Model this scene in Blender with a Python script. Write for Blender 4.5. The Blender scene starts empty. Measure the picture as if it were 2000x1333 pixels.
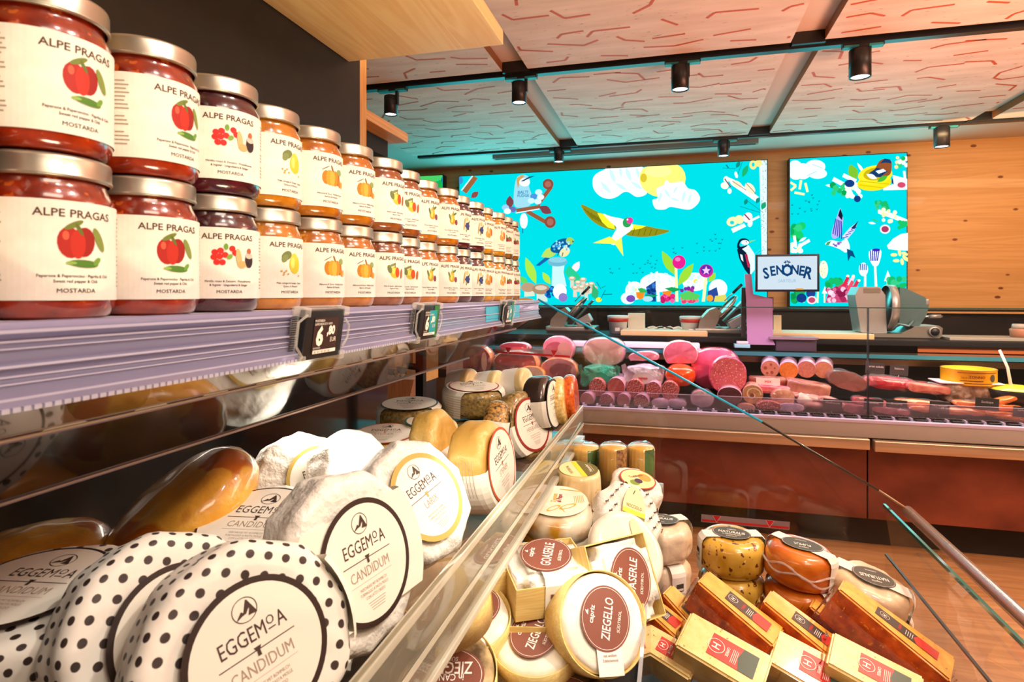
import bpy, bmesh, math, random
from mathutils import Vector, Matrix, noise
random.seed(7)
S = bpy.context.scene
COL = S.collection
PI = math.pi
# ------------------------------------------------------------------ camera
F_PX, HORIZON, YAW, CAMZ = 1180.0, 575.0, math.radians(14.95), 1.38
cam = bpy.data.cameras.new('camera')
cam.sensor_width = 36; cam.lens = F_PX*36/2000
cam.shift_y = -(666.5-HORIZON)/2000
cam.clip_start = 0.02
cam.dof.use_dof = True; cam.dof.focus_distance = 1.15; cam.dof.aperture_fstop = 15
camo = bpy.data.objects.new('camera', cam); COL.objects.link(camo)
camo.location = (0, 0, CAMZ); camo.rotation_euler = (PI/2, 0, YAW)
S.camera = camo
# ------------------------------------------------------------------ view and world
S.view_settings.view_transform = 'Standard'; S.view_settings.look = 'None'
S.view_settings.gamma = 1; S.view_settings.use_curve_mapping = False
S.view_settings.exposure = 0.3
S.cycles.max_bounces = 7; S.cycles.transparent_max_bounces = 24
S.cycles.caustics_reflective = False; S.cycles.caustics_refractive = False
S.cycles.sample_clamp_indirect = 4
w = bpy.data.worlds.new('world'); S.world = w; w.use_nodes = True
w.node_tree.nodes['Background'].inputs[0].default_value = (1.0, 0.62, 0.42, 1)
w.node_tree.nodes['Background'].inputs[1].default_value = 0.25
# ------------------------------------------------------------------ frame of reference
FW = Vector((-math.sin(YAW), math.cos(YAW), 0)); RT = Vector((math.cos(YAW), math.sin(YAW), 0)); UP = Vector((0, 0, 1))
CAM = Vector((0, 0, CAMZ))
def ray(u, v): return FW + RT*((u-1000)/F_PX) + UP*((HORIZON-v)/F_PX)
def at(u, v, d): return CAM + ray(u, v)*d                 # at a depth from the viewpoint
def atY(u, v, y): r = ray(u, v); return CAM + r*(y/r.y)
def atX(u, v, x): r = ray(u, v); return CAM + r*(x/r.x)
def atZ(u, v, z): r = ray(u, v); return CAM + r*((z-CAMZ)/r.z)
# ------------------------------------------------------------------ lights (the shop's lamps and added bounce fills)
def area(name, loc, target, sx, sy, power, color, spread=None):
    l = bpy.data.lights.new(name, 'AREA'); l.shape = 'RECTANGLE'; l.size = sx; l.size_y = sy; l.energy = power; l.color = color
    if spread: l.spread = math.radians(spread)
    o = bpy.data.objects.new(name, l); COL.objects.link(o); o.location = loc
    o.rotation_euler = (Vector(target)-Vector(loc)).to_track_quat('-Z', 'Y').to_euler(); return o
def spot(name, loc, target, power, color, ang=60, r=0.04, blend=.6):
    l = bpy.data.lights.new(name, 'SPOT'); l.energy = power; l.color = color; l.spot_size = math.radians(ang); l.spot_blend = blend; l.shadow_soft_size = r
    o = bpy.data.objects.new(name, l); COL.objects.link(o); o.location = loc
    o.rotation_euler = (Vector(target)-Vector(loc)).to_track_quat('-Z', 'Y').to_euler(); return o
WARM = (1, .86, .68)
area('ceiling_lamp_aisle', (1.0, -.3, 2.6), (-.3, .6, 1.2), .9, .5, 15, WARM)
spot('track_spot_aisle', (.75, .55, 2.5), (-.32, .75, 1.0), 42, (1, .91, .77), 62)
spot('track_spot_aisle', (.55, .1, 2.5), (-.36, .35, 1.3), 13, (1, .92, .80), 50)
spot('track_spot_aisle', (1.0, 1.6, 2.5), (.1, 1.0, .75), 44, (1, .88, .68), 60)
area('case_strip_lamp', (-.475, .70, 1.212), (-.49, .70, 1.0), .03, 1.2, 1.5, (1, .9, .74))
area('meat_counter_lamp', (-.2, 3.95, 1.29), (-.2, 3.88, .8), 2.2, .08, 11, (1, .72, .88))
area('meat_counter_lamp', (2.2, 3.95, 1.29), (2.2, 3.88, .8), 2.2, .08, 15, (1, .86, .74))
area('meat_counter_front_lamp', (.9, 3.35, 2.5), (.9, 3.9, .8), 4, .2, 25, (1, .84, .76))
area('ceiling_bounce_fill', (2.7, 1.3, .12), (1.9, 1.9, 2.64), 2.6, 1.2, 115, (1, .42, .26), 95)  # added upward fill, stands in for warm floor bounce on the ceiling
area('picture_screen_glow', (-.7, 5.60, 1.95), (-.5, 3.6, 2.64), 3.0, 1.2, 22, (.10, .95, 1.0))
area('picture_screen_glow', (1.5, 5.60, 1.95), (1.2, 3.6, 2.64), 1.0, 1.2, 7, (.10, .95, 1.0))
area('wall_wash', (2.6, 4.6, 2.5), (2.9, 5.8, 1.4), 2.2, .1, 15, (1, .62, .30))
area('shelf_bounce_fill', (1.0, -.3, .10), (-.5, .75, 1.95), .9, .5, 8, (1, .84, .55), 60)  # added fill for light bounced off the floor onto the overhead shelf
area('aisle_floor_lamp', (2.2, 2.2, 2.5), (2.2, 2.6, 0), 1.2, 1.2, 45, (1, .72, .5))
# ------------------------------------------------------------------ materials
MATS = {}
def _new(name):
    m = bpy.data.materials.new(name); m.use_nodes = True; return m, m.node_tree.nodes, m.node_tree.links, m.node_tree.nodes['Principled BSDF']
def C4(c): return (c[0], c[1], c[2], 1)
def flat(c, rough=.5, metal=0, coat=0, emit=0, spec=.5):
    k = ('flat', tuple(c), rough, metal, coat, emit, spec)
    if k in MATS: return MATS[k]
    m, n, l, b = _new('plain'); b.inputs['Base Color'].default_value = C4(c); b.inputs['Roughness'].default_value = rough
    b.inputs['Metallic'].default_value = metal; b.inputs['Coat Weight'].default_value = coat; b.inputs['Specular IOR Level'].default_value = spec
    b.inputs['Coat Roughness'].default_value = .06
    if emit: b.inputs['Emission Color'].default_value = C4(c); b.inputs['Emission Strength'].default_value = emit
    MATS[k] = m; return m
def mottled(c1, c2, scale=30, rough=.5, bump=0, bscale=None, coat=0, metal=0, detail=4, lo=.35, hi=.65, stretch=(1, 1, 1), c3=None, s3=60, t3=.62, sss=0, bdist=.002):
    k = ('mot', tuple(c1), tuple(c2), scale, rough, bump, bscale, coat, metal, detail, lo, hi, stretch, c3, s3, t3, sss, bdist)
    if k in MATS: return MATS[k]
    m, n, l, b = _new('mottled')
    tc = n.new('ShaderNodeTexCoord'); mp = n.new('ShaderNodeMapping'); mp.inputs['Scale'].default_value = stretch
    l.new(tc.outputs['Object'], mp.inputs['Vector'])
    t = n.new('ShaderNodeTexNoise'); t.inputs['Scale'].default_value = scale; t.inputs['Detail'].default_value = detail; l.new(mp.outputs[0], t.inputs['Vector'])
    r = n.new('ShaderNodeValToRGB'); r.color_ramp.elements[0].position = lo; r.color_ramp.elements[1].position = hi
    r.color_ramp.elements[0].color = C4(c1); r.color_ramp.elements[1].color = C4(c2); l.new(t.outputs['Fac'], r.inputs[0])
    out = r.outputs[0]
    if c3:
        t2 = n.new('ShaderNodeTexNoise'); t2.inputs['Scale'].default_value = s3; t2.inputs['Detail'].default_value = 2; l.new(mp.outputs[0], t2.inputs['Vector'])
        r2 = n.new('ShaderNodeValToRGB'); r2.color_ramp.elements[0].position = t3; r2.color_ramp.elements[1].position = t3+.04; l.new(t2.outputs['Fac'], r2.inputs[0])
        mx = n.new('ShaderNodeMixRGB'); mx.inputs[2].default_value = C4(c3); l.new(r2.outputs[0], mx.inputs[0]); l.new(out, mx.inputs[1]); out = mx.outputs[0]
    l.new(out, b.inputs['Base Color'])
    b.inputs['Roughness'].default_value = rough; b.inputs['Metallic'].default_value = metal; b.inputs['Coat Weight'].default_value = coat; b.inputs['Coat Roughness'].default_value = .08
    if sss: b.inputs['Subsurface Weight'].default_value = sss; b.inputs['Subsurface Radius'].default_value = (.02, .008, .004); b.inputs['Subsurface Scale'].default_value = .3
    if bump:
        tb = n.new('ShaderNodeTexNoise'); tb.inputs['Scale'].default_value = bscale or scale; tb.inputs['Detail'].default_value = 5; l.new(mp.outputs[0], tb.inputs['Vector'])
        bp = n.new('ShaderNodeBump'); bp.inputs['Strength'].default_value = bump; bp.inputs['Distance'].default_value = bdist; l.new(tb.outputs['Fac'], bp.inputs['Height']); l.new(bp.outputs[0], b.inputs['Normal'])
    MATS[k] = m; return m
def wood(c1, c2, knot, axis=0, scale=1.0, rough=.45, kdens=3.0, coat=.1, kr=.035):
    k = ('wood', tuple(c1), tuple(c2), tuple(knot), axis, scale, rough, kdens, coat, kr)
    if k in MATS: return MATS[k]
    m, n, l, b = _new('softwood')
    tc = n.new('ShaderNodeTexCoord'); mp = n.new('ShaderNodeMapping')
    st = [9*scale, 9*scale, 9*scale]; st[axis] = .5*scale; mp.inputs['Scale'].default_value = st
    l.new(tc.outputs['Object'], mp.inputs['Vector'])
    t = n.new('ShaderNodeTexNoise'); t.inputs['Scale'].default_value = 2.2; t.inputs['Detail'].default_value = 6; t.inputs['Distortion'].default_value = 1.2; l.new(mp.outputs[0], t.inputs['Vector'])
    mm = n.new('ShaderNodeMath'); mm.operation = 'MULTIPLY'; mm.inputs[1].default_value = 9; l.new(t.outputs['Fac'], mm.inputs[0])
    fr = n.new('ShaderNodeMath'); fr.operation = 'PINGPONG'; fr.inputs[1].default_value = 1; l.new(mm.outputs[0], fr.inputs[0])
    r = n.new('ShaderNodeValToRGB'); r.color_ramp.elements[0].position = 0; r.color_ramp.elements[1].position = .9
    r.color_ramp.elements[0].color = C4(c2); r.color_ramp.elements[1].color = C4(c1); l.new(fr.outputs[0], r.inputs[0])
    mp2 = n.new('ShaderNodeMapping'); s2 = [kdens, kdens, kdens]; s2[axis] = kdens*.55; mp2.inputs['Scale'].default_value = s2; l.new(tc.outputs['Object'], mp2.inputs['Vector'])
    vo = n.new('ShaderNodeTexVoronoi'); vo.inputs['Scale'].default_value = 1.6; l.new(mp2.outputs[0], vo.inputs['Vector'])
    rk = n.new('ShaderNodeValToRGB'); rk.color_ramp.elements[0].position = kr; rk.color_ramp.elements[1].position = kr+.045
    rk.color_ramp.elements[0].color = (1, 1, 1, 1); rk.color_ramp.elements[1].color = (0, 0, 0, 1); l.new(vo.outputs['Distance'], rk.inputs[0])
    mx = n.new('ShaderNodeMixRGB'); mx.inputs[2].default_value = C4(knot); l.new(rk.outputs[0], mx.inputs[0]); l.new(r.outputs[0], mx.inputs[1])
    l.new(mx.outputs[0], b.inputs['Base Color']); b.inputs['Roughness'].default_value = rough; b.inputs['Coat Weight'].default_value = coat
    MATS[k] = m; return m
def glass(tint=(1, 1, 1), refl=.5, rough=.02, body=0.0, body_col=(.8, .8, .85), ior=1.45):
    k = ('glass', tuple(tint), refl, rough, body, tuple(body_col), ior)
    if k in MATS: return MATS[k]
    m, n, l, b = _new('clear_sheet'); n.remove(b); out = n['Material Output']
    tr = n.new('ShaderNodeBsdfTransparent'); tr.inputs[0].default_value = C4(tint)
    gl = n.new('ShaderNodeBsdfGlossy'); gl.inputs['Roughness'].default_value = rough
    lw = n.new('ShaderNodeLayerWeight'); lw.inputs['Blend'].default_value = .5; f0 = ((ior-1)/(ior+1))**2
    pw = n.new('ShaderNodeMath'); pw.operation = 'POWER'; pw.inputs[1].default_value = 5; l.new(lw.outputs['Facing'], pw.inputs[0])
    fr = n.new('ShaderNodeMath'); fr.operation = 'MULTIPLY_ADD'; fr.inputs[1].default_value = 1-f0; fr.inputs[2].default_value = f0; l.new(pw.outputs[0], fr.inputs[0])
    mu = n.new('ShaderNodeMath'); mu.operation = 'MULTIPLY'; mu.use_clamp = True; mu.inputs[1].default_value = refl; l.new(fr.outputs[0], mu.inputs[0])
    mx = n.new('ShaderNodeMixShader'); l.new(mu.outputs[0], mx.inputs[0]); l.new(tr.outputs[0], mx.inputs[1]); l.new(gl.outputs[0], mx.inputs[2])
    last = mx.outputs[0]
    if body:
        df = n.new('ShaderNodeBsdfDiffuse'); df.inputs[0].default_value = C4(body_col)
        m2 = n.new('ShaderNodeMixShader'); m2.inputs[0].default_value = body; l.new(last, m2.inputs[1]); l.new(df.outputs[0], m2.inputs[2]); last = m2.outputs[0]
    l.new(last, out.inputs['Surface']); MATS[k] = m; return m
def emis(c, s=1):
    k = ('em', tuple(c), s)
    if k in MATS: return MATS[k]
    m, n, l, b = _new('lit'); n.remove(b); e = n.new('ShaderNodeEmission'); e.inputs[0].default_value = C4(c); e.inputs[1].default_value = s
    l.new(e.outputs[0], n['Material Output'].inputs['Surface']); MATS[k] = m; return m
def hexc(h):
    f = lambda x: ((x/255+.055)/1.055)**2.4 if x > 10 else x/255/12.92
    return (f(int(h[0:2], 16)), f(int(h[2:4], 16)), f(int(h[4:6], 16)))
STEEL = flat((.55, .53, .50), .3, 1); STEELD = flat((.30, .30, .32), .35, 1); BLACK = flat((.012, .012, .013), .35); MATTEBLACK = flat((.02, .018, .017), .75)
PAPER = mottled((.84, .78, .68), (.90, .85, .77), 40, .62, .12, 90)
WRAP = mottled((.80, .76, .69), (.88, .85, .79), 12, .42, 1.0, 22, .15, bdist=.016)
LABEL = flat((.85, .81, .72), .5); LABELW = flat((.88, .86, .80), .5); INK = flat((.05, .025, .018), .6); BROWNINK = flat((.22, .07, .045), .5); GREYINK = flat((.35, .28, .22), .6)
# ------------------------------------------------------------------ object helpers
def tag(o, label=None, cat=None, group=None, kind=None):
    if label: o['label'] = label
    if cat: o['category'] = cat
    if group: o['group'] = group
    if kind: o['kind'] = kind
    return o
def thing(name, label, cat, M=None, group=None):
    o = bpy.data.objects.new(name, None); COL.objects.link(o); o.empty_display_size = .02
    if M is not None: o.matrix_world = M if isinstance(M, Matrix) else Matrix.Translation(M)
    return tag(o, label, cat, group)
def copy_tree(o, parent=None, kids=None):
    c = o.copy(); COL.objects.link(c)
    if parent: c.parent = parent
    for ch in KIDS.get(o.name, []):
        copy_tree(ch, c)
    return c
KIDS = {}
class MB:
    def __init__(s): s.v = []; s.f = []; s.m = []; s.sm = []; s.mats = []
    def mi(s, m):
        if m not in s.mats: s.mats.append(m)
        return s.mats.index(m)
    def add(s, vs, fs, mat, smooth=False, M=None):
        o = len(s.v); k = s.mi(mat)
        s.v += [(M @ Vector(p)) if M else Vector(p) for p in vs]
        for f in fs: s.f.append([i+o for i in f]); s.m.append(k); s.sm.append(smooth)
        return s
    def box(s, a, b, mat, M=None, bev=0):
        x0, y0, z0 = a; x1, y1, z1 = b
        if bev:
            bm = bmesh.new(); bmesh.ops.create_cube(bm, size=1)
            for q in bm.verts: q.co = Vector(((x0+x1)/2+q.co.x*(x1-x0), (y0+y1)/2+q.co.y*(y1-y0), (z0+z1)/2+q.co.z*(z1-z0)))
            bmesh.ops.bevel(bm, geom=bm.edges[:], offset=bev, segments=3, profile=.6, affect='EDGES')
            return s.frombm(bm, mat, True, M)
        vs = [(x0, y0, z0), (x1, y0, z0), (x1, y1, z0), (x0, y1, z0), (x0, y0, z1), (x1, y0, z1), (x1, y1, z1), (x0, y1, z1)]
        return s.add(vs, [(0, 3, 2, 1), (4, 5, 6, 7), (0, 1, 5, 4), (1, 2, 6, 5), (2, 3, 7, 6), (3, 0, 4, 7)], mat, False, M)
    def frombm(s, bm, mat, smooth=True, M=None):
        bm.verts.index_update(); s.add([q.co.copy() for q in bm.verts], [[q.index for q in f.verts] for f in bm.faces], mat, smooth, M); bm.free(); return s
    def lathe(s, prof, mat, n=32, M=None, smooth=True, fn=None, sx=1, sy=1, a0=0, a1=2*PI):
        vs = []; full = abs(a1-a0-2*PI) < 1e-6; nn = n if full else n+1
        for (r, z) in prof:
            for i in range(nn):
                a = a0+(a1-a0)*i/n; p = Vector((r*math.cos(a)*sx, r*math.sin(a)*sy, z)); vs.append(fn(p, a) if fn else p)
        fs = []
        for j in range(len(prof)-1):
            for i in range(n):
                i2 = (i+1) % nn; fs.append((j*nn+i, j*nn+i2, (j+1)*nn+i2, (j+1)*nn+i))
        return s.add(vs, fs, mat, smooth, M)
    def prism(s, pts, z0, z1, mat, M=None, top=None):
        n = len(pts); vs = [(x, y, z0) for x, y in pts]+[(x, y, z1) for x, y in pts]
        s.add(vs, [tuple(range(n-1, -1, -1))]+[(i, (i+1) % n, (i+1) % n+n, i+n) for i in range(n)], mat, False, M)
        return s.add(vs[n:], [tuple(range(n))], top or mat, False, M)
    def tube(s, pts, r, mat, n=8, M=None, cap=True):
        pts = [Vector(p) for p in pts]; vs = []; fs = []; k = len(pts); up = Vector((0, 0, 1))
        rs = r if isinstance(r, (list, tuple)) else [r]*k
        for i, p in enumerate(pts):
            t = (pts[min(i+1, k-1)]-pts[max(i-1, 0)]).normalized(); a = t.cross(up if abs(t.z) < .95 else Vector((1, 0, 0))).normalized(); b = t.cross(a)
            for j in range(n): g = 2*PI*j/n; vs.append(p+(a*math.cos(g)+b*math.sin(g))*rs[i])
        for i in range(k-1):
            for j in range(n): fs.append((i*n+j, i*n+(j+1) % n, (i+1)*n+(j+1) % n, (i+1)*n+j))
        if cap: fs += [tuple(range(n-1, -1, -1)), tuple(range((k-1)*n, k*n))]
        return s.add(vs, fs, mat, True, M)
    def disc(s, fn, cx, cy, rx, ry, mat, rot=0, n=24, rings=1, r0=0, z=0):
        ks = [r0+(1-r0)*j/rings for j in range(rings+1)]; vs = []; c, q = math.cos(rot), math.sin(rot); fs = []; st = 0
        if r0 == 0: vs.append(fn(cx, cy, z)); st = 1
        rr = ks[1:] if r0 == 0 else ks
        for k in rr:
            for i in range(n):
                a = 2*PI*i/n; x = rx*k*math.cos(a); y = ry*k*math.sin(a); vs.append(fn(cx+x*c-y*q, cy+x*q+y*c, z))
        if r0 == 0: fs += [(0, 1+i, 1+(i+1) % n) for i in range(n)]
        for j in range(len(rr)-1):
            for i in range(n): fs.append((st+j*n+i, st+(j+1)*n+i, st+(j+1)*n+(i+1) % n, st+j*n+(i+1) % n))
        return s.add(vs, fs, mat)
    def poly(s, fn, pts, mat, z=0): return s.add([fn(x, y, z) for x, y in pts], [tuple(range(len(pts)))], mat)
    def rect(s, fn, x0, y0, x1, y1, mat, z=0, nx=1, ny=1):
        vs = [fn(x0+(x1-x0)*i/nx, y0+(y1-y0)*j/ny, z) for j in range(ny+1) for i in range(nx+1)]
        return s.add(vs, [(j*(nx+1)+i, j*(nx+1)+i+1, (j+1)*(nx+1)+i+1, (j+1)*(nx+1)+i) for j in range(ny) for i in range(nx)], mat)
    def line(s, fn, x0, y0, x1, y1, w, mat, z=0, n=1):
        d = Vector((x1-x0, y1-y0)); L = d.length or 1; px, py = -d.y/L*w/2, d.x/L*w/2; vs = []
        for i in range(n+1): k = i/n; x = x0+(x1-x0)*k; y = y0+(y1-y0)*k; vs += [fn(x-px, y-py, z), fn(x+px, y+py, z)]
        return s.add(vs, [(2*i, 2*i+2, 2*i+3, 2*i+1) for i in range(n)], mat)
    def text(s, fn, string, cx, cy, h, mat, z=0, rot=0, bold=0, sx=1, align='C', serif=False, arch=0):
        if bold and 'M' in string:
            for dx in (-.6, 0, .6): s.text(fn, string, cx+dx*bold*h/.7*sx*math.cos(rot), cy+dx*bold*h/.7*sx*math.sin(rot), h, mat, z+(dx+.6)*.00002, rot, 0, sx, align)
            return s
        vs, fs, w = glyphs(string, bold); c, q = math.cos(rot), math.sin(rot); k = h/.7
        ox = -w/2 if align == 'C' else (0 if align == 'L' else -w)
        out = []
        for (x, y) in vs:
            X = (x+ox)*k*sx; Y = (y-.35)*k
            if arch: Y -= arch*(X*X)
            out.append(fn(cx+X*c-Y*q, cy+X*q+Y*c, z))
        return s.add(out, fs, mat)
    def build(s, name, parent=None, M=None):
        me = bpy.data.meshes.new(name); me.from_pydata(s.v, [], s.f); me.polygons.foreach_set('material_index', s.m); me.polygons.foreach_set('use_smooth', s.sm)
        for m in s.mats: me.materials.append(m)
        me.update(); o = bpy.data.objects.new(name, me); COL.objects.link(o)
        if parent: o.parent = parent; KIDS.setdefault(parent.name, []).append(o)
        if M is not None: o.matrix_world = M if isinstance(M, Matrix) else Matrix.Translation(M)
        return o
_G = {}
def glyphs(string, bold=0):
    k = (string, bold)
    if k in _G: return _G[k]
    cu = bpy.data.curves.new('t', 'FONT'); cu.body = string; cu.size = 1; cu.resolution_u = 2; cu.offset = bold; cu.fill_mode = 'FRONT'
    o = bpy.data.objects.new('t', cu); COL.objects.link(o)
    dg = bpy.context.evaluated_depsgraph_get(); me = o.evaluated_get(dg).to_mesh()
    vs = [(q.co.x, q.co.y) for q in me.vertices]; fs = [tuple(p.vertices) for p in me.polygons]
    w = max([p[0] for p in vs] or [0])
    o.evaluated_get(dg).to_mesh_clear(); bpy.data.objects.remove(o); bpy.data.curves.remove(cu)
    _G[k] = (vs, fs, w); return _G[k]
def frame(loc, N, up=UP, roll=0):
    """local z along N, local y as near to `up` as it goes, turned by roll"""
    N = Vector(N).normalized(); y = Vector(up)-N*Vector(up).dot(N)
    if y.length < 1e-4: y = FW.copy()
    y.normalize(); x = y.cross(N).normalized(); R = Matrix((x, y, N)).transposed().to_4x4()
    return Matrix.Translation(loc) @ R @ Matrix.Rotation(roll, 4, 'Z')
def ident(x, y, z=0): return Vector((x, y, z))
def vdir(a, tilt=0):
    """horizontal direction at a degrees from +X, raised by tilt degrees"""
    a = math.radians(a); t = math.radians(tilt); return Vector((math.cos(a)*math.cos(t), math.sin(a)*math.cos(t), math.sin(t)))
def cdir(r, f, u): return (RT*r+FW*f+UP*u).normalized()
# ================================================================== THE ROOM
PINE = wood(hexc('e8b060'), hexc('d79a4c'), hexc('9a4a18'), 0, 1, .45, 2.2)
def structure(name, mb, parent=None): o = mb.build(name, parent); o['kind'] = 'structure'; return o
WZ = 2.66
b = MB(); b.box((-3.5, -1.5, -.05), (5.2, 6, 0), wood(hexc('b98a5c'), hexc('a3744a'), hexc('7d5232'), 0, .6, .35, .5, .3)); structure('floor', b)
b = MB(); b.box((-3.5, 5.8, 0), (5.2, 5.9, WZ+.1), wood(hexc('dca468'), hexc('cf9658'), hexc('7a3a18'), 0, .5, .5, 5.6, .1, .085)); structure('wall_back', b)
b = MB(); b.box((-3.55, -1.5, 0), (-3.5, 5.8, WZ), flat(hexc('8a6a4a'), .7)); structure('wall_left', b)
b = MB(); b.box((5.2, -1.5, 0), (5.25, 5.8, WZ), flat(hexc('9a7048'), .7)); structure('wall_right', b)
b = MB(); b.box((-3.5, -1.5, WZ), (5.2, 5.8, WZ+.06), flat(hexc('d8cfc4'), .8)); ceil = structure('ceiling', b)
CP = mottled(hexc('d8cabc'), hexc('ece2d6'), 3, .7, 0, None, 0, 0, 3, .3, .7, (1, 5, 1), hexc('8e7c6c'), 22, .70)
CPE = flat(hexc('9c6438'), .6); STROKE = flat(hexc('c85a24'), .6)
def ceiling_panel(x0, y0, x1, y1, seed):
    rnd = random.Random(seed); m = MB(); m.box((x0, y0, 2.61), (x1, y1, 2.655), CPE)
    g = lambda x, y, z: Vector((x, y, 2.6085-z)); m.rect(g, x0, y0, x1, y1, CP)
    ny = int((y1-y0)/.16); nx = int((x1-x0)/.23)
    for j in range(ny):
        for i in range(nx):
            cx = x0+(i+.5+rnd.uniform(-.25, .25)+(.25 if j % 2 else -.2))*(x1-x0)/nx; cy = y0+(j+.5+rnd.uniform(-.2, .2))*(y1-y0)/ny
            L1 = rnd.uniform(.09, .20); L2 = rnd.choice([0, rnd.uniform(.05, .15), rnd.uniform(.05, .12)]); a = rnd.gauss(0, .35)+rnd.choice([0, 0, PI]); bnd = rnd.choice([-1, 1])*rnd.uniform(.5, 1.25)
            p = (cx, cy); q = (cx+L1*math.cos(a), cy+L1*math.sin(a)*.8); r = (cx-L2*math.cos(a+bnd), cy-L2*math.sin(a+bnd)*.8)
            cl = lambda t: (min(max(t[0], x0+.02), x1-.02), min(max(t[1], y0+.02), y1-.02))
            p, q, r = cl(p), cl(q), cl(r)
            m.line(g, p[0], p[1], q[0], q[1], .014, STROKE, .001)
            if L2: m.line(g, p[0], p[1], r[0], r[1], .014, STROKE, .001)
    o = m.build('ceiling_panel', ceil)
k = 0
for gx in (-2.30, -.836, .636, 2.08, 3.53):
    for (ya, yb) in ((.9, 3.20), (3.33, 4.96)):
        k += 1; ceiling_panel(gx+.07, ya, gx+1.46-.07, yb, k*13)
for (ty, x0, x1, nm) in ((3.265, -2.2, 5, 'in front of the sales counter'), (5.0, -2.2, 5, 'nearest the back wall')):
    m = MB(); m.box((x0, ty-.022, 2.592), (x1, ty+.022, 2.66), BLACK)
    for gx in (-.836, .636, 2.08, 3.53): m.box((gx-.075, ty-.06, 2.60), (gx+.075, ty+.05, 2.66), BLACK)
    tag(m.build('lighting_track'), 'black ceiling lighting track running across the panels '+nm, 'lighting track')
def track_spot(u, v, ty, hh, label):
    p = atY(u, v, ty); t = thing('track_spotlight', label, 'spotlight', Matrix.Translation((p.x, ty, 2.592)), 'black track spotlights')
    m = MB(); m.box((-.09, -.018, -.016), (.09, .018, 0), BLACK); m.box((-.085, -.0185, -.0165), (-.02, .0185, -.006), flat(hexc('2a9aa0'), .4)); m.box((.025, -.0185, -.0165), (.085, .0185, -.006), flat(hexc('2a9aa0'), .4)); m.build('adapter', t)
    z = p.z-2.592
    m = MB(); m.box((.02, -.01, z), (.036, .01, -.012), BLACK); m.build('bracket', t)
    m = MB(); r = hh*.36; m.lathe([(0, z+hh/2), (r*.96, z+hh/2), (r, z+hh/2-.004), (r, z-hh/2), (r*.86, z-hh/2), (r*.8, z-hh/2+.012)], BLACK, 28, Matrix.Translation((-.012, 0, 0))); m.build('lamp_head', t)
    m = MB(); m.lathe([(0, z-hh/2+.01), (r*.84, z-hh/2+.006)], emis((1, .93, 1), 6), 24, Matrix.Translation((-.012, 0, 0))); m.build('lamp_lens', t)
for (u, v, h, l) in ((767, 206, .11, 'black cylinder spotlight on the near track, leftmost, beside the wooden post'), (1018, 181, .115, 'black cylinder spotlight on the near track, above the left end of the big screen'), (1333, 152, .125, 'black cylinder spotlight on the near track, above the big screen\'s white cream swirls'), (1685, 124, .135, 'black cylinder spotlight on the near track, rightmost and largest in view')):
    track_spot(u, v, 3.265, h, l)
for (u, v, h, l) in ((1094, 303, .115, 'small black spotlight on the far track, over the swallow picture\'s left side'), (1416, 290, .12, 'small black spotlight on the far track, over the right part of the big screen'), (1843, 268, .14, 'small black spotlight on the far track, over bare wood wall at the far right')):
    track_spot(u, v, 5.0, h, l)
m = MB(); p0, p1 = atY(965, 316, 5.35), atY(1480, 287, 5.35)
m.box((p0.x, 5.30, 2.62), (p1.x, 5.36, 2.66), flat(hexc('8f8f8c'), .6)); m.box((p0.x+.02, 5.315, 2.616), (p1.x-.02, 5.345, 2.622), flat(hexc('3b3b3b'), .6))
tag(m.build('air_diffuser'), 'long narrow grey air diffuser slot in the ceiling above the big screen', 'air diffuser')
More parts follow.
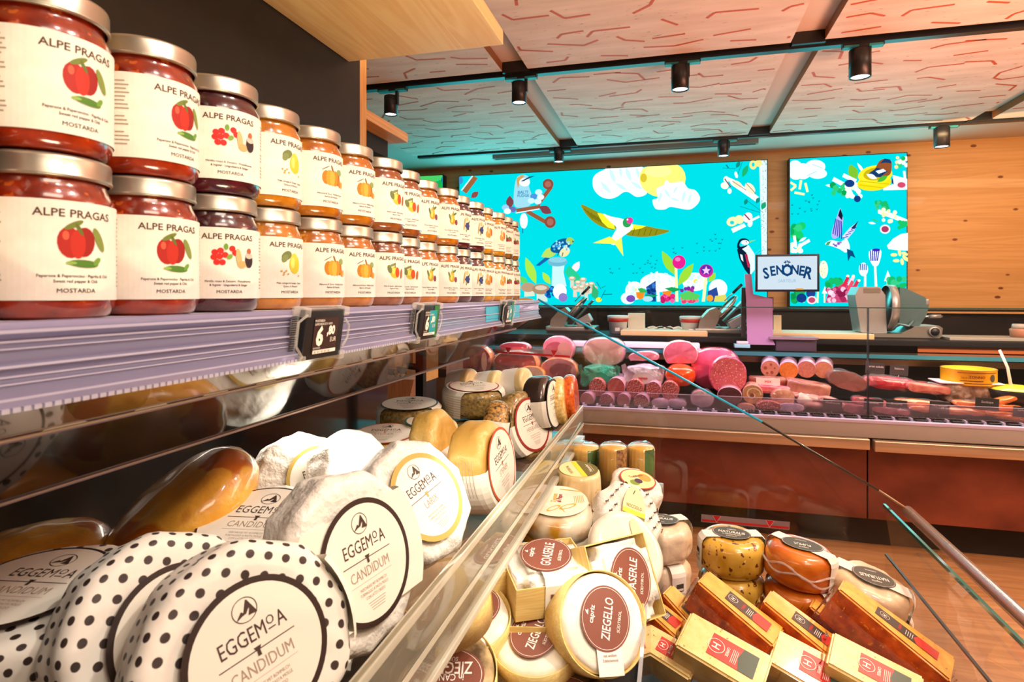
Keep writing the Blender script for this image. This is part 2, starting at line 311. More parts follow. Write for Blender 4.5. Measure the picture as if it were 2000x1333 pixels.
# ------------------------------------------------------------------ the lit picture screens
EM = {}
def E(h, s=1.0): return emis(hexc(h), s)
CY = E('00d4dc', .98)
def art(m, shapes, mat_of, ox, oy, sc, wy, box, z0=.004):
    """flat coloured shapes of the picture, laid on the screen's own face"""
    x0, x1, zb, zt = box
    def mp(x, y): p = atY(ox+x/sc, oy+y/sc, wy); return (min(max(p.x, x0), x1), min(max(p.z, zb), zt))
    fn = lambda x, y, z: Vector((x, wy-z, y)); z = z0
    for s in shapes:
        z += .00012; k = s[0]
        if k == 'p' and len(s[1]) >= 8 and s[2] != 'f8c8f0':
            P = [Vector(mp(x, y)) for x, y in s[1]]; n = len(P); out = []
            for i in range(n):
                a, b_, c_, d = P[i-1], P[i], P[(i+1) % n], P[(i+2) % n]
                for t in (0, .25, .5, .75): out.append(.5*((2*b_)+(c_-a)*t+(2*a-5*b_+4*c_-d)*t*t+(3*b_-a-3*c_+d)*t*t*t))
            m.poly(fn, [(min(max(q.x, x0), x1), min(max(q.y, zb), zt)) for q in out], mat_of(s[2]), z)
        elif k == 'p': m.poly(fn, [mp(x, y) for x, y in s[1]], mat_of(s[2]), z)
        elif k == 'e':
            _, cx, cy, rx, ry, rot, c = s; n = 22; r = math.radians(rot)
            m.poly(fn, [mp(cx+rx*math.cos(a)*math.cos(r)-ry*math.sin(a)*math.sin(r), cy+rx*math.cos(a)*math.sin(r)+ry*math.sin(a)*math.cos(r)) for a in [2*PI*i/n for i in range(n)]], mat_of(c), z)
        elif k == 'l':
            _, xa, ya, xb, yb, wd, c = s; dx, dy = xb-xa, yb-ya; L = math.hypot(dx, dy) or 1; px, py = -dy/L*wd/2, dx/L*wd/2
            m.poly(fn, [mp(xa-px, ya-py), mp(xa+px, ya+py), mp(xb+px, yb+py), mp(xb-px, yb-py)], mat_of(c), z)
        elif k == 'leaf':
            _, xa, ya, xb, yb, wd, c = s; dx, dy = xb-xa, yb-ya; px, py = -dy*wd, dx*wd
            pts = [(xa+dx*t+px*math.sin(PI*t)*sg, ya+dy*t+py*math.sin(PI*t)*sg) for sg, ts in ((1, (0, .2, .4, .6, .8, 1)), (-1, (.8, .6, .4, .2))) for t in ts]
            m.poly(fn, [mp(x, y) for x, y in pts], mat_of(c), z)
        elif k == 't':
            _, st, x, y, h, c = s; a = mp(x, y); bq = mp(x, y+h); m.text(fn, st, a[0], a[1], abs(a[1]-bq[1]), mat_of(c), z, bold=.02)
rnd = random.Random(3)
def cluster(cx, cy, rx, ry, n, r0, r1, cols, R=rnd):
    return [('e', cx+R.uniform(-rx, rx), cy+R.uniform(-ry, ry), q, q, 0, R.choice(cols)) for q in [R.uniform(r0, r1) for _ in range(n)]]
def flock(pts):
    o = []
    for (x, y) in pts: o.append(('p', [(x-9, y-4), (x, y+3), (x+8, y-7), (x+3, y+7), (x-3, y+6)], '0c5a6a'))
    return o
def swirl(pts, c='c8eef2', n=3): return [('leaf', *a, .13, c) for a in pts]
WHT, GRY = 'f2ffff', 'a9dfe6'
A1 = []
# cream clouds and lemon
A1 += [('p', [(958, 175), (985, 135), (1040, 108), (1060, 60), (1290, 55), (1330, 200), (1325, 262), (1300, 285), (1250, 292), (1200, 262), (1165, 262), (1120, 292), (1070, 306), (1010, 290), (965, 240)], WHT)]
A1 += [('e', 1428, 168, 156, 128, 0, 'fbf07a'), ('e', 1300, 165, 22, 30, 0, 'd8c030'), ('e', 1400, 120, 90, 40, 0, 'fdf59a')]
A1 += swirl([(1070, 100, 1110, 200), (1110, 200, 1190, 250), (1180, 90, 1215, 190), (1215, 190, 1290, 240), (1010, 190, 1080, 270), (1140, 90, 1150, 160), (1250, 90, 1270, 170)])
A1 += [('p', [(1360, 315), (1395, 300), (1385, 240), (1430, 215), (1455, 178), (1480, 200), (1560, 190), (1600, 235), (1650, 250), (1680, 300), (1660, 345), (1610, 378), (1540, 370), (1480, 360), (1440, 378), (1380, 372)], WHT)]
A1 += swirl([(1440, 240, 1480, 300), (1480, 300, 1540, 320), (1530, 220, 1500, 270), (1580, 250, 1560, 330), (1420, 260, 1400, 330), (1620, 270, 1600, 340)])
# swallow
A1 += [('p', [(880, 345), (940, 368), (1000, 398), (1075, 420), (1120, 450), (1108, 512), (1060, 508), (1000, 485), (950, 450), (905, 400)], '8f8a18')]
A1 += [('l', 900+i*22, 372+i*14, 960+i*20, 440+i*10, 4, '5e5e10') for i in range(6)]
A1 += [('p', [(988, 400), (1040, 410), (1100, 470), (1108, 512), (1060, 500), (1020, 462)], 'f4ee30')]
A1 += [('p', [(1180, 545), (1215, 500), (1300, 488), (1390, 505), (1476, 522), (1400, 550), (1320, 562), (1240, 560)], '8f8a18'), ('p', [(1200, 520), (1225, 478), (1318, 490), (1280, 508)], 'f4ee30')]
A1 += [('l', 1240+i*38, 505+i*2, 1225+i*38, 552, 4, '5e5e10') for i in range(5)]
A1 += [('p', [(1030, 408), (1080, 425), (1170, 445), (1228, 480), (1215, 520), (1160, 560), (1110, 615), (1072, 598), (1100, 540), (1118, 500), (1070, 455)], WHT)]
A1 += [('p', [(1072, 560), (1115, 590), (1100, 610), (960, 604)], 'f6ee5a'), ('p', [(1100, 600), (1152, 565), (1164, 692)], 'f6ee5a')]
A1 += [('e', 1190, 466, 30, 34, 20, '2aa050'), ('e', 1207, 452, 22, 22, 0, 'e23ca0'), ('e', 1192, 446, 6, 6, 0, WHT)]
# kingfisher on a chocolate branch
A1 += [('l', 95, 262, 172, 158, 34, '9a6038'), ('l', 75, 250, 150, 152, 7, WHT), ('e', 68, 182, 18, 26, 0, '3a8ed0'), ('leaf', 190, 258, 140, 300, .3, '8a4848')]
A1 += [('p', [(438, 360), (428, 270), (445, 170), (480, 145), (515, 150), (535, 175), (530, 225), (548, 290), (530, 355)], '9ad8e8'), ('p', [(445, 170), (480, 145), (500, 150), (470, 190), (455, 240)], 'c9a060'), ('e', 500, 195, 36, 28, 0, WHT), ('p', [(470, 190), (530, 158), (572, 150), (528, 170), (495, 188)], '123a5a')]
A1 += [('t', 'BALTI', 488, 262, 20, '1c7ab0'), ('t', 'FUDGE', 490, 285, 18, '1c7ab0')]
A1 += [('l', 445, 386, 605, 360, 26, '94583a'), ('l', 590, 345, 680, 225, 26, '94583a'), ('l', 515, 390, 655, 470, 28, '94583a'), ('l', 440, 402, 600, 374, 6, WHT), ('e', 658, 208, 37, 36, 0, '8a4a38'), ('e', 658, 208, 22, 21, 0, 'a8685a'), ('e', 672, 463, 38, 40, 0, '8a4a38'), ('e', 672, 463, 22, 24, 0, 'a8685a')]
A1 += [('leaf', 400, 285, 402, 372, .3, '7a4048'), ('leaf', 600, 358, 682, 404, .3, '7a4048'), ('e', 495, 455, 26, 52, 0, WHT), ('l', 487, 505, 487, 538, 8, '1c7ab0')]
A1 += [('e', x, y, 24, 19, 0, c) for x, y, c in ((595, 262, 'c8ecf8'), (608, 295, 'e8ffff'), (562, 290, '4a90d8'), (590, 325, 'd8f4ff'), (545, 320, 'c8ecf8'), (372, 365, '9ac8f0'), (420, 378, '6a6ab0'), (385, 390, 'e8ffff'))]
# blue bird on a mushroom
A1 += [('p', [(688, 745), (770, 745), (762, 800), (782, 895), (682, 895)], 'c4ecf4'), ('e', 722, 732, 66, 30, 0, '6ab4cc'), ('e', 722, 718, 60, 18, 0, '8acade')]
A1 += [('p', [(575, 755), (640, 700), (672, 706), (600, 758)], '1560a8'), ('leaf', 612, 696, 730, 640, .25, 'b6d860'), ('e', 745, 622, 76, 42, -25, '0c5a94'), ('e', 805, 590, 27, 24, 0, 'a6c850'), ('p', [(822, 585), (834, 596), (822, 602)], '123'+'a5a'), ('e', 770, 665, 40, 28, -40, 'e8e0a8')]
A1 += cluster(745, 620, 55, 28, 30, 5, 8, ['8ad8f0', 'c8f4ff', '48a8e0'])
A1 += [('l', 722, 690, 735, 660, 5, '203a4a'), ('l', 752, 695, 760, 668, 5, '203a4a')]
A1 += [('leaf', 508, 700, 578, 880, .16, 'a8e048'), ('leaf', 622, 800, 675, 882, .22, 'b0e048'), ('leaf', 470, 830, 520, 880, .3, '60d060'), ('leaf', 870, 728, 820, 808, .25, 'f0e8f8'), ('p', [(770, 800), (800, 755), (850, 800), (900, 860), (820, 870)], '28c890')]
A1 += [('p', [(500, 900), (560, 900), (570, 960), (500, 965)], 'd8e0c8'), ('e', 525, 902, 48, 32, 0, 'b89878'), ('p', [(580, 930), (650, 930), (655, 998), (585, 998)], 'cfe0d4'), ('e', 612, 914, 60, 36, 0, 'a88868'), ('e', 612, 905, 40, 16, 0, 'd8c8b0')]
A1 += cluster(672, 938, 26, 36, 14, 10, 14, ['0c5ab0', '2a8ae0', '084088'])+[('e', 738, 930, 46, 52, 0, WHT), ('e', 760, 970, 30, 30, 0, '8a7ac0'), ('e', 500, 985, 60, 12, 0, 'c87838')]
for x, y in ((820, 842), (860, 870), (895, 850), (925, 885), (950, 880), (885, 900), (840, 905), (970, 905), (915, 925)):
    A1 += [('p', [(x-11, y), (x+11, y), (x+14, y+62), (x-12, y+62)], 'd8d4c0'), ('e', x, y, 23, 15, 0, 'c8b494'), ('e', x, y-4, 14, 7, 0, 'f0e4d0')]
A1 += [('p', [(960, 880), (1000, 930), (990, 990), (950, 960)], '30b070'), ('e', 1000, 985, 20, 16, 0, 'f4e830')]
A1 += [('l', 985, 865, 1015, 915, 4, '0c7a80'), ('l', 1020, 905, 1045, 893, 4, '0c7a80'), ('l', 1025, 950, 1090, 948, 6, '0c7a80'), ('l', 1010, 985, 1045, 920, 4, '0c7a80')]
# flock
A1 += flock([(1075, 775), (1080, 800), (1092, 805), (1138, 775), (1230, 745), (1232, 805), (1255, 803), (1276, 772), (1295, 800), (1330, 720), (1350, 690), (1345, 740), (1328, 735), (1380, 745), (1388, 720), (1376, 770), (1310, 745), (1355, 765), (1500, 640), (1502, 665), (1560, 635), (1515, 672), (1658, 605), (1660, 668), (1705, 630), (1705, 655), (1742, 655), (1780, 545), (1748, 580), (1760, 590), (1785, 575), (1805, 605), (1828, 580), (1818, 605), (1810, 640), (1782, 655)])
# flowers and fruit at the foot
A1 += [('e', 1240, 925, 62, 62, 0, WHT), ('e', 1196, 975, 48, 40, 0, 'e4fbff'), ('e', 1400, 870, 122, 64, 0, WHT), ('e', 1645, 865, 84, 62, 0, WHT), ('e', 1800, 910, 62, 62, 0, WHT), ('e', 1240, 920, 14, 14, 0, 'f0e040'), ('e', 1650, 862, 15, 15, 0, 'f0e040')]
A1 += cluster(1240, 915, 50, 45, 9, 8, 14, ['cdf2f8'])+cluster(1640, 865, 66, 46, 12, 8, 14, ['cdf2f8'])+cluster(1420, 850, 90, 40, 12, 8, 14, ['d4f6fa'])
A1 += [('p', [(1318, 900), (1382, 858), (1384, 998), (1330, 998)], '1a4a94')]+cluster(1350, 925, 26, 50, 18, 9, 13, ['3a78c8', '0c3474'])
A1 += [('p', [(1380, 800), (1398, 795), (1412, 998), (1390, 998)], 'e8f8f0'), ('leaf', 1424, 658, 1512, 820, .17, '9ad838'), ('leaf', 1530, 890, 1636, 742, .17, '9ad838'), ('leaf', 1735, 865, 1782, 805, .28, '9ad838')]
A1 += [('p', [(1508, 770), (1526, 770), (1534, 998), (1516, 998)], 'f4f4b0'), ('p', [(1708, 835), (1728, 835), (1712, 998), (1690, 998)], 'f4f4b0'), ('e', 1538, 733, 44, 46, 0, 'e0208c'), ('e', 1530, 715, 18, 14, 0, 'f47ac0'), ('e', 1720, 792, 48, 45, 0, 'c0289c'), ('e', 1720, 785, 36, 32, 0, '5c2ca8'), ('p', [(1720, 760), (1728, 780), (1748, 782), (1732, 796), (1738, 815), (1720, 804), (1702, 815), (1708, 796), (1692, 782), (1712, 780)], 'f8c8f0')]
A1 += [('p', [(1250, 935), (1310, 930), (1300, 975), (1275, 985), (1255, 970)], 'f08820'), ('p', [(1262, 912), (1290, 905), (1330, 935), (1280, 940)], '38b04a'), ('p', [(1310, 950), (1400, 955), (1360, 972), (1320, 970)], '0a9a5a'), ('e', 1215, 978, 30, 24, 0, '7a48b0'), ('e', 1330, 980, 34, 18, 0, 'a8dcf0'), ('p', [(1425, 930), (1490, 925), (1475, 970), (1440, 965)], 'f08820'), ('p', [(1440, 910), (1490, 900), (1560, 915), (1500, 935)], '14a050')]
A1 += cluster(1465, 978, 40, 18, 16, 12, 18, ['e0287c', 'f060a0', 'c01860'])+cluster(1612, 985, 55, 14, 16, 12, 18, ['e0406c', 'f07888'])+cluster(1595, 920, 50, 18, 9, 11, 15, ['b02888', '7a28a0', 'd84098'])
A1 += [('p', [(1540, 950), (1600, 925), (1680, 955), (1660, 985), (1560, 985)], '58c85a'), ('p', [(1730, 930), (1790, 900), (1810, 998), (1730, 998)], '2a4898'), ('p', [(1780, 960), (1850, 950), (1860, 998), (1770, 998)], 'd8d060'), ('e', 1745, 975, 22, 22, 0, 'f0a030')]
# right edge (second close view)
A1b = [('p', [(275, 74), (331, 74), (331, 700), (292, 700), (284, 380)], 'dff6f4')]+cluster(306, 380, 16, 300, 90, 2, 5, ['8ac0b8', 'b4dcd4'])
A1b += [('p', [(60, 185), (110, 205), (275, 320), (262, 355), (95, 240)], WHT), ('e', 50, 245, 26, 22, 20, 'f0f4e0'), ('e', 60, 205, 18, 22, 0, 'e8f8e8'), ('e', 82, 280, 14, 18, 0, 'e8fff0'), ('l', 50, 200, 90, 255, 7, '7a2a4a'), ('e', 130, 235, 36, 20, 30, 'f0e8c8'), ('e', 215, 262, 42, 26, 50, 'f0e8c8'), ('l', 100, 215, 190, 275, 4, '8a6a4a'), ('l', 190, 230, 255, 300, 4, '8a6a4a')]
A1b += [('l', 36, 130, 120, 135, 3, '0c7a80'), ('l', 60, 110, 75, 130, 8, '0c7a80'), ('l', 125, 200, 165, 90, 3, '0c7a80'), ('leaf', 125, 130, 150, 85, .25, '0c8a80'), ('leaf', 165, 190, 200, 110, .2, '18b070'), ('e', 235, 110, 24, 30, 0, 'f4e488'), ('e', 270, 98, 22, 24, 0, 'f4e488'), ('e', 235, 108, 10, 14, 0, '20d0d8'), ('e', 125, 175, 10, 22, -15, WHT)]
A1b += [('e', 100, 478, 38, 30, -20, 'f4ecb0'), ('e', 145, 465, 30, 28, 0, 'f4ecb0'), ('e', 98, 485, 14, 12, 0, '20d0d8'), ('p', [(92, 525), (175, 490), (190, 510), (104, 552)], WHT), ('e', 200, 452, 30, 34, 30, 'f2e8e8'), ('l', 178, 430, 215, 470, 8, '7a2a4a'), ('l', 205, 480, 275, 445, 14, WHT), ('l', 150, 380, 280, 420, 3, '0c7a80'), ('l', 200, 345, 300, 420, 3, '0c7a80'), ('leaf', 180, 370, 195, 330, .3, '0c8a80'), ('leaf', 290, 400, 315, 350, .3, '18a070'), ('leaf', 255, 360, 275, 320, .3, '0c8a80'), ('e', 215, 490, 16, 24, 10, 'e8fff0')]
A1b += [('p', [(150, 640), (205, 630), (245, 690), (245, 790), (215, 830), (175, 760), (155, 700)], 'dff4f8'), ('p', [(130, 660), (150, 645), (190, 680), (215, 760), (215, 835), (180, 790), (145, 720)], '0c2038'), ('p', [(132, 625), (150, 592), (185, 588), (208, 602), (206, 616), (170, 600), (150, 615), (150, 640), (200, 632), (165, 655), (135, 655)], '0c2038'), ('e', 182, 614, 26, 15, 0, 'eaffff'), ('e', 190, 610, 4, 4, 0, '0c2038'), ('p', [(208, 606), (256, 596), (212, 616)], '9ac860'), ('p', [(150, 690), (165, 695), (172, 740), (158, 725)], 'f2ffff'), ('l', 185, 690, 205, 775, 8, 'd02a50'), ('l', 195, 690, 212, 780, 4, 'd02a50'), ('l', 240, 690, 280, 660, 3, '58d0e0'), ('l', 255, 700, 310, 655, 3, '58d0e0')]
def screen(u0, u1, v_tl, v_br, label, arts, group=None, vb=None):
    a = atY(u0, v_tl, 5.70); c = atY(u1, v_br, 5.70); zt = a.z; zb = (CAMZ-.103) if vb is None else vb
    t = thing('picture_screen', label, 'screen', None)
    m = MB(); m.box((a.x-.008, 5.705, zb-.012), (c.x+.008, 5.799, zt+.008), BLACK, None, .003); m.build('screen_frame', t)
    m = MB(); m.rect(lambda x, y, z: Vector((x, 5.703, y)), a.x, zb, c.x, zt, CY)
    for (sh, ox, oy, sc) in arts: art(m, sh, lambda h: E(h, .95), ox, oy, sc, 5.703, (a.x, c.x, zb, zt))
    m.build('lit_picture', t); return a, c
screen(897, 1498, 345, 600, 'wide turquoise lit picture screen with a swallow, cream clouds and lemon on the wood wall', [(A1, 880, 300, 3.448), (A1b, 1400, 290, 3.333)])
A2 = [('e', 510, 120, 44, 42, 0, 'e8f8f8'), ('e', 560, 150, 56, 52, 0, WHT), ('e', 640, 120, 66, 45, 0, WHT), ('e', 655, 165, 62, 34, 0, 'eafcfc'), ('e', 515, 165, 46, 40, 0, 'f4ffff'), ('l', 585, 180, 650, 150, 5, GRY), ('l', 620, 105, 690, 130, 5, GRY)]
A2 += [('l', x0, y0, x1, y1, 16, 'f8f0b0') for x0, y0, x1, y1 in ((548, 208, 538, 268), (478, 222, 515, 245), (515, 245, 480, 275), (575, 225, 590, 285), (505, 288, 570, 300))]
A2 += flock([(490, 368), (490, 425), (528, 425), (540, 388), (572, 410), (578, 340), (597, 345), (600, 350), (618, 302), (625, 322), (665, 342), (655, 365), (650, 395), (615, 405), (612, 392)])
A2 += [('leaf', 865, 105, 905, 205, .3, '7ac030'), ('leaf', 912, 95, 960, 165, .12, WHT), ('l', 820, 175, 905, 215, 26, WHT), ('l', 755, 200, 830, 240, 28, WHT), ('leaf', 705, 240, 765, 248, .15, WHT), ('l', 760, 265, 860, 275, 26, 'f0fff0')]
A2 += cluster(830, 270, 90, 40, 16, 12, 22, ['18b868', '30c878', '0aa050'])+cluster(890, 270, 45, 45, 16, 14, 22, [WHT, 'f0fff0', 'e4f4e0'])+[('e', 862, 230, 32, 24, 0, '143a80'), ('e', 912, 330, 22, 22, 0, '143a80'), ('e', 1158, 215, 24, 24, 0, '143a80')]
A2 += [('e', 1022, 225, 112, 52, -6, 'f4e018'), ('e', 1028, 175, 112, 62, -8, 'f6e82a'), ('e', 1035, 168, 84, 42, -8, 'c8b010'), ('l', 930, 215, 1120, 235, 6, 'd8c010'), ('l', 925, 240, 1100, 262, 6, 'd8c010')]
A2 += [('p', [(1030, 130), (1055, 85), (1090, 70), (1130, 82), (1135, 130), (1120, 175), (1060, 190), (1010, 170)], '94522a'), ('p', [(1058, 100), (1090, 68), (1125, 75), (1135, 100), (1095, 95)], '1c3a6a'), ('p', [(985, 165), (1040, 128), (1110, 150), (1060, 190), (1000, 185)], '123a6a'), ('p', [(1030, 150), (1080, 135), (1100, 150), (1050, 168)], WHT), ('leaf', 1040, 220, 1110, 180, .2, '48b838'), ('leaf', 970, 170, 1040, 200, .2, 'f2fff0')]
A2 += [('p', [(1080, 262), (1140, 235), (1240, 262), (1240, 270), (1080, 275)], WHT), ('p', [(1140, 175), (1240, 200), (1240, 265), (1150, 250)], 'f2f6f4'), ('e', 1198, 240, 36, 28, 0, 'f0e4e8'), ('e', 1198, 240, 26, 18, 0, 'd04868'), ('l', 1215, 150, 1222, 210, 16, WHT)]
A2 += cluster(1200, 90, 40, 35, 14, 9, 17, ['18b868', '30c878', 'f2fff0', 'f0e0a0'])
A2 += [('p', [(1045, 400), (1075, 400), (1240, 465), (1240, 495), (1130, 455), (1045, 425)], WHT)]+cluster(1085, 375, 50, 25, 14, 10, 18, ['18b868', '38c888'])+cluster(1120, 440, 45, 38, 12, 9, 15, ['f8ecb0', 'f8f4d0'])+cluster(1205, 500, 30, 22, 9, 10, 18, ['18c068'])+[('e', 1090, 528, 34, 30, 0, 'f4e8ec'), ('e', 1090, 528, 24, 20, 0, 'a83a60'), ('leaf', 980, 485, 1030, 492, .15, WHT), ('leaf', 1000, 460, 1050, 480, .1, '30c878')]
A2 += [('p', [(780, 440), (800, 390), (812, 440), (818, 470), (800, 560), (760, 590), (742, 560), (765, 480)], 'b8b0f0'), ('p', [(785, 440), (800, 392), (816, 440), (810, 470)], '101c30'), ('p', [(812, 575), (860, 520), (915, 478), (890, 540), (840, 600)], 'd4d8f8'), ('p', [(870, 520), (917, 474), (892, 530)], '103048'), ('p', [(700, 625), (740, 600), (800, 610), (840, 590), (862, 650), (835, 680), (800, 660), (750, 640)], 'e8f0fc'), ('p', [(842, 655), (880, 670), (898, 715), (868, 700), (850, 738)], '0c4a78'), ('p', [(705, 630), (715, 612), (740, 605), (725, 632)], '40a060')]
A2 += [('l', 770+i*9, 460+i*4, 752+i*14, 560+i*8, 6, '3a2aa8') for i in range(5)]+[('l', 815+i*18, 585-i*18, 850+i*18, 575-i*20, 5, '3a3ab0') for i in range(4)]+cluster(785, 625, 35, 14, 12, 4, 8, ['d86a9a', '8858b8'])
A2 += cluster(515, 545, 40, 50, 22, 14, 26, ['18c868', '30d080', '0aa858'])+[('l', 500, 570, 512, 650, 18, WHT), ('l', 530, 640, 600, 600, 20, WHT), ('leaf', 530, 610, 580, 580, .15, WHT)]+cluster(510, 655, 38, 32, 16, 10, 16, ['f8fff0', 'f4f0c8'])
A2 += [('p', [(1100, 635), (1140, 590), (1190, 560), (1238, 552), (1238, 668), (1170, 665), (1110, 658)], 'f4fcfc')]+[('e', x, y, 22, 11, r, 'f4ec9a') for x, y, r in ((1145, 695, 0), (1182, 682, 80), (1215, 688, 20), (1215, 715, 50), (1160, 733, 0), (1198, 740, 80), (1232, 725, 40))]
A2 += [('e', 690, 790, 28, 58, 0, 'f4f4d8')]+cluster(688, 785, 16, 45, 16, 3, 6, ['c8c890', 'e8e8b8'])+[('l', 655, 860, 650, 1005, 12, 'f0f8c0'), ('l', 540, 930, 540, 1005, 8, 'f4e840'), ('l', 560, 930, 560, 1005, 8, 'f4e840')]
A2 += [('p', [(678, 945), (698, 898), (712, 945)], WHT), ('l', 695, 945, 695, 1005, 10, 'f4f4c0'), ('p', [(1080, 865), (1104, 795), (1132, 865)], WHT), ('l', 1104, 865, 1104, 930, 14, 'f4f4c0')]
A2 += cluster(520, 955, 40, 45, 22, 14, 26, ['18a858', '0a9048'])+cluster(760, 875, 45, 22, 16, 14, 24, ['18b868', '0aa858'])+cluster(1160, 880, 50, 30, 18, 14, 24, ['18b868', '38c888'])
A2 += [('e', 545, 975, 32, 30, 0, '143a80'), ('e', 605, 945, 30, 28, 0, '20408a'), ('e', 612, 988, 32, 26, 0, 'f4e0e4'), ('e', 612, 988, 22, 18, 0, 'c04868')]
A2 += [('p', [(700, 1005), (720, 930), (780, 900), (830, 870), (890, 900), (910, 960), (905, 1005)], 'c84a74')]+cluster(800, 950, 85, 45, 46, 9, 20, ['f8e0ec', 'a82858', 'd86a94', 'f4c0d8', '8a1c48'])+[('l', x, 900-q, x+30, 840-q, 22, c) for x, q, c in ((815, 0, 'e02848'), (850, 5, 'f2d8e0'), (880, -20, 'd83050'), (845, -25, 'e8506c'))]+[('e', x, y, 10, 8, 0, 'fff4d0') for x, y in ((843, 832), (878, 832), (915, 862))]
A2 += [('p', [(1012, 765), (1026, 765), (1034, 910), (1016, 910)], 'f8f8e0'), ('p', [(978, 690), (985, 670), (1020, 655), (1055, 665), (1058, 700), (1040, 760), (1010, 770), (985, 730)], 'f2f6fc'), ('p', [(948, 825), (962, 825), (962, 915), (946, 915)], 'f8f8e0'), ('e', 944, 790, 30, 44, 0, 'eaf4fc')]
A2 += [('l', 988+i*14, 668, 992+i*10, 735, 7, '2830b0') for i in range(5)]+[('e', 1025, 664, 26, 10, 0, '3a28b8')]+[('l', 925+i*12, 755, 922+i*13, 795, 6, '2860c0') for i in range(4)]
screen(1543, 1771, 311, 600, 'narrow turquoise lit picture screen with a bird in a yellow nest', [(A2, 1400, 290, 3.333)])
A3 = cluster(120, 100, 110, 60, 60, 14, 26, ['18a848', '0a8840', '48c860', '1060a0'])
screen(690, 864, 352, 600, 'green-edged turquoise lit screen mostly hidden behind the jam jars', [(A3, 790, 320, 2)])
# ================================================================== LEFT SHELF UNIT
BLACKBOARD = mottled((.016, .013, .012), (.030, .024, .020), 14, .6, .1, 200, 0, 0, 6, .3, .8)
YE = 1.40                                                     # far end of the chilled case
t = thing('wall_shelving', 'tall black back panel with pale pine edge post behind the jars', 'shelving', None)
b = MB(); b.box((-.80, -.7, 1.38), (-.752, 1.352, 2.5), BLACKBOARD); b.build('back_panel', t)
b = MB(); b.box((-.80, 1.352, .0), (-.752, 1.385, 2.5), wood(hexc('f0c878'), hexc('e2b062'), hexc('b0702c'), 2, 1.4, .45, 1)); b.build('edge_post', t)
t = thing('overhead_shelf', 'thick pale pine board shelf sticking out overhead above the jars', 'shelf', None)
b = MB(); b.box((-.75, -.6, 1.936), (-.366, 1.295, 1.968), wood(hexc('f6d898'), hexc('ecc580'), hexc('a8662c'), 1, 1.0, .4, 2.6), None, .0015); b.build('shelf_board', t)
t = thing('neighbouring_shelf', 'small pine-edged shelf with dark underside past the edge post', 'shelf', None)
b = MB(); b.box((-3.49, 1.45, 1.93), (-.93, 2.02, 1.962), wood(hexc('eec27a'), hexc('dca255'), hexc('9c5a20'), 1, 1.0, .4, 2.6), None, .0015); b.build('shelf_board', t)
b = MB(); b.box((-3.49, 1.45, 1.87), (-.99, 1.98, 1.928), MATTEBLACK); b.build('underside_box', t)
# ------------------------------------------------------------------ jar shelf with its price rail
t = thing('jar_shelf', 'grey shelf carrying the two-high row of preserve jars', 'shelf', None)
ZS = CAMZ-.0145
b = MB(); b.box((-.75, -.35, ZS-.008), (-.318, YE, ZS), flat(hexc('c9c4cf'), .35), None, .001)
b.build('shelf_board', t)
RAILM = glass((.70, .68, .84), .8, .12, .42, (.36, .35, .52)); RAILH = glass((.9, .88, 1), .8, .08, .5, (.66, .64, .76))
prof = [(-.320, .001), (-.308, .001), (-.3055, -.002), (-.3055, -.005), (-.309, -.0065), (-.309, -.019), (-.3065, -.0205), (-.309, -.022), (-.308, -.032), (-.305, -.035), (-.302, -.0395), (-.304, -.041), (-.309, -.037), (-.312, -.034), (-.313, -.006), (-.320, -.004)]
b = MB()
vs = [(x, y, ZS+z) for y in (-.35, YE) for x, z in prof]; n = len(prof)
b.add(vs, [(i, i+n, (i+1) % n+n, (i+1) % n) for i in range(n)]+[tuple(range(n)), tuple(range(2*n-1, n-1, -1))], RAILM)
b.build('price_rail', t)
b = MB()
for (x, z, w, h) in ((-.3050, -.0035, .0012, .0016), (-.3083, -.0085, .0009, .0010), (-.3080, -.0120, .0008, .0006), (-.3062, -.0205, .0008, .0012), (-.3082, -.0255, .0008, .0008), (-.3076, -.0290, .0008, .0006), (-.3045, -.0360, .0010, .0012)):
    b.box((x-w/2, -.35, ZS+z-h/2), (x+w/2, YE, ZS+z+h/2), RAILH)
y = -.3
while y < YE-.004:
    b.box((-.3035, y, ZS-.0418), (-.3014, y+.0036, ZS-.0395), RAILH); y += .0050
b.build('rail_ribs', t)
b = MB(); b.box((-.3088, .98, ZS-.033), (-.3072, 1.21, ZS-.007), flat(hexc('3aa8c8'), .4)); b.build('blue_insert', t)
t['label'] = 'grey jar shelf with clear lilac ribbed price rail under the preserve jars'
CLIP = glass((.95, .93, .92), .9, .05, .22, (.95, .93, .9)); TAGW = flat((.85, .80, .72), .5)
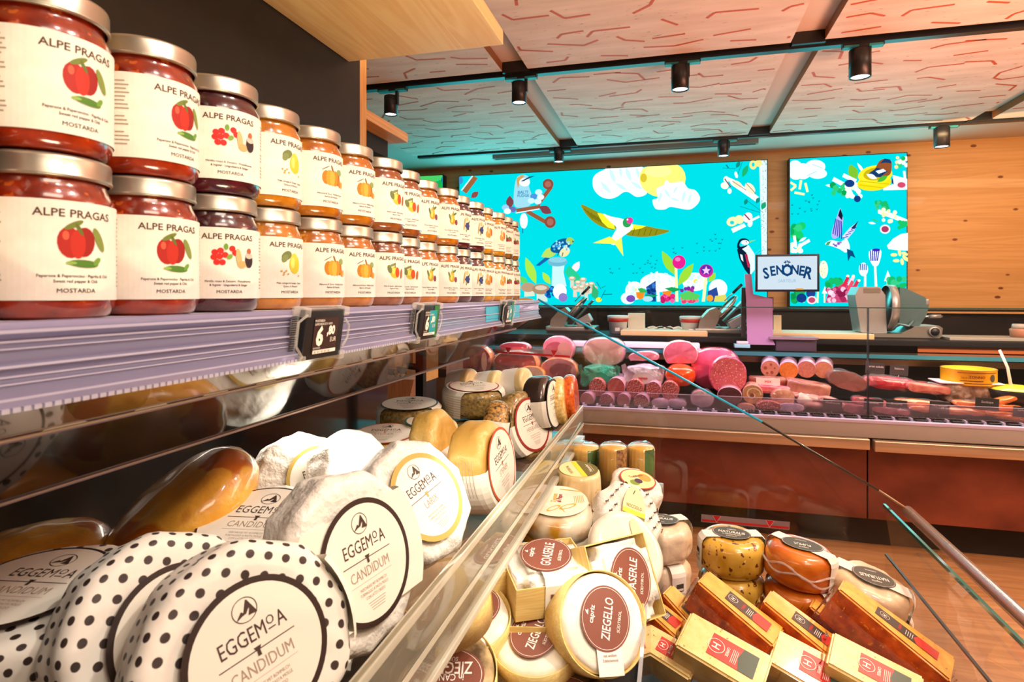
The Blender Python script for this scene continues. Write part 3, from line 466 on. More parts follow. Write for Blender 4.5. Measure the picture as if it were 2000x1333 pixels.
def price_tag(y, blue, label):
    M = Matrix.Translation((-.300, y, ZS-.0205)) @ Matrix.Rotation(math.radians(8), 4, 'Y') @ Matrix(((0, 0, 1, 0), (1, 0, 0, 0), (0, 1, 0, 0), (0, 0, 0, 1)))
    t = thing('price_display', label, 'price tag', M, 'electronic shelf price tags')
    b = MB(); b.box((-.0300, -.0215, -.005), (.0300, .0215, .002), BLACK, None, .001)
    b.rect(ident, -.018, -.017, .020, .015, flat(hexc('38221e'), .4), .0025)
    if blue:
        b.poly(ident, [(.0, -.017), (.020, -.017), (.020, .015), (-.004, .015)], flat(hexc('1a9aa8'), .3), .0027); b.poly(ident, [(.014, -.017), (.026, -.0205), (.026, .0205), (.010, .0205)], flat(hexc('2a7a2c'), .3), .0026)
    b.text(ident, 'MOSTARDA', -.018, .0125, .0022, TAGW, .003, align='L', bold=.01, sx=.9); b.text(ident, 'LAMPONE/ACETO 160GR', -.018, .0095, .0020, TAGW, .003, align='L', bold=.01, sx=.85)
    b.text(ident, '6', -.0085, -.001, .0155, TAGW, .003, bold=.05, sx=.95); b.text(ident, ',80', .0085, .0035, .0075, TAGW, .003, bold=.05, sx=.95); b.text(ident, 'EUR', .013, -.005, .0042, TAGW, .003, sx=.9)
    b.text(ident, '42,50 EUR/KG', -.017, -.0115, .0016, TAGW, .003, align='L', sx=.8); b.rect(ident, -.017, -.0165, .019, -.0133, TAGW, .003)
    for i in range(14): b.rect(ident, -.015+i*.0018+(i*7 % 3)*.0003, -.016, -.0143+i*.0018, -.014, INK, .0034)
    b.build('tag_screen', t)
    b = MB()
    for (x, yy) in ((-.031, .020), (.031, .020), (-.031, -.021), (.031, -.021)):
        b.box((x-.0045, yy-.004, -.008), (x+.0045, yy+.004, .004), CLIP, None, .0012)
    b.box((-.037, -.026, -.0085), (.037, .024, -.0055), CLIP, None, .001)
    b.tube([(-.031, .018, .003), (-.041, .012, .002), (-.0405, -.008, .002), (-.031, -.018, .003)], .0012, CLIP, 6); b.tube([(.031, .012, .003), (.040, .006, .002), (.0395, -.006, .002), (.031, -.013, .003)], .0012, CLIP, 6)
    for i in range(18): b.box((-.040, -.017+i*.0019, -.0052), (-.033, -.0163+i*.0019, -.0048), BLACK)
    b.build('clear_holder', t)
for (u, bl, l) in ((630, 0, 'black electronic price tag reading 6,80 in a clear clip, nearest on the rail'), (836, 1, 'black and teal price tag reading 6,80, second along the rail'), (992, 1, 'small turquoise price tag at the far end of the jar rail')):
    p = atX(u, 650, -.300); price_tag(p.y, bl, l)
# ------------------------------------------------------------------ preserve jars
JR, JH = .0357, .0935
def jam(c1, c2, c3=None): return mottled(c1, c2, 55, .22, .25, 80, 1.0, 0, 3, .35, .7, (1, 1, 1), c3, 130, .64)
RED = jam(hexc('681606'), hexc('a4300a'), hexc('b85018')); DARK = jam(hexc('2c0812'), hexc('521020')); AMB = jam(hexc('a45c08'), hexc('cc8418'), hexc('b06808')); ORG = jam(hexc('985004'), hexc('c0740c'), hexc('cc8c28')); BRN = jam(hexc('70340e'), hexc('985420'), hexc('a86a30')); GOLD = jam(hexc('a86c08'), hexc('d09818')); GREENJ = jam(hexc('6a4408'), hexc('94641a'))
LIDM = flat(hexc('b0a89a'), .33, .85); JLABEL = mottled((.80, .76, .68), (.86, .83, .76), 80, .6, .15, 400, bdist=.0005)
JINK = flat(hexc('4a2c16'), .6); JINK2 = flat(hexc('2a1c14'), .6)
def cyl(r):
    return lambda x, y, z=0: Vector(((r+z)*math.cos(x/r), (r+z)*math.sin(x/r), y))
def L(h): return flat(hexc(h), .55)
def icon(kind):
    S_ = []
    e = lambda x, y, rx, ry, c, rot=0: S_.append((x, y, rx, ry, rot, c))
    if kind == 'pepper':
        e(-.0035, 0, .0045, .0068, 'a81808', .1); e(.002, .0005, .0045, .0066, '941206', -.1); e(-.0005, -.0005, .003, .0064, 'b82412'); e(-.005, .003, .0012, .002, 'd8583c'); e(-.002, .0078, .004, .0012, '6a7a2c', .5); e(0, .006, .0008, .003, '5a6a24', .5); e(.0085, .002, .0018, .0058, '7a8a3c', .45); e(.002, -.009, .0062, .0017, '4a7a24', -.05); e(.0075, -.0078, .0022, .0012, '6a9a34', .8); e(-.003, -.0088, .002, .0007, '8ab04c')
    elif kind == 'lingon':
        for x, y in ((-.009, .003), (-.006, .004), (-.0095, 0), (-.0065, .0005), (-.0035, .0015), (-.008, -.003), (-.005, -.003), (.0005, .0055), (.0022, .003)): e(x, y, .0018, .0018, 'c81c14')
        e(-.003, .0065, .0012, .002, '6a9a34'); e(-.001, .0005, .0018, .0014, '7aa03c', .6); e(.0045, .000, .0018, .0058, 'd0b078', .15); e(.0065, -.004, .003, .0022, 'c8a468'); e(.0115, -.0015, .003, .0045, '2a1820'); e(.0115, .0015, .0028, .0018, 'c8bcb0'); e(.0115, .0045, .0015, .0018, 'b05a34')
    elif kind == 'quince':
        e(.003, -.001, .0052, .0068, 'c8c030'); e(.0025, .004, .003, .003, 'd0c840'); e(.001, 0, .0018, .004, 'e0dc70'); e(-.004, .005, .0042, .003, '6a7a44', .5); e(-.0055, .003, .003, .0022, '7a8a50', .9)
        for x, y in ((-.008, -.006), (-.006, -.007), (-.0045, -.0058), (-.003, -.008), (-.0065, -.0085), (.007, -.009)): e(x, y, .0008, .0006, 'c09a3c')
    elif kind == 'pumpkin':
        e(-.0055, -.0015, .0036, .0055, 'b87818'); e(.0055, -.0015, .0036, .0055, 'a86a14'); e(-.0025, -.0015, .0034, .0062, 'd89828'); e(.0028, -.0015, .0034, .0062, 'c8841c'); e(0, -.0015, .0026, .0064, 'e0a840'); e(.0, .006, .0008, .003, '8a6a2c', .4); e(-.006, .006, .004, .0003, '6a5a34', .5); e(.008, .004, .0032, .0026, '8a9a54'); e(.0085, -.005, .0022, .003, 'c07a1c', .3); e(.0115, -.0055, .0016, .0028, 'd0a050', -.2)
    elif kind == 'apple':
        e(.0, -.001, .0055, .0058, 'c0b830'); e(.003, -.001, .0028, .005, 'c04818'); e(-.002, .0005, .002, .003, 'd8d460'); e(.009, -.002, .002, .005, 'a85a24', -.15); e(-.006, .002, .0022, .0042, '6a7440', .3); e(-.003, .006, .0042, .0012, '7a8448', .4); e(.0, .006, .0004, .0028, '5a3a20')
    elif kind == 'pear':
        e(-.001, -.0025, .0045, .0048, 'b89a28'); e(-.0005, .003, .0027, .0042, 'b8a838'); e(-.002, -.001, .0016, .004, 'd4cc60'); e(.0055, -.004, .0028, .0036, '7a3a54'); e(.003, .0065, .0034, .0014, '5a7434', .5); e(-.005, .002, .0012, .004, '6a7a3c', .3); e(.0, .008, .0004, .002, '5a3a20')
    elif kind == 'blue':
        for x, y in ((0, 0), (.003, .001), (.0015, -.003), (.0045, -.002), (-.0015, -.0025), (.003, -.0055), (.0, -.006)): e(x, y, .0021, .0021, '2c3a78')
        e(-.0045, .0, .0012, .0085, 'b89c50', -.15); e(.0005, .0065, .0024, .003, 'd0bc84'); e(.005, .003, .0012, .003, '7a8a44', -.3); e(-.001, -.008, .0012, .0025, '8a9a50')
    elif kind == 'ginger':
        e(-.003, -.003, .003, .005, 'c8a050'); e(.0005, -.005, .0032, .0036, 'b88e40'); e(.0035, .001, .0028, .0062, 'd0902c', .1); e(-.002, .005, .002, .004, 'c8b070'); e(.006, .0, .0018, .0055, 'b05a24')
    elif kind == 'fig':
        e(-.003, -.001, .0045, .004, '7a1c34'); e(.003, .0, .0035, .0042, '5a7a34'); e(.0015, -.0025, .002, .0024, 'a02c48'); e(-.003, .004, .0012, .0034, '6a8a44', .3); e(.007, -.001, .002, .0038, '9a3c2c')
    return S_
NAMES = {'pepper': ('Peperone & Peperoncino · Paprika & Chili', 'Sweet red pepper & Chili'), 'lingon': ('Mirtillo rosso & Zenzero · Preiselbeeren', '& Ingwer · Lingonberry & Ginger'), 'quince': ('Mela cotogna & Senape · Quitte', 'Quince & Mustard'), 'pumpkin': ('Albicocca & Zucca · Marille & Kürbis', 'Apricot & Pumpkin'), 'apple': ('Mela & Cipolla · Apfel & Zwiebel', 'Apple & Onion'), 'pear': ('Pera & Zafferano · Birne & Safran', 'Pear & Saffron'), 'blue': ('Mirtillo & Senape · Heidelbeere', 'Blueberry'), 'ginger': ('Zucca & Zenzero · Kürbis', 'Pumpkin & Ginger'), 'fig': ('Fichi & Senape · Feige', 'Fig & Mustard')}
JAMS = {'pepper': RED, 'lingon': DARK, 'quince': AMB, 'pumpkin': ORG, 'apple': BRN, 'pear': ORG, 'blue': DARK, 'ginger': GOLD, 'fig': GREENJ}
def make_jar(kind):
    t = thing('preserve_jar', 'jar', 'jar')
    b = MB(); R = JR
    b.lathe([(0, 0), (R*.80, 0), (R*.90, .002), (R*.97, .007), (R*.985, .012), (R*.985, JH*.70), (R*.97, JH*.75), (R*.90, JH*.80), (R*.86, JH*.83), (R*.86, JH*.88), (R*.84, JH*.90), (0, JH*.90)], JAMS[kind], 48)
    b.build('jar_glass', t)
    b = MB(); r = R*.935
    b.lathe([(r*.97, JH*.858), (r, JH*.862), (r*1.012, JH*.868), (r*1.012, JH*.878), (r, JH*.884), (r, JH*.975), (r*.985, JH*.992), (r*.94, JH), (r*.88, JH), (r*.86, JH*.99), (0, JH*.99)], LIDM, 56); b.build('lid', t)
    b = MB(); rl = R*.985+.0005; g = cyl(rl); Wd = rl*PI*.80; z0, z1 = JH*.115, JH*.715
    b.rect(g, -Wd, z0, Wd, z1, JLABEL, 0, 56, 1)
    b.text(g, 'ALPE PRAGAS', 0, z1-.0070, .0044, JINK, .0002, bold=.012, sx=1.08)
    cx, cy = .001, (z0+z1)/2+.0045
    for i, (x, y, rx, ry, rot, c) in enumerate(icon(kind)): b.disc(g, cx+x*1.35, cy+y*1.3, rx*1.35, ry*1.3, L(c), rot, 16, 3, 0, .0002+i*.00003)
    a, c = NAMES[kind]
    b.text(g, a, 0, z0+.0138, .0017, JINK2, .0002, sx=.92, bold=.01); b.text(g, c, 0, z0+.0108, .0017, JINK2, .0002, sx=.92, bold=.01)
    b.text(g, 'MOSTARDA', 0, z0+.0055, .0024, JINK2, .0002, bold=.006, sx=1.1)
    rr = random.Random(kind)
    for i in range(17):
        if i in (8, 12): continue
        yy = z1-.006-i*.0026; w = rr.uniform(.007, .0105)
        b.line(g, -.0450, yy, -.0450+w, yy, .0009, GREYINK, .0002, 3)
        b.line(g, .0330, yy, .0330+rr.uniform(.006, .011), yy, .0009, GREYINK, .0002, 3)
    b.build('label', t)
    return t
cols = [('pepper', -25, 13), ('pepper', 228, 13), ('pepper', 390, 17), ('lingon', 508, 8), ('quince', 592, 30), ('pumpkin', 673, 30), ('pumpkin', 733, 30), ('apple', 790, 27), ('apple', 824, 20), ('pear', 857, 30), ('pear', 898, 28), ('blue', 922, 34), ('blue', 948, 34), ('ginger', 967, 26), ('ginger', 990, 36), ('fig', 1004, 26), ('fig', 1016, 38)]
WHAT = {'pepper': 'red pepper', 'lingon': 'dark red lingonberry', 'quince': 'amber quince', 'pumpkin': 'orange pumpkin', 'apple': 'brown apple', 'pear': 'orange pear', 'blue': 'dark blueberry', 'ginger': 'golden ginger', 'fig': 'brown-green fig'}
ORD = {('pepper', 0): 'cut off by the left picture edge', ('pepper', 1): 'first whole one from the left', ('pepper', 2): 'second whole one, beside the dark berry jar', ('lingon', 0): 'between pepper and quince jars', ('quince', 0): 'between berry and pumpkin jars', ('pumpkin', 0): 'nearer of its pair', ('pumpkin', 1): 'farther of its pair', ('apple', 0): 'nearer of its pair', ('apple', 1): 'farther of its pair', ('pear', 0): 'nearer of its pair', ('pear', 1): 'farther of its pair', ('blue', 0): 'nearer of its pair', ('blue', 1): 'farther of its pair', ('ginger', 0): 'nearer of its pair', ('ginger', 1): 'farther of its pair', ('fig', 0): 'nearer, last but one in the row', ('fig', 1): 'very last at the far end'}
protos = {}; seen = {}; placed = []
JX = -.362
for (kind, ur, off) in cols:
    # centre of the jar whose right outline falls at this picture column
    r = ray(ur, 575); dirv = Vector((r.x, r.y)).normalized() # line through origin; circle centre at x=JX tangent on its left side
    nrm = Vector((-dirv.y, dirv.x))
    # distance of the centre (JX,y) from the line = JR, centre lying to the left of it
    jx = JX
    while True:
        yc = (JR - nrm.x*jx)/nrm.y
        if all(math.hypot(jx-q[0], yc-q[1]) > 2*JR+.0012 for q in placed): break
        jx -= .0015
    placed.append((jx, yc))
    n_ = seen.get(kind, 0); seen[kind] = n_+1
    for row in (0, 1):
        if kind not in protos: o = make_jar(kind); protos[kind] = o
        else: o = copy_tree(protos[kind])
        dy = random.uniform(-.0004, .0004)*row; dx = random.uniform(-.002, .002)*row
        face = -math.degrees(math.atan2(yc, -jx))+off+11+(row*random.uniform(-3, 7))
        if row and kind == 'pepper': face += 8
        o.location = (jx+dx, yc+dy, ZS+.0003+row*(JH+.0006)); o.rotation_euler = (0, 0, math.radians(face))
        o['label'] = 'preserve jar with %s picture, %s row, %s' % (WHAT[kind], 'upper' if row else 'lower', ORD[(kind, n_)])
        o['category'] = 'jar'; o['group'] = 'preserve jars on the shelf'
# ================================================================== CHILLED CHEESE CASE
t = thing('cheese_case', 'open chilled cheese display case with clear tray, glass sides and black deck', 'display case', None)
DARKW = mottled((.010, .008, .008), (.024, .017, .015), 8, .16, 0, None, .4)
b = MB(); b.box((-.715, -.5, .60), (-.70, YE, 1.352), DARKW); b.build('back_wall', t)
b = MB(); b.box((-.70, -.5, 0), (.43, YE+.02, .655), mottled(hexc('5a2c1c'), hexc('8a4a2c'), 6, .4, 0, None, .2)); b.build('case_body', t)
DECK = flat((.03, .03, .033), .35); WIRE = flat(hexc('a8a29a'), .35, .6)
b = MB(); b.box((-.70, -.5, .655), (.43, YE+.02, .675), DECK); b.build('deck', t)
b = MB()
y = -.1
while y < 1.36: b.box((.20, y, .684), (.385, y+.003, .687), WIRE); y += .022
for x in (.20, .29, .385): b.box((x-.002, -.1, .680), (x+.002, 1.36, .684), WIRE)
for x in (.22, .36):
    for yy in (0, .6, 1.3): b.box((x-.003, yy, .675), (x+.003, yy+.006, .681), WIRE)
b.build('wire_rack', t)
b = MB(); b.box((-.68, -.45, .675), (-.055, .93, .875), DECK); b.box((-.68, .93, .675), (-.055, 1.36, .968), DECK); b.build('display_riser', t)
CLEAR = glass((.985, .985, .98), .8, .02); TRAYG = glass((.86, .80, .74), .7, .03, .06, (.5, .4, .33)); EDGE = glass((.70, .68, .60), 1.2, .04, .16, (.62, .60, .50)); EDGE2 = glass((.9, .9, .85), 1.2, .04, .45, (.80, .78, .66))
ZT = 1.06
b = MB(); b.box((-.695, -.45, ZT-.005), (-.203, YE-.01, ZT), TRAYG); b.build('tray_floor', t)
b = MB(); b.box((-.2065, -.45, ZT-.012), (-.2005, YE-.012, ZT+.064), EDGE, None, .001); b.box((-.2115, -.45, ZT-.014), (-.1965, YE-.012, ZT-.006), EDGE2, None, .0015); b.box((-.2075, -.45, ZT+.056), (-.2000, YE-.012, ZT+.064), EDGE2, None, .001); b.box((-.2000, -.45, ZT+.018), (-.1992, YE-.012, ZT+.024), EDGE2); b.build('tray_rail', t)
b = MB()
def sl(x): return CAMZ-.052-.62*(-.312-x)
b.add([(x, y, sl(x)) for x in (-.314, -.36) for y in (-.45, YE-.02)], [(0, 1, 3, 2)], glass((.66, .52, .42), 1.6, .05, .14, (.24, .13, .07), 2.6)); b.add([(x, y, sl(x)) for x in (-.36, -.476) for y in (-.45, YE-.02)], [(0, 1, 3, 2)], glass((.45, .42, .42), .8, .05, .06, (.05, .04, .045), 2.0)); b.build('sloped_glass', t)
b = MB(); PURP = flat(hexc('8c7c98'), .3)
for x, hh in ((-.36, .0032), (-.476, .0034)):
    b.box((x-.002, -.45, sl(x)-hh/2), (x+.002, YE-.02, sl(x)+hh/2), PURP); b.box((x+.002, -.45, sl(x)-.0006), (x+.0026, YE-.02, sl(x)+.0009), flat(hexc('c8b49a'), .3))
b.build('glass_seam', t)
TRI = flat(hexc('d8d2c6'), .6)  # pale triangles imitate reflected gaps between the jars, built as flat pieces
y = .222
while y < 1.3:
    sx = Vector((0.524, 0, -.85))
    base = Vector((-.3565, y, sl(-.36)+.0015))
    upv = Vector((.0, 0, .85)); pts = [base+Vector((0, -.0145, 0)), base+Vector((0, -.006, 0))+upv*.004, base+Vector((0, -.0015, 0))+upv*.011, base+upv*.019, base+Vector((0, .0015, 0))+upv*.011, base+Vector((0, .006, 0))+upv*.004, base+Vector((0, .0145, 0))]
    b = MB(); b.add(pts, [tuple(range(7))], TRI); b.build('gap_reflection', t); y += .0625
b = MB(); b.box((-.615, YE-.02, .96), (-.595, YE, 1.352), MATTEBLACK); b.build('end_post', t)
def zx(x): return [(-.31, 1.368), (.135, 1.134), (.409, .975), (.47, .935), (.50, .905), (.522, .88), (.530, .86)]
pts = zx(0)+[(.53, .60), (-.595, .60), (-.595, 1.352), (-.33, 1.352)]
b = MB(); b.add([(x, y, z) for y in (YE-.003, YE+.003) for x, z in pts], [tuple(range(len(pts))), tuple(range(2*len(pts)-1, len(pts)-1, -1))], CLEAR); b.build('end_glass', t)
b = MB(); TEAL = flat(hexc('08b8f0'), .25, 0, .5); DK = flat(hexc('3a3028'), .3, 0, .5); GLD = flat(hexc('c09a78'), .3)  # cyan stretch is screen light refracted in the glass edge, given as colour
q = zx(0)
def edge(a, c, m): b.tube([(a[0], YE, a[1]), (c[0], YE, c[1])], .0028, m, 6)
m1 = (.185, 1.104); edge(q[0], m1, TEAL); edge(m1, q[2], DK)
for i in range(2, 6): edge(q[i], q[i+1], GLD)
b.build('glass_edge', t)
b = MB(); b.add([(.418, -.3, .947), (.418, YE-.005, .947), (.470, YE-.005, .60), (.470, -.3, .60)], [(0, 1, 2, 3)], glass((.97, .98, .97), .8, .02)); b.build('front_glass', t)
b = MB(); b.box((.4155, -.3, .944), (.4205, YE-.006, .950), flat(hexc('0c6a62'), .15, 0, 1)); b.build('front_glass_edge', t)
b = MB(); b.tube([(.462, -.3, .937), (.462, YE, .937)], .011, glass((.80, .70, .62), 1.4, .12, .32, (.55, .36, .26)), 12); b.build('bumper_rail', t)
b = MB(); b.box((.400, -.2, .69), (.403, 1.33, .872), glass((.97, .97, .97), .35, .02)); b.box((.3995, -.2, .869), (.4035, 1.33, .8725), flat((.05, .05, .055), .3)); b.build('inner_guard', t)
b = MB(); b.box((-.0365, .2, .70), (-.0335, 1.33, .968), glass((.96, .96, .95), 1, .02, .01)); b.build('divider_panel', t)
b = MB(); b.box((-.0372, .2, .966), (-.0328, 1.33, .9690), glass((.8, .84, .84), 1, .03, .2)); b.box((-.0395, 1.326, .90), (-.0305, 1.332, .966), glass((.9, .95, .95), 1, .03, .4)); b.box((-.045, 1.30, .952), (-.020, 1.334, .976), CLIP, None, .003); b.build('divider_edge', t)
def sticker(q, label):
    b = MB(); y = YE-.006; P = [atY(u, v, y) for u, v in q]
    f = lambda s, w, z=0: (P[0]*(1-s)+P[1]*s)*(1-w)+(P[3]*(1-s)+P[2]*s)*w+Vector((0, -z, 0))
    b.rect(f, 0, 0, 1, 1, glass((.9, .85, .88), .3, .2, .45, (.62, .45, .5)), 0); RD = flat(hexc('c81c24'), .5)
    b.rect(f, 0.01, .62, .99, .88, RD, .0003)
    for s in (.18, .78): b.poly(f, [(s-.05, .02), (s+.05, .02), (s, .95)], flat(hexc('d8a0a8'), .5), .0005); b.poly(f, [(s-.042, .04), (s+.042, .04), (s, .82)], RD, .0007)
    b.build('red_line_sticker', t)['label'] = label
sticker([(967, 677), (1116, 686), (1115, 701), (966, 691)], 'clear strip with red fill line and two red triangles')
sticker([(1370, 1005), (1543, 1020), (1542, 1036), (1369, 1020)], 'clear strip with red fill line, low on the end glass')
# ------------------------------------------------------------------ cheeses
def fnoise(amp, freq, facets=0, famp=0, seed=0):
    def g(p, a):
        q = p*freq+Vector((seed*3.1, seed*1.7, seed)); n = noise.noise(q)*.6+noise.noise(q*2.7)*.4-(abs(noise.noise(q*1.9+Vector((9, 2, 5))))*.9 if facets else 0); r = math.hypot(p.x, p.y)
        k = 1
        if facets and r > 1e-5: ph = (a*facets/(2*PI)) % 1-.5; k = 1-famp*(1-(abs(ph)*2)**2)
        e = (p.normalized() if p.length > 1e-6 else Vector((0, 0, 1)))*n*amp
        return Vector((p.x*k, p.y*k, p.z))+e
    return g
def puck(b, R, T, bev, mat, n=72, fn=None, dome=0, M=None):
    pr = [(1e-5, -T/2), (R*.5, -T/2), (R-bev, -T/2)]+[(R-bev+bev*math.sin(a), -T/2+bev-bev*math.cos(a)) for a in [PI/2*i/5 for i in range(1, 6)]]
    if T-2*bev > .008: pr += [(R, -T/2+bev+(T-2*bev)*i/5) for i in range(1, 5)]
    pr += [(R-bev+bev*math.cos(a), T/2-bev+bev*math.sin(a)) for a in [PI/2*i/5 for i in range(0, 6)]]
    pr += [((R-bev)*(1-i/7), T/2+dome*math.sin(PI/2*i/7)) for i in range(1, 7)]+[(1e-5, T/2+dome)]
    return b.lathe(pr, mat, n, M, True, fn)
def band(b, R, T, w, mat, e=.001, off=0, fr=(0, 1), top=None):
    ys = [off-w/2+w*i/8 for i in range(9)]; zt = (top if top is not None else T/2)+e; vs = []
    for y in ys:
        X = math.sqrt(max((R+e)**2-y*y, 1e-6)); path = [(-X, -T/2*.95), (-X, T/2-.012), (-X+.002, T/2-.005), (-X+.009, zt), (X-.009, zt), (X-.002, T/2-.005), (X, T/2-.012), (X, -T/2*.95)]
        a = int(fr[0]*7); c = int(fr[1]*7); path = path[a:c+1]; n = len(path); vs += [Vector((x, y, z)) for x, z in path]
    b.add(vs, [(j*n+i, j*n+i+1, (j+1)*n+i+1, (j+1)*n+i) for j in range(8) for i in range(n-1)], mat)
def lab(z0): return lambda x, y, z=0: Vector((x, y, z0+z))
def egg_label(b, r, z0, ring, kind, ringw=.09):
    g = lab(z0); RC = flat(hexc(ring), .5); b.disc(g, 0, 0, r, r, RC, n=56); b.disc(g, 0, 0, r*(1-ringw), r*(1-ringw), LABEL, n=56, z=.0002); z = .0004; k = r/.055
    I = INK
    b.disc(g, 0, .034*k, .0098*k, .0092*k, I, n=28, r0=.93, z=z)
    b.poly(g, [(-.0085*k, .0285*k), (-.003*k, .034*k), (-.0015*k, .0325*k), (.0025*k, .0405*k), (.0035*k, .0405*k), (.0045*k, .035*k), (.002*k, .033*k), (.0005*k, .031*k), (-.003*k, .0305*k)], I, z)
    b.poly(g, [(.0035*k, .0405*k), (.0085*k, .0285*k), (.0015*k, .0290*k), (.0035*k, .0335*k)], I, z+.0001)
    hh = .0115*k; w1 = glyphs('EGGEM', .003)[2]*hh/.7*.70; w2 = glyphs('O', .003)[2]*hh*.6/.7*.85; w3 = glyphs('A', .003)[2]*hh/.7*.70; x0 = -(w1+w2+w3+.0026*k)/2
    b.text(g, 'EGGEM', x0, .0155*k, hh, I, z, sx=.70, bold=.003, align='L'); b.text(g, 'O', x0+w1+.0013*k, .0180*k, hh*.6, I, z, sx=.85, bold=.003, align='L'); b.line(g, x0+w1+.0016*k, .0118*k, x0+w1+w2+.001*k, .0118*k, .0010*k, I, z); b.text(g, 'A', x0+w1+w2+.0026*k, .0155*k, hh, I, z, sx=.70, bold=.003, align='L')
    b.line(g, -.030*k, .003*k, .030*k, .003*k, .0008*k, I, z); b.poly(g, [(-.003*k, .0055*k), (.003*k, .0055*k), (.0012*k, .0025*k), (.0014*k, -.0015*k), (-.0014*k, -.0015*k), (-.0012*k, .0025*k)], RC if ring not in ('2c1a12',) else I, z+.0002)
    b.text(g, kind, 0, -.0075*k, .0088*k, GREYINK, z, sx=.74); b.line(g, -.026*k, -.0155*k, .026*k, -.0155*k, .0003*k, GREYINK, z)
    for i, s in enumerate(('WEICHKÄSE MIT ROHMILCH', 'FORMAGGIO A PASTA MOLLE', 'CON LATTE CRUDO')): b.text(g, s, 0, (-.0205-.0042*i)*k, .0026*k, GREYINK, z, sx=.72)
    for i in range(4): b.line(g, (-.011+i*.001)*k, (-.034-.0022*i)*k, (.011-i*.001)*k, (-.034-.0022*i)*k, .0006*k, GREYINK, z)
def side_print(b, R, T, a0, a1, z0, z1, rows=9):
    """small print on the side of a band"""
    g = lambda x, y, z=0: Vector(((R+.0022)*math.cos(x), (R+.0022)*math.sin(x), y)); rr = random.Random(5)
    for i in range(rows):
        y = z1-(z1-z0)*(i+.5)/rows; b.line(g, a0+rr.uniform(0, .05), y, a1-rr.uniform(0, .12), y, .0007, GREYINK, 0, 8)
DOTS = None
def polka():
    m, n, l, bs = _new('dotted_paper'); tc = n.new('ShaderNodeTexCoord'); mp = n.new('ShaderNodeMapping'); mp.inputs['Scale'].default_value = (76, 76, 76); mp.inputs['Rotation'].default_value = (0, 0, .6)
    l.new(tc.outputs['UV'], mp.inputs['Vector']); fr = n.new('ShaderNodeVectorMath'); fr.operation = 'FRACTION'; l.new(mp.outputs[0], fr.inputs[0])
    sb = n.new('ShaderNodeVectorMath'); sb.operation = 'SUBTRACT'; sb.inputs[1].default_value = (.5, .5, 0); l.new(fr.outputs[0], sb.inputs[0])
    ln = n.new('ShaderNodeVectorMath'); ln.operation = 'LENGTH'; l.new(sb.outputs[0], ln.inputs[0])
    r = n.new('ShaderNodeValToRGB'); r.color_ramp.elements[0].position = .215; r.color_ramp.elements[1].position = .25; r.color_ramp.elements[0].color = (.035, .02, .017, 1); r.color_ramp.elements[1].color = (.86, .82, .75, 1)
    l.new(ln.outputs['Value'], r.inputs[0]); l.new(r.outputs[0], bs.inputs['Base Color']); bs.inputs['Roughness'].default_value = .55
    t2 = n.new('ShaderNodeTexNoise'); t2.inputs['Scale'].default_value = 22; t2.inputs['Detail'].default_value = 4; l.new(tc.outputs['Object'], t2.inputs['Vector']); bp = n.new('ShaderNodeBump'); bp.inputs['Strength'].default_value = .5; bp.inputs['Distance'].default_value = .006; l.new(t2.outputs['Fac'], bp.inputs['Height']); l.new(bp.outputs[0], bs.inputs['Normal'])
    return m
POLKA = polka()
def uv_flat(o, T):
    """lay the dot print over face and side: arc length along the profile as radius"""
    me = o.data; uv = me.uv_layers.new(name='print')
    for p in me.polygons:
        for li in p.loop_indices:
            c = me.vertices[me.loops[li].vertex_index].co; r = math.hypot(c.x, c.y); k = (r+(T/2-c.z))/max(r, 1e-5); uv.data[li].uv = (c.x*k, c.y*k)
GOLDF = mottled(hexc('c89a44'), hexc('dcb464'), 14, .42, .9, 34, .15, .05, 4, .3, .7, bdist=.005)
SMOKED = mottled(hexc('d88c24'), hexc('f4c04c'), 14, .28, .8, 55, .7, 0, 6, .3, .7, (1, 1, 1), hexc('c46a1c'), 14, .57)
HERB = mottled(hexc('5c4a20'), hexc('b89a58'), 150, .5, .9, 160, .5, 0, 4, .3, .7)
CRUST = mottled(hexc('3c2412'), hexc('c89a50'), 190, .55, .8, 150, .3, 0, 4, .35, .6)
CREAM = mottled(hexc('e2c88c'), hexc('f0dcae'), 30, .4, .15, 90, .3)
DARKWAX = mottled(hexc('221a18'), hexc('3c302c'), 30, .25, .2, 50, .7)
CORN = mottled(hexc('c8a04c'), hexc('f2dc9a'), 130, .3, .5, 150, .7); ORNG = mottled(hexc('b83c08'), hexc('e8741c'), 140, .25, .6, 150, .9)
EGC = 'cheese wheels on the clear tray'
def wheel(label, loc, N, R, T, mat, roll=0, name='round_cheese', cat='cheese', wr=.003, freq=18, facets=0, famp=0, bev=.012, lb=None, band_w=0, group=EGC, boff=0, dotted=False, sideprint=None, lxy=(0, 0), wrapper=None, dome=0, up=UP, bandfr=(0, 1)):
    t = thing(name, label, cat, frame(loc, N, up, math.radians(roll)), group)
    b = MB(); puck(b, R, T, bev, mat, 80, fnoise(wr, freq, facets, famp, random.random()*9), dome); o = b.build('wrapping' if mat in (WRAP, POLKA, GOLDF) else 'rind', t)
    if dotted: uv_flat(o, T)
    zt = T/2+dome+wr*.75
    if band_w: b = MB(); band(b, R+wr*.6, T, band_w, LABEL, .0012, boff, bandfr, T/2+wr*.75+dome); (side_print(b, R+wr*.6, T, *sideprint) if sideprint else 0); pb = b.build('paper_band', t)
    else: pb = t
    if lb:
        b = MB(); r, ring, kind = lb[:3]; b2 = lab(0); egg_label(b, r, zt+.0026, ring, kind, lb[3] if len(lb) > 3 else .09)
        if lxy != (0, 0):
            for q in b.v: q.x += lxy[0]; q.y += lxy[1]
        b.build('round_label', pb)
    return t
RB, GD, OR_, RDD, TL = '2c1a12', 'b89a3c', 'c0562c', '98201c', '1c6a68'
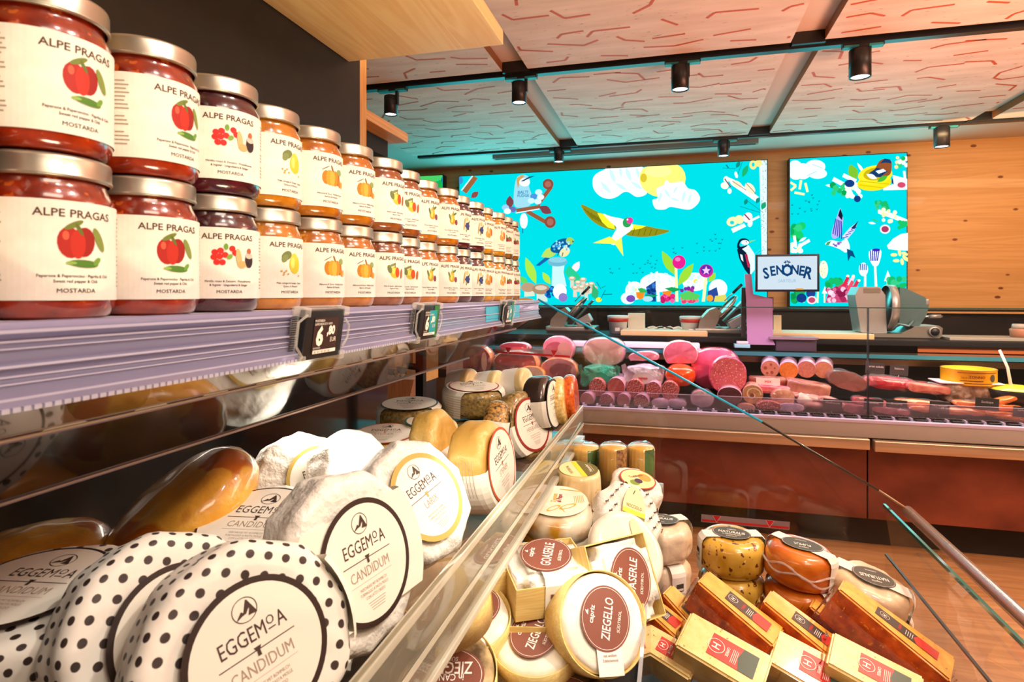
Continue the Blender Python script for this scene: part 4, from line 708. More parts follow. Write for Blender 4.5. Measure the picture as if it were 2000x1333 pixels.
# dotted paper wheels, lower left
wheel('white wheel in black-dotted paper with dark-ringed label, largest at bottom left', at(474, 1272, .418), vdir(-30, 20), .0745, .050, POLKA, 12, wr=.0035, facets=9, famp=.03, lb=(.0475, RB, 'CANDIDUM'), dotted=True, band_w=.062, bandfr=(.6, 1))
wheel('dotted paper wheel standing just behind the largest dotted one', at(318, 1240, .445), vdir(-20, 20), .0735, .045, POLKA, 10, wr=.0035, facets=9, famp=.03, lb=(.047, RB, 'CANDIDUM'), dotted=True)
wheel('dotted paper wheel lying flat at the left edge, its label facing up', at(60, 1205, .46), vdir(-80, 84), .078, .042, POLKA, 0, wr=.003, facets=9, famp=.03, lb=(.054, RB, 'CANDIDUM', .05), dotted=True)
wheel('dotted paper wheel under the flat one in the bottom left corner', at(60, 1350, .46), vdir(-70, 84), .080, .045, POLKA, 30, wr=.003, facets=9, famp=.03, dotted=True)
# candidum
wheel('white paper wheel with dark-ringed label, upright in front beside the rail', at(668, 1100, .53), vdir(-15, 16), .0775, .052, WRAP, 3, wr=.0042, facets=11, famp=.035, lb=(.0515, RB, 'CANDIDUM'), band_w=.088, sideprint=None)
wheel('white paper wheel lying flat with dark-ringed label between smoked loaf and upright wheels', at(506, 1066, .60), vdir(-75, 74), .074, .05, WRAP, -4, wr=.003, facets=8, famp=.05, lb=(.054, RB, 'CANDIDUM', .04))
# larix
wheel('white paper wheel with gold-ringed label leaning back beside the rail', at(805, 985, .70), vdir(-24, 30), .0735, .05, WRAP, 16, wr=.004, facets=9, famp=.05, lb=(.050, GD, 'LARIX', .12))
wheel('white paper wheel squeezed between the two gold-ringed ones', at(690, 943, .80), vdir(-10, 24), .070, .045, WRAP, 10, wr=.004, facets=9, famp=.05)
wheel('white paper wheel with half-hidden gold-ringed label, farthest back of the gold-ringed', at(587, 950, .80), vdir(-38, 26), .070, .05, WRAP, 8, wr=.004, facets=9, famp=.05, lb=(.045, GD, 'LARIX', .10), lxy=(.018, -.004))
# smoked loaves
def loaf(label, loc, N, R, T, roll=0, lbl=False, seed=1):
    t = thing('smoked_cheese', label, 'cheese', frame(loc, N, UP, math.radians(roll)), 'smoked golden cheeses')
    b = MB(); puck(b, R, T, T*.46, SMOKED, 72, fnoise(.0045, 16, seed=seed), .004); b.build('rind', t)
    if lbl:
        b = MB(); g = lambda x, y, z=0: Vector((x, y, 0)); 
        def g(x, y, z=0): 
            r = R*1.0+.0005; return Vector(((r+z)*math.cos(x/r), (r+z)*math.sin(x/r), y))
        b.disc(g, 0, 0, .046, .021, flat(hexc('c8c0a0'), .5), n=40, rings=6); b.disc(g, .006, -.003, .020, .010, flat(hexc('2c4420'), .5), .3, n=12, rings=4, z=.0005); b.disc(g, -.026, -.008, .010, .008, flat(hexc('3c5a28'), .5), .9, n=10, rings=3, z=.0005)
        b.build('leaf_label', t)
    return t
loaf('glossy golden smoked cheese tilted against the dark back, beside flat white wheel', at(362, 998, .645), cdir(-.48, -.34, .80), .082, .060)
M0 = at(62, 1108, .60)
tl = loaf('glossy golden smoked cheese at the left edge with leaf label on its side', M0, cdir(-.05, -.10, .99), .070, .052, 0, False, 4)
b = MB()
ang = math.atan2(-M0.y, -M0.x); loc_ = tl.matrix_world.inverted() @ CAM; a_ = math.atan2(loc_.y, loc_.x)
def gl_(x, y, z=0):
    r = .0725; return Vector(((r+z)*math.cos(a_+x/r)*(1-abs(y)*0), (r+z)*math.sin(a_+x/r), y))
b.disc(gl_, 0.004, -.014, .044, .014, flat(hexc('c4bc98'), .5), n=40, rings=6); b.disc(gl_, .008, -.016, .019, .009, flat(hexc('2c4420'), .5), .3, n=12, rings=4, z=.0006); b.disc(gl_, -.024, -.020, .010, .007, flat(hexc('3c5a28'), .5), .9, n=10, rings=3, z=.0006); b.build('leaf_label', tl)
# steiner (gold wrapped)
wheel('gold foil wheel lying flat with orange-ringed label, behind the white wheels', at(752, 872, 1.10), vdir(-75, 84), .064, .042, GOLDF, 2, wr=.002, lb=(.056, OR_, 'STEINER', .06), band_w=.09)
wheel('gold foil wheel standing on edge, left of the two upright gold ones', at(852, 872, 1.0), vdir(2, 14), .062, .05, GOLDF, 0, wr=.003, facets=10, famp=.03, bev=.016, band_w=.055, boff=-.028)
wheel('gold foil wheel standing on edge with orange-ringed label beside the rail', at(938, 910, .905), vdir(-4, 8), .0665, .062, GOLDF, 10, wr=.003, facets=10, famp=.03, bev=.018, lb=(.0545, OR_, 'STEINER', .07), band_w=.075, boff=-.022, sideprint=(2.6, 3.5, -.02, .02, 8))
# herbarius
wheel('herb-crusted wheel with red-ringed label standing upright by the rail', at(1019, 833, 1.22), vdir(-24, 16), .0705, .05, HERB, 6, wr=.001, bev=.018, lb=(.0535, RDD, 'HERBARIUS'), band_w=.062, boff=-.02)
wheel('herb-crusted wheel lying flat with white band, back left by the dark wall', at(800, 812, 1.24), vdir(-70, 86), .066, .046, HERB, 0, wr=.001, bev=.016, lb=(.058, RB, 'HERBARIUS', .05), band_w=.08, bandfr=(0, .8))
wheel('herb-crusted wheel lying on another, wide printed white band on its left side', at(925, 780, 1.30), vdir(-60, 84), .066, .054, HERB, 8, wr=.0012, bev=.014, lb=(.054, RDD, 'HERBARIUS', .05), band_w=.10, sideprint=(3.35, 4.2, -.022, .022, 9))
wheel('herb-crusted wheel at the bottom of the stack, only its band and edge showing', at(905, 828, 1.31), vdir(-60, 88), .062, .034, HERB, 20, wr=.001, bev=.012, band_w=.08)
wheel('dark crumb-crusted wheel with tilted white label between gold and herb wheels', at(966, 845, 1.08), vdir(14, -8), .057, .045, CRUST, 0, wr=.001, bev=.02, lb=(.052, TL, 'ALPICOLA', .04), band_w=.06)
wheel('black waxed wheel standing on edge with dark-ringed label', at(1057, 790, 1.27), vdir(-6, 6), .060, .052, DARKWAX, 0, wr=.001, bev=.014, lb=(.052, '2c3038', 'CARBO'), band_w=.055, boff=-.014)
wheel('flat wheel with teal-ringed label behind the gold foil wheels', at(838, 842, 1.16), vdir(-70, 86), .055, .035, CREAM, 0, wr=.001, lb=(.046, TL, 'ALPICOLA', .07))
wheel('yellow grain-coated wheel on edge, left of the orange one', at(1093, 785, 1.31), vdir(4, 6), .054, .030, CORN, 0, wr=.0012, bev=.012, group='coated cheese wheels at the tray end')
wheel('orange spice-coated wheel on edge at the far end of the tray', at(1115, 778, 1.335), vdir(2, 4), .052, .026, ORNG, 0, wr=.0012, bev=.01, group='coated cheese wheels at the tray end')
for (u, v, d, rr, l) in ((905, 752, 1.36, .034, 'leftmost of the three cream cylinders behind the herb stack'), (958, 757, 1.36, .036, 'middle of the three cream cylinders behind the herb stack'), (1010, 752, 1.36, .036, 'rightmost of the three cream cylinders behind the herb stack')):
    t = thing('cream_cheese_roll', 'pale cheese with paper band, '+l, 'cheese', frame(at(u, v, d), vdir(-12, 10), UP), 'pale banded cheeses at the tray end')
    b = MB(); puck(b, rr, .058, .008, CREAM, 40, fnoise(.001, 20)); b.build('rind', t)
    b = MB(); b.lathe([(rr+.0012, -.026), (rr+.0014, .012)], LABELW, 40); b.build('paper_band', t)
# labels stuck on the two coated wheels
for (u, v, d, c1, c2, l) in ((1100, 790, 1.30, 'e8d070', '8a8430', 'yellow oval label on cheese'), ):
    pass
# ------------------------------------------------------------------ lower level: goat cheeses in wooden boxes
BOXW = wood(hexc('ecd28c'), hexc('dfbe72'), hexc('c89a50'), 0, 6, .5, .3, .05); BOXW2 = wood(hexc('ecd28c'), hexc('dfbe72'), hexc('c89a50'), 1, 6, .5, .3, .05)
MOULD = mottled(hexc('4c3418'), hexc('c8b07c'), 38, .6, .6, 60, .1, 0, 6, .35, .62, (1, 1, 1), hexc('8a5a1c'), 30, .6)
WHITER = mottled(hexc('efe6d4'), hexc('faf5ea'), 30, .7, .5, 60, bdist=.003)
def capriz(b, z0, rx, ry, title, sub=None, tail=None, flip=0, tailrot=0, col=BROWNINK, t2='capriz.it'):
    g0 = lab(z0); c, s = math.cos(flip), math.sin(flip)
    g = lambda x, y, z=0: g0(x*c-y*s, x*s+y*c, z)
    if tail:
        tx, ty = math.sin(tailrot), -math.cos(tailrot); w = .0165
        h = lambda x, y, z=0: g0(x*math.cos(tailrot)-(y)*math.sin(tailrot), x*math.sin(tailrot)+(y)*math.cos(tailrot), z)
        b.rect(h, -w, -tail, w, -ry*.8, LABELW, -.0003)
        b.text(h, 'mit weißem' if title == 'ZIEGELLO' else 'mit Rotkultur', 0, -ry-.006, .0032, BROWNINK, .0001, sx=.8); b.text(h, 'Edelschimmel' if title == 'ZIEGELLO' else 'gereift', 0, -ry-.011, .0032, BROWNINK, .0001, sx=.8)
    b.disc(g, 0, 0, rx, ry, col, n=48, z=0); b.disc(g, 0, 0, rx*.94, ry*.94, LABELW, n=48, r0=.985, z=.0003)
    b.text(g, title, 0, (-.002 if sub is None else -.008), rx*.31, LABELW, .0003, sx=.72 if abs(math.sin(flip)) < .5 else .66, bold=.012)
    if sub: b.text(g, sub, 0, .003, rx*.17, LABELW, .0003, sx=.8, bold=.01)
    b.text(g, 'capriz', 0, ry*.58, rx*.16, LABELW, .0003, bold=.02); b.text(g, 'SÜDTIROL', 0, -ry*.55, rx*.10, LABELW, .0003, bold=.01)
    b.poly(g, [(-.002, ry*.72), (.0, ry*.80), (.003, ry*.86), (.0022, ry*.78), (.0045, ry*.74), (.002, ry*.72)], LABELW, .0003)
def squarebox(label, loc, N, roll, side=.108, h=.040, open_=True, title='GOASERLE', tail=True, group='square wooden boxes of goat cheese', up=UP):
    t = thing('boxed_goat_cheese', label, 'boxed cheese', frame(loc, N, up, math.radians(roll)), group); s = side/2
    b = MB(); w = .0016
    for a, c, m in (((-s, -s, -h), (s, -s+w, 0), BOXW), ((-s, s-w, -h), (s, s, 0), BOXW), ((-s, -s+w, -h), (-s+w, s-w, 0), BOXW2), ((s-w, -s+w, -h), (s, s-w, 0), BOXW2)): b.box(a, c, m)
    b.box((-s+w, -s+w, -h), (s-w, s-w, -h+w), BOXW); b.build('wooden_box', t)
    if open_:
        b = MB(); bm = bmesh.new(); bmesh.ops.create_cube(bm, size=1); bmesh.ops.bevel(bm, geom=bm.edges[:], offset=.16, segments=3, affect='EDGES'); bmesh.ops.subdivide_edges(bm, edges=bm.edges[:], cuts=3, use_grid_fill=True)
        sd = random.random()*9
        for q in bm.verts:
            q.co = Vector((q.co.x*(side-.010), q.co.y*(side-.010), (q.co.z+.5)*(h+.006)-h+.003)); n = noise.noise(q.co*38+Vector((sd, 0, 0))); q.co += q.co.normalized()*n*.003
        b.frombm(bm, WRAP, True); wc = b.build('wrapped_cheese', t)
        b = MB(); capriz(b, .0115, side*.38, side*.31, title, None, None, 1.15); b.build('oval_label', wc)
        if tail:
            b = MB(); b.add([(-.018, -s*.45, .0112), (.018, -s*.45, .0112), (.018, -s+.004, .009), (-.018, -s+.004, .009), (.018, -s-.001, .0), (-.018, -s-.001, .0), (.018, -s-.0012, -h*.98), (-.018, -s-.0012, -h*.98)], [(0, 3, 2, 1), (3, 5, 4, 2), (5, 7, 6, 4)], LABELW)
            g = lambda x, y, z=0: Vector((x, -s-.0015-z, y)); b.rect(g, -.011, -h*.62, .011, -h*.25, BROWNINK, .0002); b.rect(g, -.009, -h*.60, .009, -h*.48, LABELW, .0005); b.text(g, 'Qualität', 0, -h*.36, .0032, LABELW, .0005, bold=.02); b.text(g, 'FEINKÄSEREI', -.004, -h*.74, .0018, BROWNINK, .0003); b.text(g, 'DI ALTA QUOTA', -.004, -h*.84, .0018, BROWNINK, .0003); b.poly(g, [(.007, -h*.92), (.009, -h*.80), (.008, -h*.72), (.011, -h*.70), (.012, -h*.78), (.014, -h*.84), (.011, -h*.86), (.012, -h*.93), (.009, -h*.86)], BROWNINK, .0003)
            g2 = lambda x, y, z=0: Vector((x, y, .0115+z)); b.text(g2, 'mit Rotkultur', 0, -s*.66, .0034, BROWNINK, .0003, sx=.8); b.text(g2, 'gereift', 0, -s*.80, .0034, BROWNINK, .0003, sx=.8)
            b.build('paper_strip', t)
    return t
def roundbox(label, loc, N, roll, R=.058, h=.042, mat=WHITER, title='ZIEGELLO', sub=None, tail=None, flip=0, tailrot=0, name='boxed_goat_cheese', lblc=BROWNINK, lr=(.040, .034), lxy=(0, 0), up=UP, rim=True, group='round wooden boxes of goat cheese'):
    t = thing(name, label, 'boxed cheese' if rim else 'cheese', frame(loc, N, up, math.radians(roll)), group)
    if rim: b = MB(); b.lathe([(R-.002, -h), (R, -h), (R, .002), (R-.0015, .002), (R-.0018, -h)], BOXW, 64); b.box((R-.0002, -.004, -h), (R+.0012, .016, .002), BOXW2); b.build('wooden_rim', t)
    b = MB(); puck(b, R-.003, h, .008, mat, 72, fnoise(.0022, 26, seed=random.random()*9), .002, Matrix.Translation((0, 0, -h/2+.004))); b.build('cheese_round', t)
    if title:
        b = MB(); capriz(b, .0082, lr[0], lr[1], title, sub, tail, flip, tailrot, lblc)
        for q in b.v: q.x += lxy[0]; q.y += lxy[1]
        b.build('oval_label', t)
    return t
CAMD = lambda p: (CAM-p)
squarebox('square box of wrapped goat cheese with brown oval label, centre of the lower level', at(1066, 1098, .82), cdir(.02, -.10, 1), 3, .112, .042)
squarebox('square box of goat cheese tipped up facing right, brown oval label on end', at(1222, 1135, .815), vdir(-42, 26), -2, .108, .040)
squarebox('square box half hidden under the clear tray rail, left of the central box', at(942, 1086, .84), cdir(.02, -.06, 1), 12, .105, .042, tail=False)
for (u, v, d, l) in ((1015, 1185, .80, 'closed wooden box under the central square box, left half'), (1110, 1195, .80, 'closed wooden box under the central square box, right half'), (950, 1178, .82, 'closed wooden box with paper strip end, under the left square box')):
    squarebox(l, at(u, v, d), (0, 0, 1), random.uniform(-4, 4), .100, .040, False)
roundbox('upright round wood-rimmed white cheese with brown label, front and centre', at(1178, 1216, .735), vdir(-52, 30), -6, .0585, .045, tail=.060, lr=(.036, .033), lxy=(.0, .004), tailrot=-.05, flip=1.25)
roundbox('round white cheese with brown label lying flat left of the upright round one', at(1044, 1246, .752), cdir(-.05, -.35, 1), 12, .056, .040, lr=(.036, .030), flip=1.1)
roundbox('round wooden box behind the tray rail with half a brown label', at(905, 1200, .76), cdir(.05, -.30, 1), 50, .060, .045, lr=(.034, .028), lxy=(.012, -.012))
roundbox('round wooden box on top of another, under the clear rail', at(868, 1150, .70), cdir(-.1, -.25, 1), 30, .052, .042, title=None)
roundbox('round mouldy-crusted cheese with upside-down brown label at bottom centre', at(868, 1312, .685), cdir(.0, -.42, 1), 180, .060, .040, mat=MOULD, sub='in CANAPIZ', lr=(.046, .034), lxy=(0, .010))
roundbox('mouldy-crusted round cheese cut off by the bottom edge, right of the upside-down one', at(1104, 1378, .70), cdir(.0, -.40, 1), 185, .056, .038, mat=MOULD, lr=(.036, .03))
roundbox('mottled round cheese peeping out between two brown-labelled ones at the bottom', at(985, 1345, .715), cdir(0, -.3, 1), 10, .040, .035, mat=MOULD, title=None)
roundbox('dark label cheese seen through the tray under the white wheel', at(855, 1128, .90), cdir(.1, -.3, 1), 20, .050, .04, lr=(.044, .036))
# white strip on the upside-down one
# ------------------------------------------------------------------ lower level, back group
FILM = glass((1, 1, 1), 1.2, .08, .04); YEL = flat(hexc('f0dc20'), .4); OLV = flat(hexc('6a6424'), .5); YCREAM = flat(hexc('ece2a8'), .5)
TRM = mottled(hexc('c08818'), hexc('e8dcc4'), 16, .35, .3, 40, .8, 0, 3, .40, .55)
p = at(1088, 1008, 1.0)
t = thing('bloomy_cheese', 'film-wrapped white cheese with golden furry sides and gold bow print', 'cheese', frame(p, cdir(.02, -.25, 1), UP, .1))
b = MB(); puck(b, .062, .050, .022, TRM, 80, fnoise(.0025, 20)); b.build('rind', t)
b = MB(); g = lab(.0285); b.disc(g, 0, 0, .050, .044, mottled(hexc('e8e0cc'), hexc('f6f0e2'), 20, .3, .3, 40, .6), n=40, rings=2); GB = flat(hexc('d8b030'), .4); RB_ = flat(hexc('8a2c28'), .5)
b.text(g, 'Testun', -.004, .008, .008, GB, .0004, rot=1.2, bold=.02, sx=.8); b.text(g, 'al Pepe', .004, .006, .008, RB_, .0004, rot=1.2, bold=.02, sx=.7); b.text(g, 'BEPPINO', -.022, .004, .004, RB_, .0004, rot=1.2, bold=.01)
b.disc(g, -.012, -.020, .014, .0045, GB, .4, 20, r0=.75, z=.0004); b.disc(g, .012, -.019, .016, .005, GB, .3, 20, r0=.75, z=.0004); b.line(g, .012, .032, .045, .02, .002, GB, .0004); b.line(g, .0, -.02, .003, -.033, .0012, GB, .0004)
for i in range(6): b.line(g, .026+i*.003, -.012, .030+i*.003, .008, .0008, GB, .0004)
b.build('printed_film', t)
wheel('golden-sided cheese beneath the gold bow one, barely showing', at(1088, 1050, 1.0), (0, 0, 1), .056, .03, TRM, 0, name='bloomy_cheese', wr=.002, group='lower level cheeses')
# ricotta cone
p = at(1128, 948, 1.10)
t = thing('ridged_cheese', 'pale ridged cone-shaped cheese with yellow and olive label on top', 'cheese', frame(p, cdir(.05, -.18, 1), UP))
b = MB()
def ribs(p, a): k = 1+.025*abs(math.sin(a*9)); return Vector((p.x*k, p.y*k, p.z))
b.lathe([(0, -.04), (.046, -.04), (.0465, -.036), (.039, .024), (.037, .029), (.032, .031), (0, .031)], mottled(hexc('e0c488'), hexc('eedcae'), 20, .35, .15, 60, .6), 108, None, True, ribs); b.build('rind', t)
def naseler(b, g, rx, ry, title=''):
    b.disc(g, 0, 0, rx, ry, YCREAM, n=36, rings=1)
    b.poly(g, [(-.1*rx, -ry*.98), (.15*rx, -ry*.97), (.15*rx, ry*.97), (-.1*rx, ry*.98)], YEL, .0004)
    b.poly(g, [(.15*rx, -ry*.97)]+[(rx*math.cos(a), ry*math.sin(a)) for a in [-1.35+2.7*i/12 for i in range(13)]]+[(.15*rx, ry*.97)], OLV, .0004)
    b.text(g, 'PUSTERTAL', -.5*rx, 0, rx*.16, INK, .0006, rot=PI/2, sx=.7); b.text(g, 'Naseler', .52*rx, 0, rx*.18, LABELW, .0006, rot=PI/2, bold=.01); b.line(g, .7*rx, -.4*ry, .7*rx, .4*ry, .0006, LABELW, .0006)
b = MB(); naseler(b, lab(.0315), .036, .030); b.build('oval_label', t)
# film wrapped cylinders
PEPY = mottled(hexc('e0a838'), hexc('eec860'), 30, .3, .2, 90, .9); GRNP = mottled(hexc('2c5414'), hexc('4c7a24'), 40, .25, .3, 60, .9); SPI = mottled(hexc('5c3414'), hexc('c08a3c'), 160, .4, .9, 150, .6)
def cylcheese(label, u, v, d, R, H, side2, frac, tilt=(0, -.05, 1), turn=0, lbl=True):
    t = thing('wrapped_cheese_cylinder', label, 'cheese', frame(at(u, v, d), cdir(*tilt), UP, turn), 'film-wrapped cheese cylinders')
    def rb(p, a): k = 1+.03*abs(math.sin(a*11)); return Vector((p.x*k, p.y*k, p.z))
    b = MB(); pr = [(R, -H/2), (R, H/2-.006), (R*.96, H/2-.002)]
    b.lathe([(0, -H/2)]+pr+[(R*.9, H/2), (0, H/2+.002)], PEPY, 66, None, True, rb); b.build('rind', t)
    b = MB(); a0 = -PI/2+.1; b.lathe([(R*1.035, -H/2), (R*1.035, H/2-.006), (R*.99, H/2-.001)], side2, 24, None, True, fnoise(.001, 60), 1, 1, a0, a0+frac*2*PI); b.build('topping_strip', t)
    b = MB(); b.lathe([(R*1.07, -H/2), (R*1.08, 0), (R*1.06, H/2), (R*.7, H/2+.006), (0, H/2+.007)], FILM, 30, None, True, fnoise(.004, 40, seed=random.random()*5)); b.build('cling_film', t)
cylcheese('stubby film-wrapped yellow cheese with green band, left of three at the back', 1141, 893, 1.27, .032, .046, GRNP, .42)
cylcheese('tall film-wrapped yellow cylinder with brown spice strip, middle at the back', 1197, 918, 1.23, .0275, .098, SPI, .25)
cylcheese('tall film-wrapped yellow cylinder with green strip, right at the back', 1251, 916, 1.24, .0275, .094, GRNP, .16)
cylcheese('spice-crusted yellow cheese leaning behind the tray rail, left of the ridged one', 1068, 925, 1.2, .028, .062, SPI, .4, (-.3, 0, 1))
# white cheese with round paper label (right of ridged)
p = at(1240, 962, 1.10)
t = thing('paper_wrapped_cheese', 'white crumpled paper cheese with fruit-patterned round label at the back', 'cheese', frame(p, cdir(.25, -.3, 1), UP, -.15))
b = MB(); puck(b, .050, .050, .012, WRAP, 64, fnoise(.004, 22, 7, .06)); b.build('wrapping', t)
b = MB(); g = lab(.0292); b.disc(g, -.004, 0, .036, .030, flat(hexc('b83c20'), .5), n=36); b.disc(g, -.004, 0, .0335, .0275, YCREAM, n=36, z=.0003); b.disc(g, -.018, -.008, .010, .008, flat(hexc('7a9a34'), .5), z=.0005); b.disc(g, -.008, -.006, .008, .007, flat(hexc('4a2c54'), .5), z=.0006); b.disc(g, .012, .0, .012, .012, flat(hexc('d8a048'), .5), z=.0005); b.text(g, 'Trebbiano', -.003, .008, .006, BROWNINK, .0008, sx=.9, bold=.01); b.build('round_label', t)
# horse print wheel
p = at(1222, 1014, .99)
t = thing('paper_wrapped_cheese', 'tilted cheese in white paper printed with small black horses', 'cheese', frame(p, vdir(-48, 42), UP, -.55))
b = MB(); puck(b, .060, .046, .014, WRAP, 72, fnoise(.0025, 18, 9, .05)); b.build('wrapping', t)
b = MB(); HS = flat(hexc('3a1410'), .6)
def horse(g, x, y, r, k=1):
    c, s = math.cos(r)*k, math.sin(r)*k; P_ = [(-.0035, .001), (-.001, .002), (.001, .0018), (.0022, .0042), (.0038, .0036), (.003, .0022), (.0028, .0005), (.0035, -.003), (.0022, -.0005), (0, -.0005), (-.0015, -.0035), (-.0018, -.0005), (-.0032, -.003)]
    b.poly(g, [(x+a*c-q*s, y+a*s+q*c) for a, q in P_], HS, .0002)
g = lab(.0268)
for i in range(-4, 5):
    for j in range(-4, 5):
        x = i*.0155+(j % 2)*.0078; y = j*.0135
        if math.hypot(x, y) < .050 and not (abs(x) < .026 and abs(y) < .040): horse(g, x, y, .3)
gs = lambda x, y, z=0: Vector(((.0625+z)*math.cos(x/.0625), (.0625+z)*math.sin(x/.0625), y))
for i in range(22): horse(gs, i*.0175, -.008 if i % 2 else .006, .2)
b.build('horse_print', t)
b = MB(); g0 = lab(.0284); g = lambda x, y, z=0: g0(-y*.0+x, y, z); b.disc(g, 0, 0, .020, .046, YCREAM, n=36); b.poly(g, [(-.0198, -.006), (.0198, -.006), (.0198, .002), (-.0198, .002)], YEL, .0003); b.poly(g, [(-.0195, -.006)]+[(.0198*math.cos(a), .046*math.sin(a)) for a in [PI+.12+(PI-.24)*i/12 for i in range(13)]]+[(.0195, -.006)], OLV, .0003); b.text(g, 'NOCCIOLO', 0, .008, .006, OLV, .0006, sx=.6, bold=.01); b.text(g, 'Toblach', 0, -.016, .006, LABELW, .0006, sx=.8, bold=.01); b.disc(g, 0, -.028, .006, .006, LABELW, n=16, r0=.7, z=.0005); b.line(g, -.003, .03, .0, .038, .0015, INK, .0006); b.build('oval_label', t)
# pale wrapped wheel behind the tipped box
p = at(1222, 1080, .885)
t = thing('paper_wrapped_cheese', 'pale film-wrapped wheel with small green oval label behind the tipped box', 'cheese', frame(p, vdir(-44, 40), UP, -.4))
b = MB(); puck(b, .060, .030, .012, mottled(hexc('cfc8ba'), hexc('e8e2d6'), 25, .3, .4, 60, .8), 72, fnoise(.0015, 20)); b.build('wrapping', t)
b = MB(); g = lab(.0172); b.disc(g, .012, .026, .009, .021, YCREAM, .25, n=30); b.disc(g, .0155, .014, .006, .007, OLV, .2, n=20, z=.0003); b.build('oval_label', t)
# ------------------------------------------------------------------ right group: stacks
FIOR = mottled(hexc('c8941c'), hexc('e8c050'), 26, .3, .3, 70, .9, 0, 4, .3, .7, (1, 1, 1), hexc('6a3418'), 85, .60)
FUM = mottled(hexc('b8500c'), hexc('e0801c'), 22, .28, .3, 60, .9, 0, 4, .3, .7); PWR = mottled(hexc('d6b890'), hexc('efdcc0'), 9, .35, .6, 24, .5, bdist=.006); SLATE = flat(hexc('4a463c'), .5)
def stackcheese(label, u, v, d, R, T, mat, title, top, dz=0, roll=0, tilt=(0, 0, 1), wr=.002, fac=0, grp='', sub=None, film=False, bandang=0, bw=.030):
    p = at(u, v, d)+Vector((0, 0, dz))
    t = thing('round_cheese', label, 'cheese', frame(p, cdir(*tilt), FW, math.radians(roll)), grp)
    b = MB(); puck(b, R, T, T*.30, mat, 72, fnoise(wr, 22, fac, .05, random.random()*9)); b.build('rind' if not fac else 'wrapping', t)
    b = MB(); bb = MB(); band(bb, R+wr*.5, T, bw, LABELW, .0012, 0, (0, 1), T/2+wr*.6)
    Mr = Matrix.Rotation(bandang, 4, 'Z')
    g = lambda x, y, z=0: Vector((-(R+wr*.5+.0026), -x, y)) if False else Vector((-(math.sqrt(max((R+wr*.5+.0022)**2-x*x, 0))+z), x, y))
    bb.rect(g, -.0075, -.004, .0075, .010, SLATE, .0003); bb.rect(g, -.0062, -.002, .0062, .002, LABELW, .0006); bb.poly(g, [(.002, -.014), (.004, -.009), (.003, -.006), (.006, -.006), (.0075, -.010), (.009, -.013), (.005, -.011)], SLATE, .0003)
    for i in range(3): bb.line(g, -.011, -.009-.002*i, .0, -.009-.002*i, .0008, GREYINK, .0003)
    bb.v = [Mr @ q for q in bb.v]; pb = bb.build('paper_band', t)
    if top:
        b = MB(); gg = lab(T/2+wr*.6+.0020); b.disc(gg, 0, 0, .036, .027, SLATE, n=44); b.disc(gg, 0, 0, .0345, .0255, LABELW, n=44, r0=.985, z=.0003)
        b.text(gg, title, 0, .002, .0090, LABELW, .0004, sx=.74, bold=.02); b.text(gg, 'capriz', 0, .0145, .005, LABELW, .0004, bold=.01)
        if sub: b.text(gg, sub, 0, -.008, .0045, LABELW, .0004, sx=.8, bold=.01)
        b.text(gg, 'SÜDTIROL', 0, -.016, .003, LABELW, .0004, bold=.01); b.build('oval_label', pb)
    if film:
        b = MB()
        for kz, sd in ((-.004, 1), (.004, 3)):
            pts = [Vector(((R+.0035)*math.cos(a), (R+.0035)*math.sin(a), kz+.006*math.sin(a*5+sd)+.005*math.sin(a*2))) for a in [2*PI*i/60 for i in range(61)]]
            b.tube(pts, [.0012+.0012*abs(math.sin(i*1.3+sd)) for i in range(61)], glass((1, 1, 1), 1.5, .1, .22, (.95, .92, .88)), 6)
        bm = bmesh.new(); bmesh.ops.create_icosphere(bm, subdivisions=3, radius=.014)
        for q in bm.verts: q.co += q.co.normalized()*noise.noise(q.co*180)*.007; q.co.z *= .7; q.co += Vector((R+.006, -.02, -.004))
        b.frombm(bm, glass((1, 1, 1), 1.8, .12, .18, (.95, .9, .85)), True); b.build('cling_film', t)
G1, G2, G3, G4 = 'white paper naturalis stack beside the divider', 'yellow flower cheese stack', 'orange smoked cheese stack', 'white paper stack at right'
lvl = ('top', 'middle', 'bottom')
for i in range(3):
    stackcheese('yellow-brown flower-flecked wheel, %s of its stack of three' % lvl[i], 1428, 1078, 1.19, .0625, .070, FIOR, 'NATURALIS', i == 0, -.0715*i, -20, (.02*i, -.06, 1) if i == 0 else (0, 0, 1), grp=G2, sub='in FIORDALISO', bandang=.35+i*.45)
    stackcheese('orange smoked wheel in cling film, %s of its stack of three' % lvl[i], 1562, 1100, 1.13, .0615, .066, FUM, 'FUMUS', i == 0, -.069*i, 165, (.10, -.06, 1) if i == 0 else (0, 0, 1), grp=G3, film=i < 2, bandang=(2.5 if i == 0 else -.9+.15*i)+0)
    stackcheese('white paper wheel beside the clear divider, %s of its stack' % lvl[i], 1288, 1052, 1.15, .060, .066, PWR, 'NATURALIS', i == 0, -.069*i, -15, grp=G1, wr=.004, fac=9, bandang=2.2 if i else .5)
for i in range(3):
    stackcheese('white paper wheel, %s of the stack nearest the front glass' % lvl[i], 1695, 1160-10*(i > 0), 1.08, .0655, .062, PWR, 'NATURALIS', i == 0, -.064*i, 172, (.18, -.22, 1) if i == 0 else (0, 0, 1), grp=G4, wr=.004, fac=8, bandang=2.7)
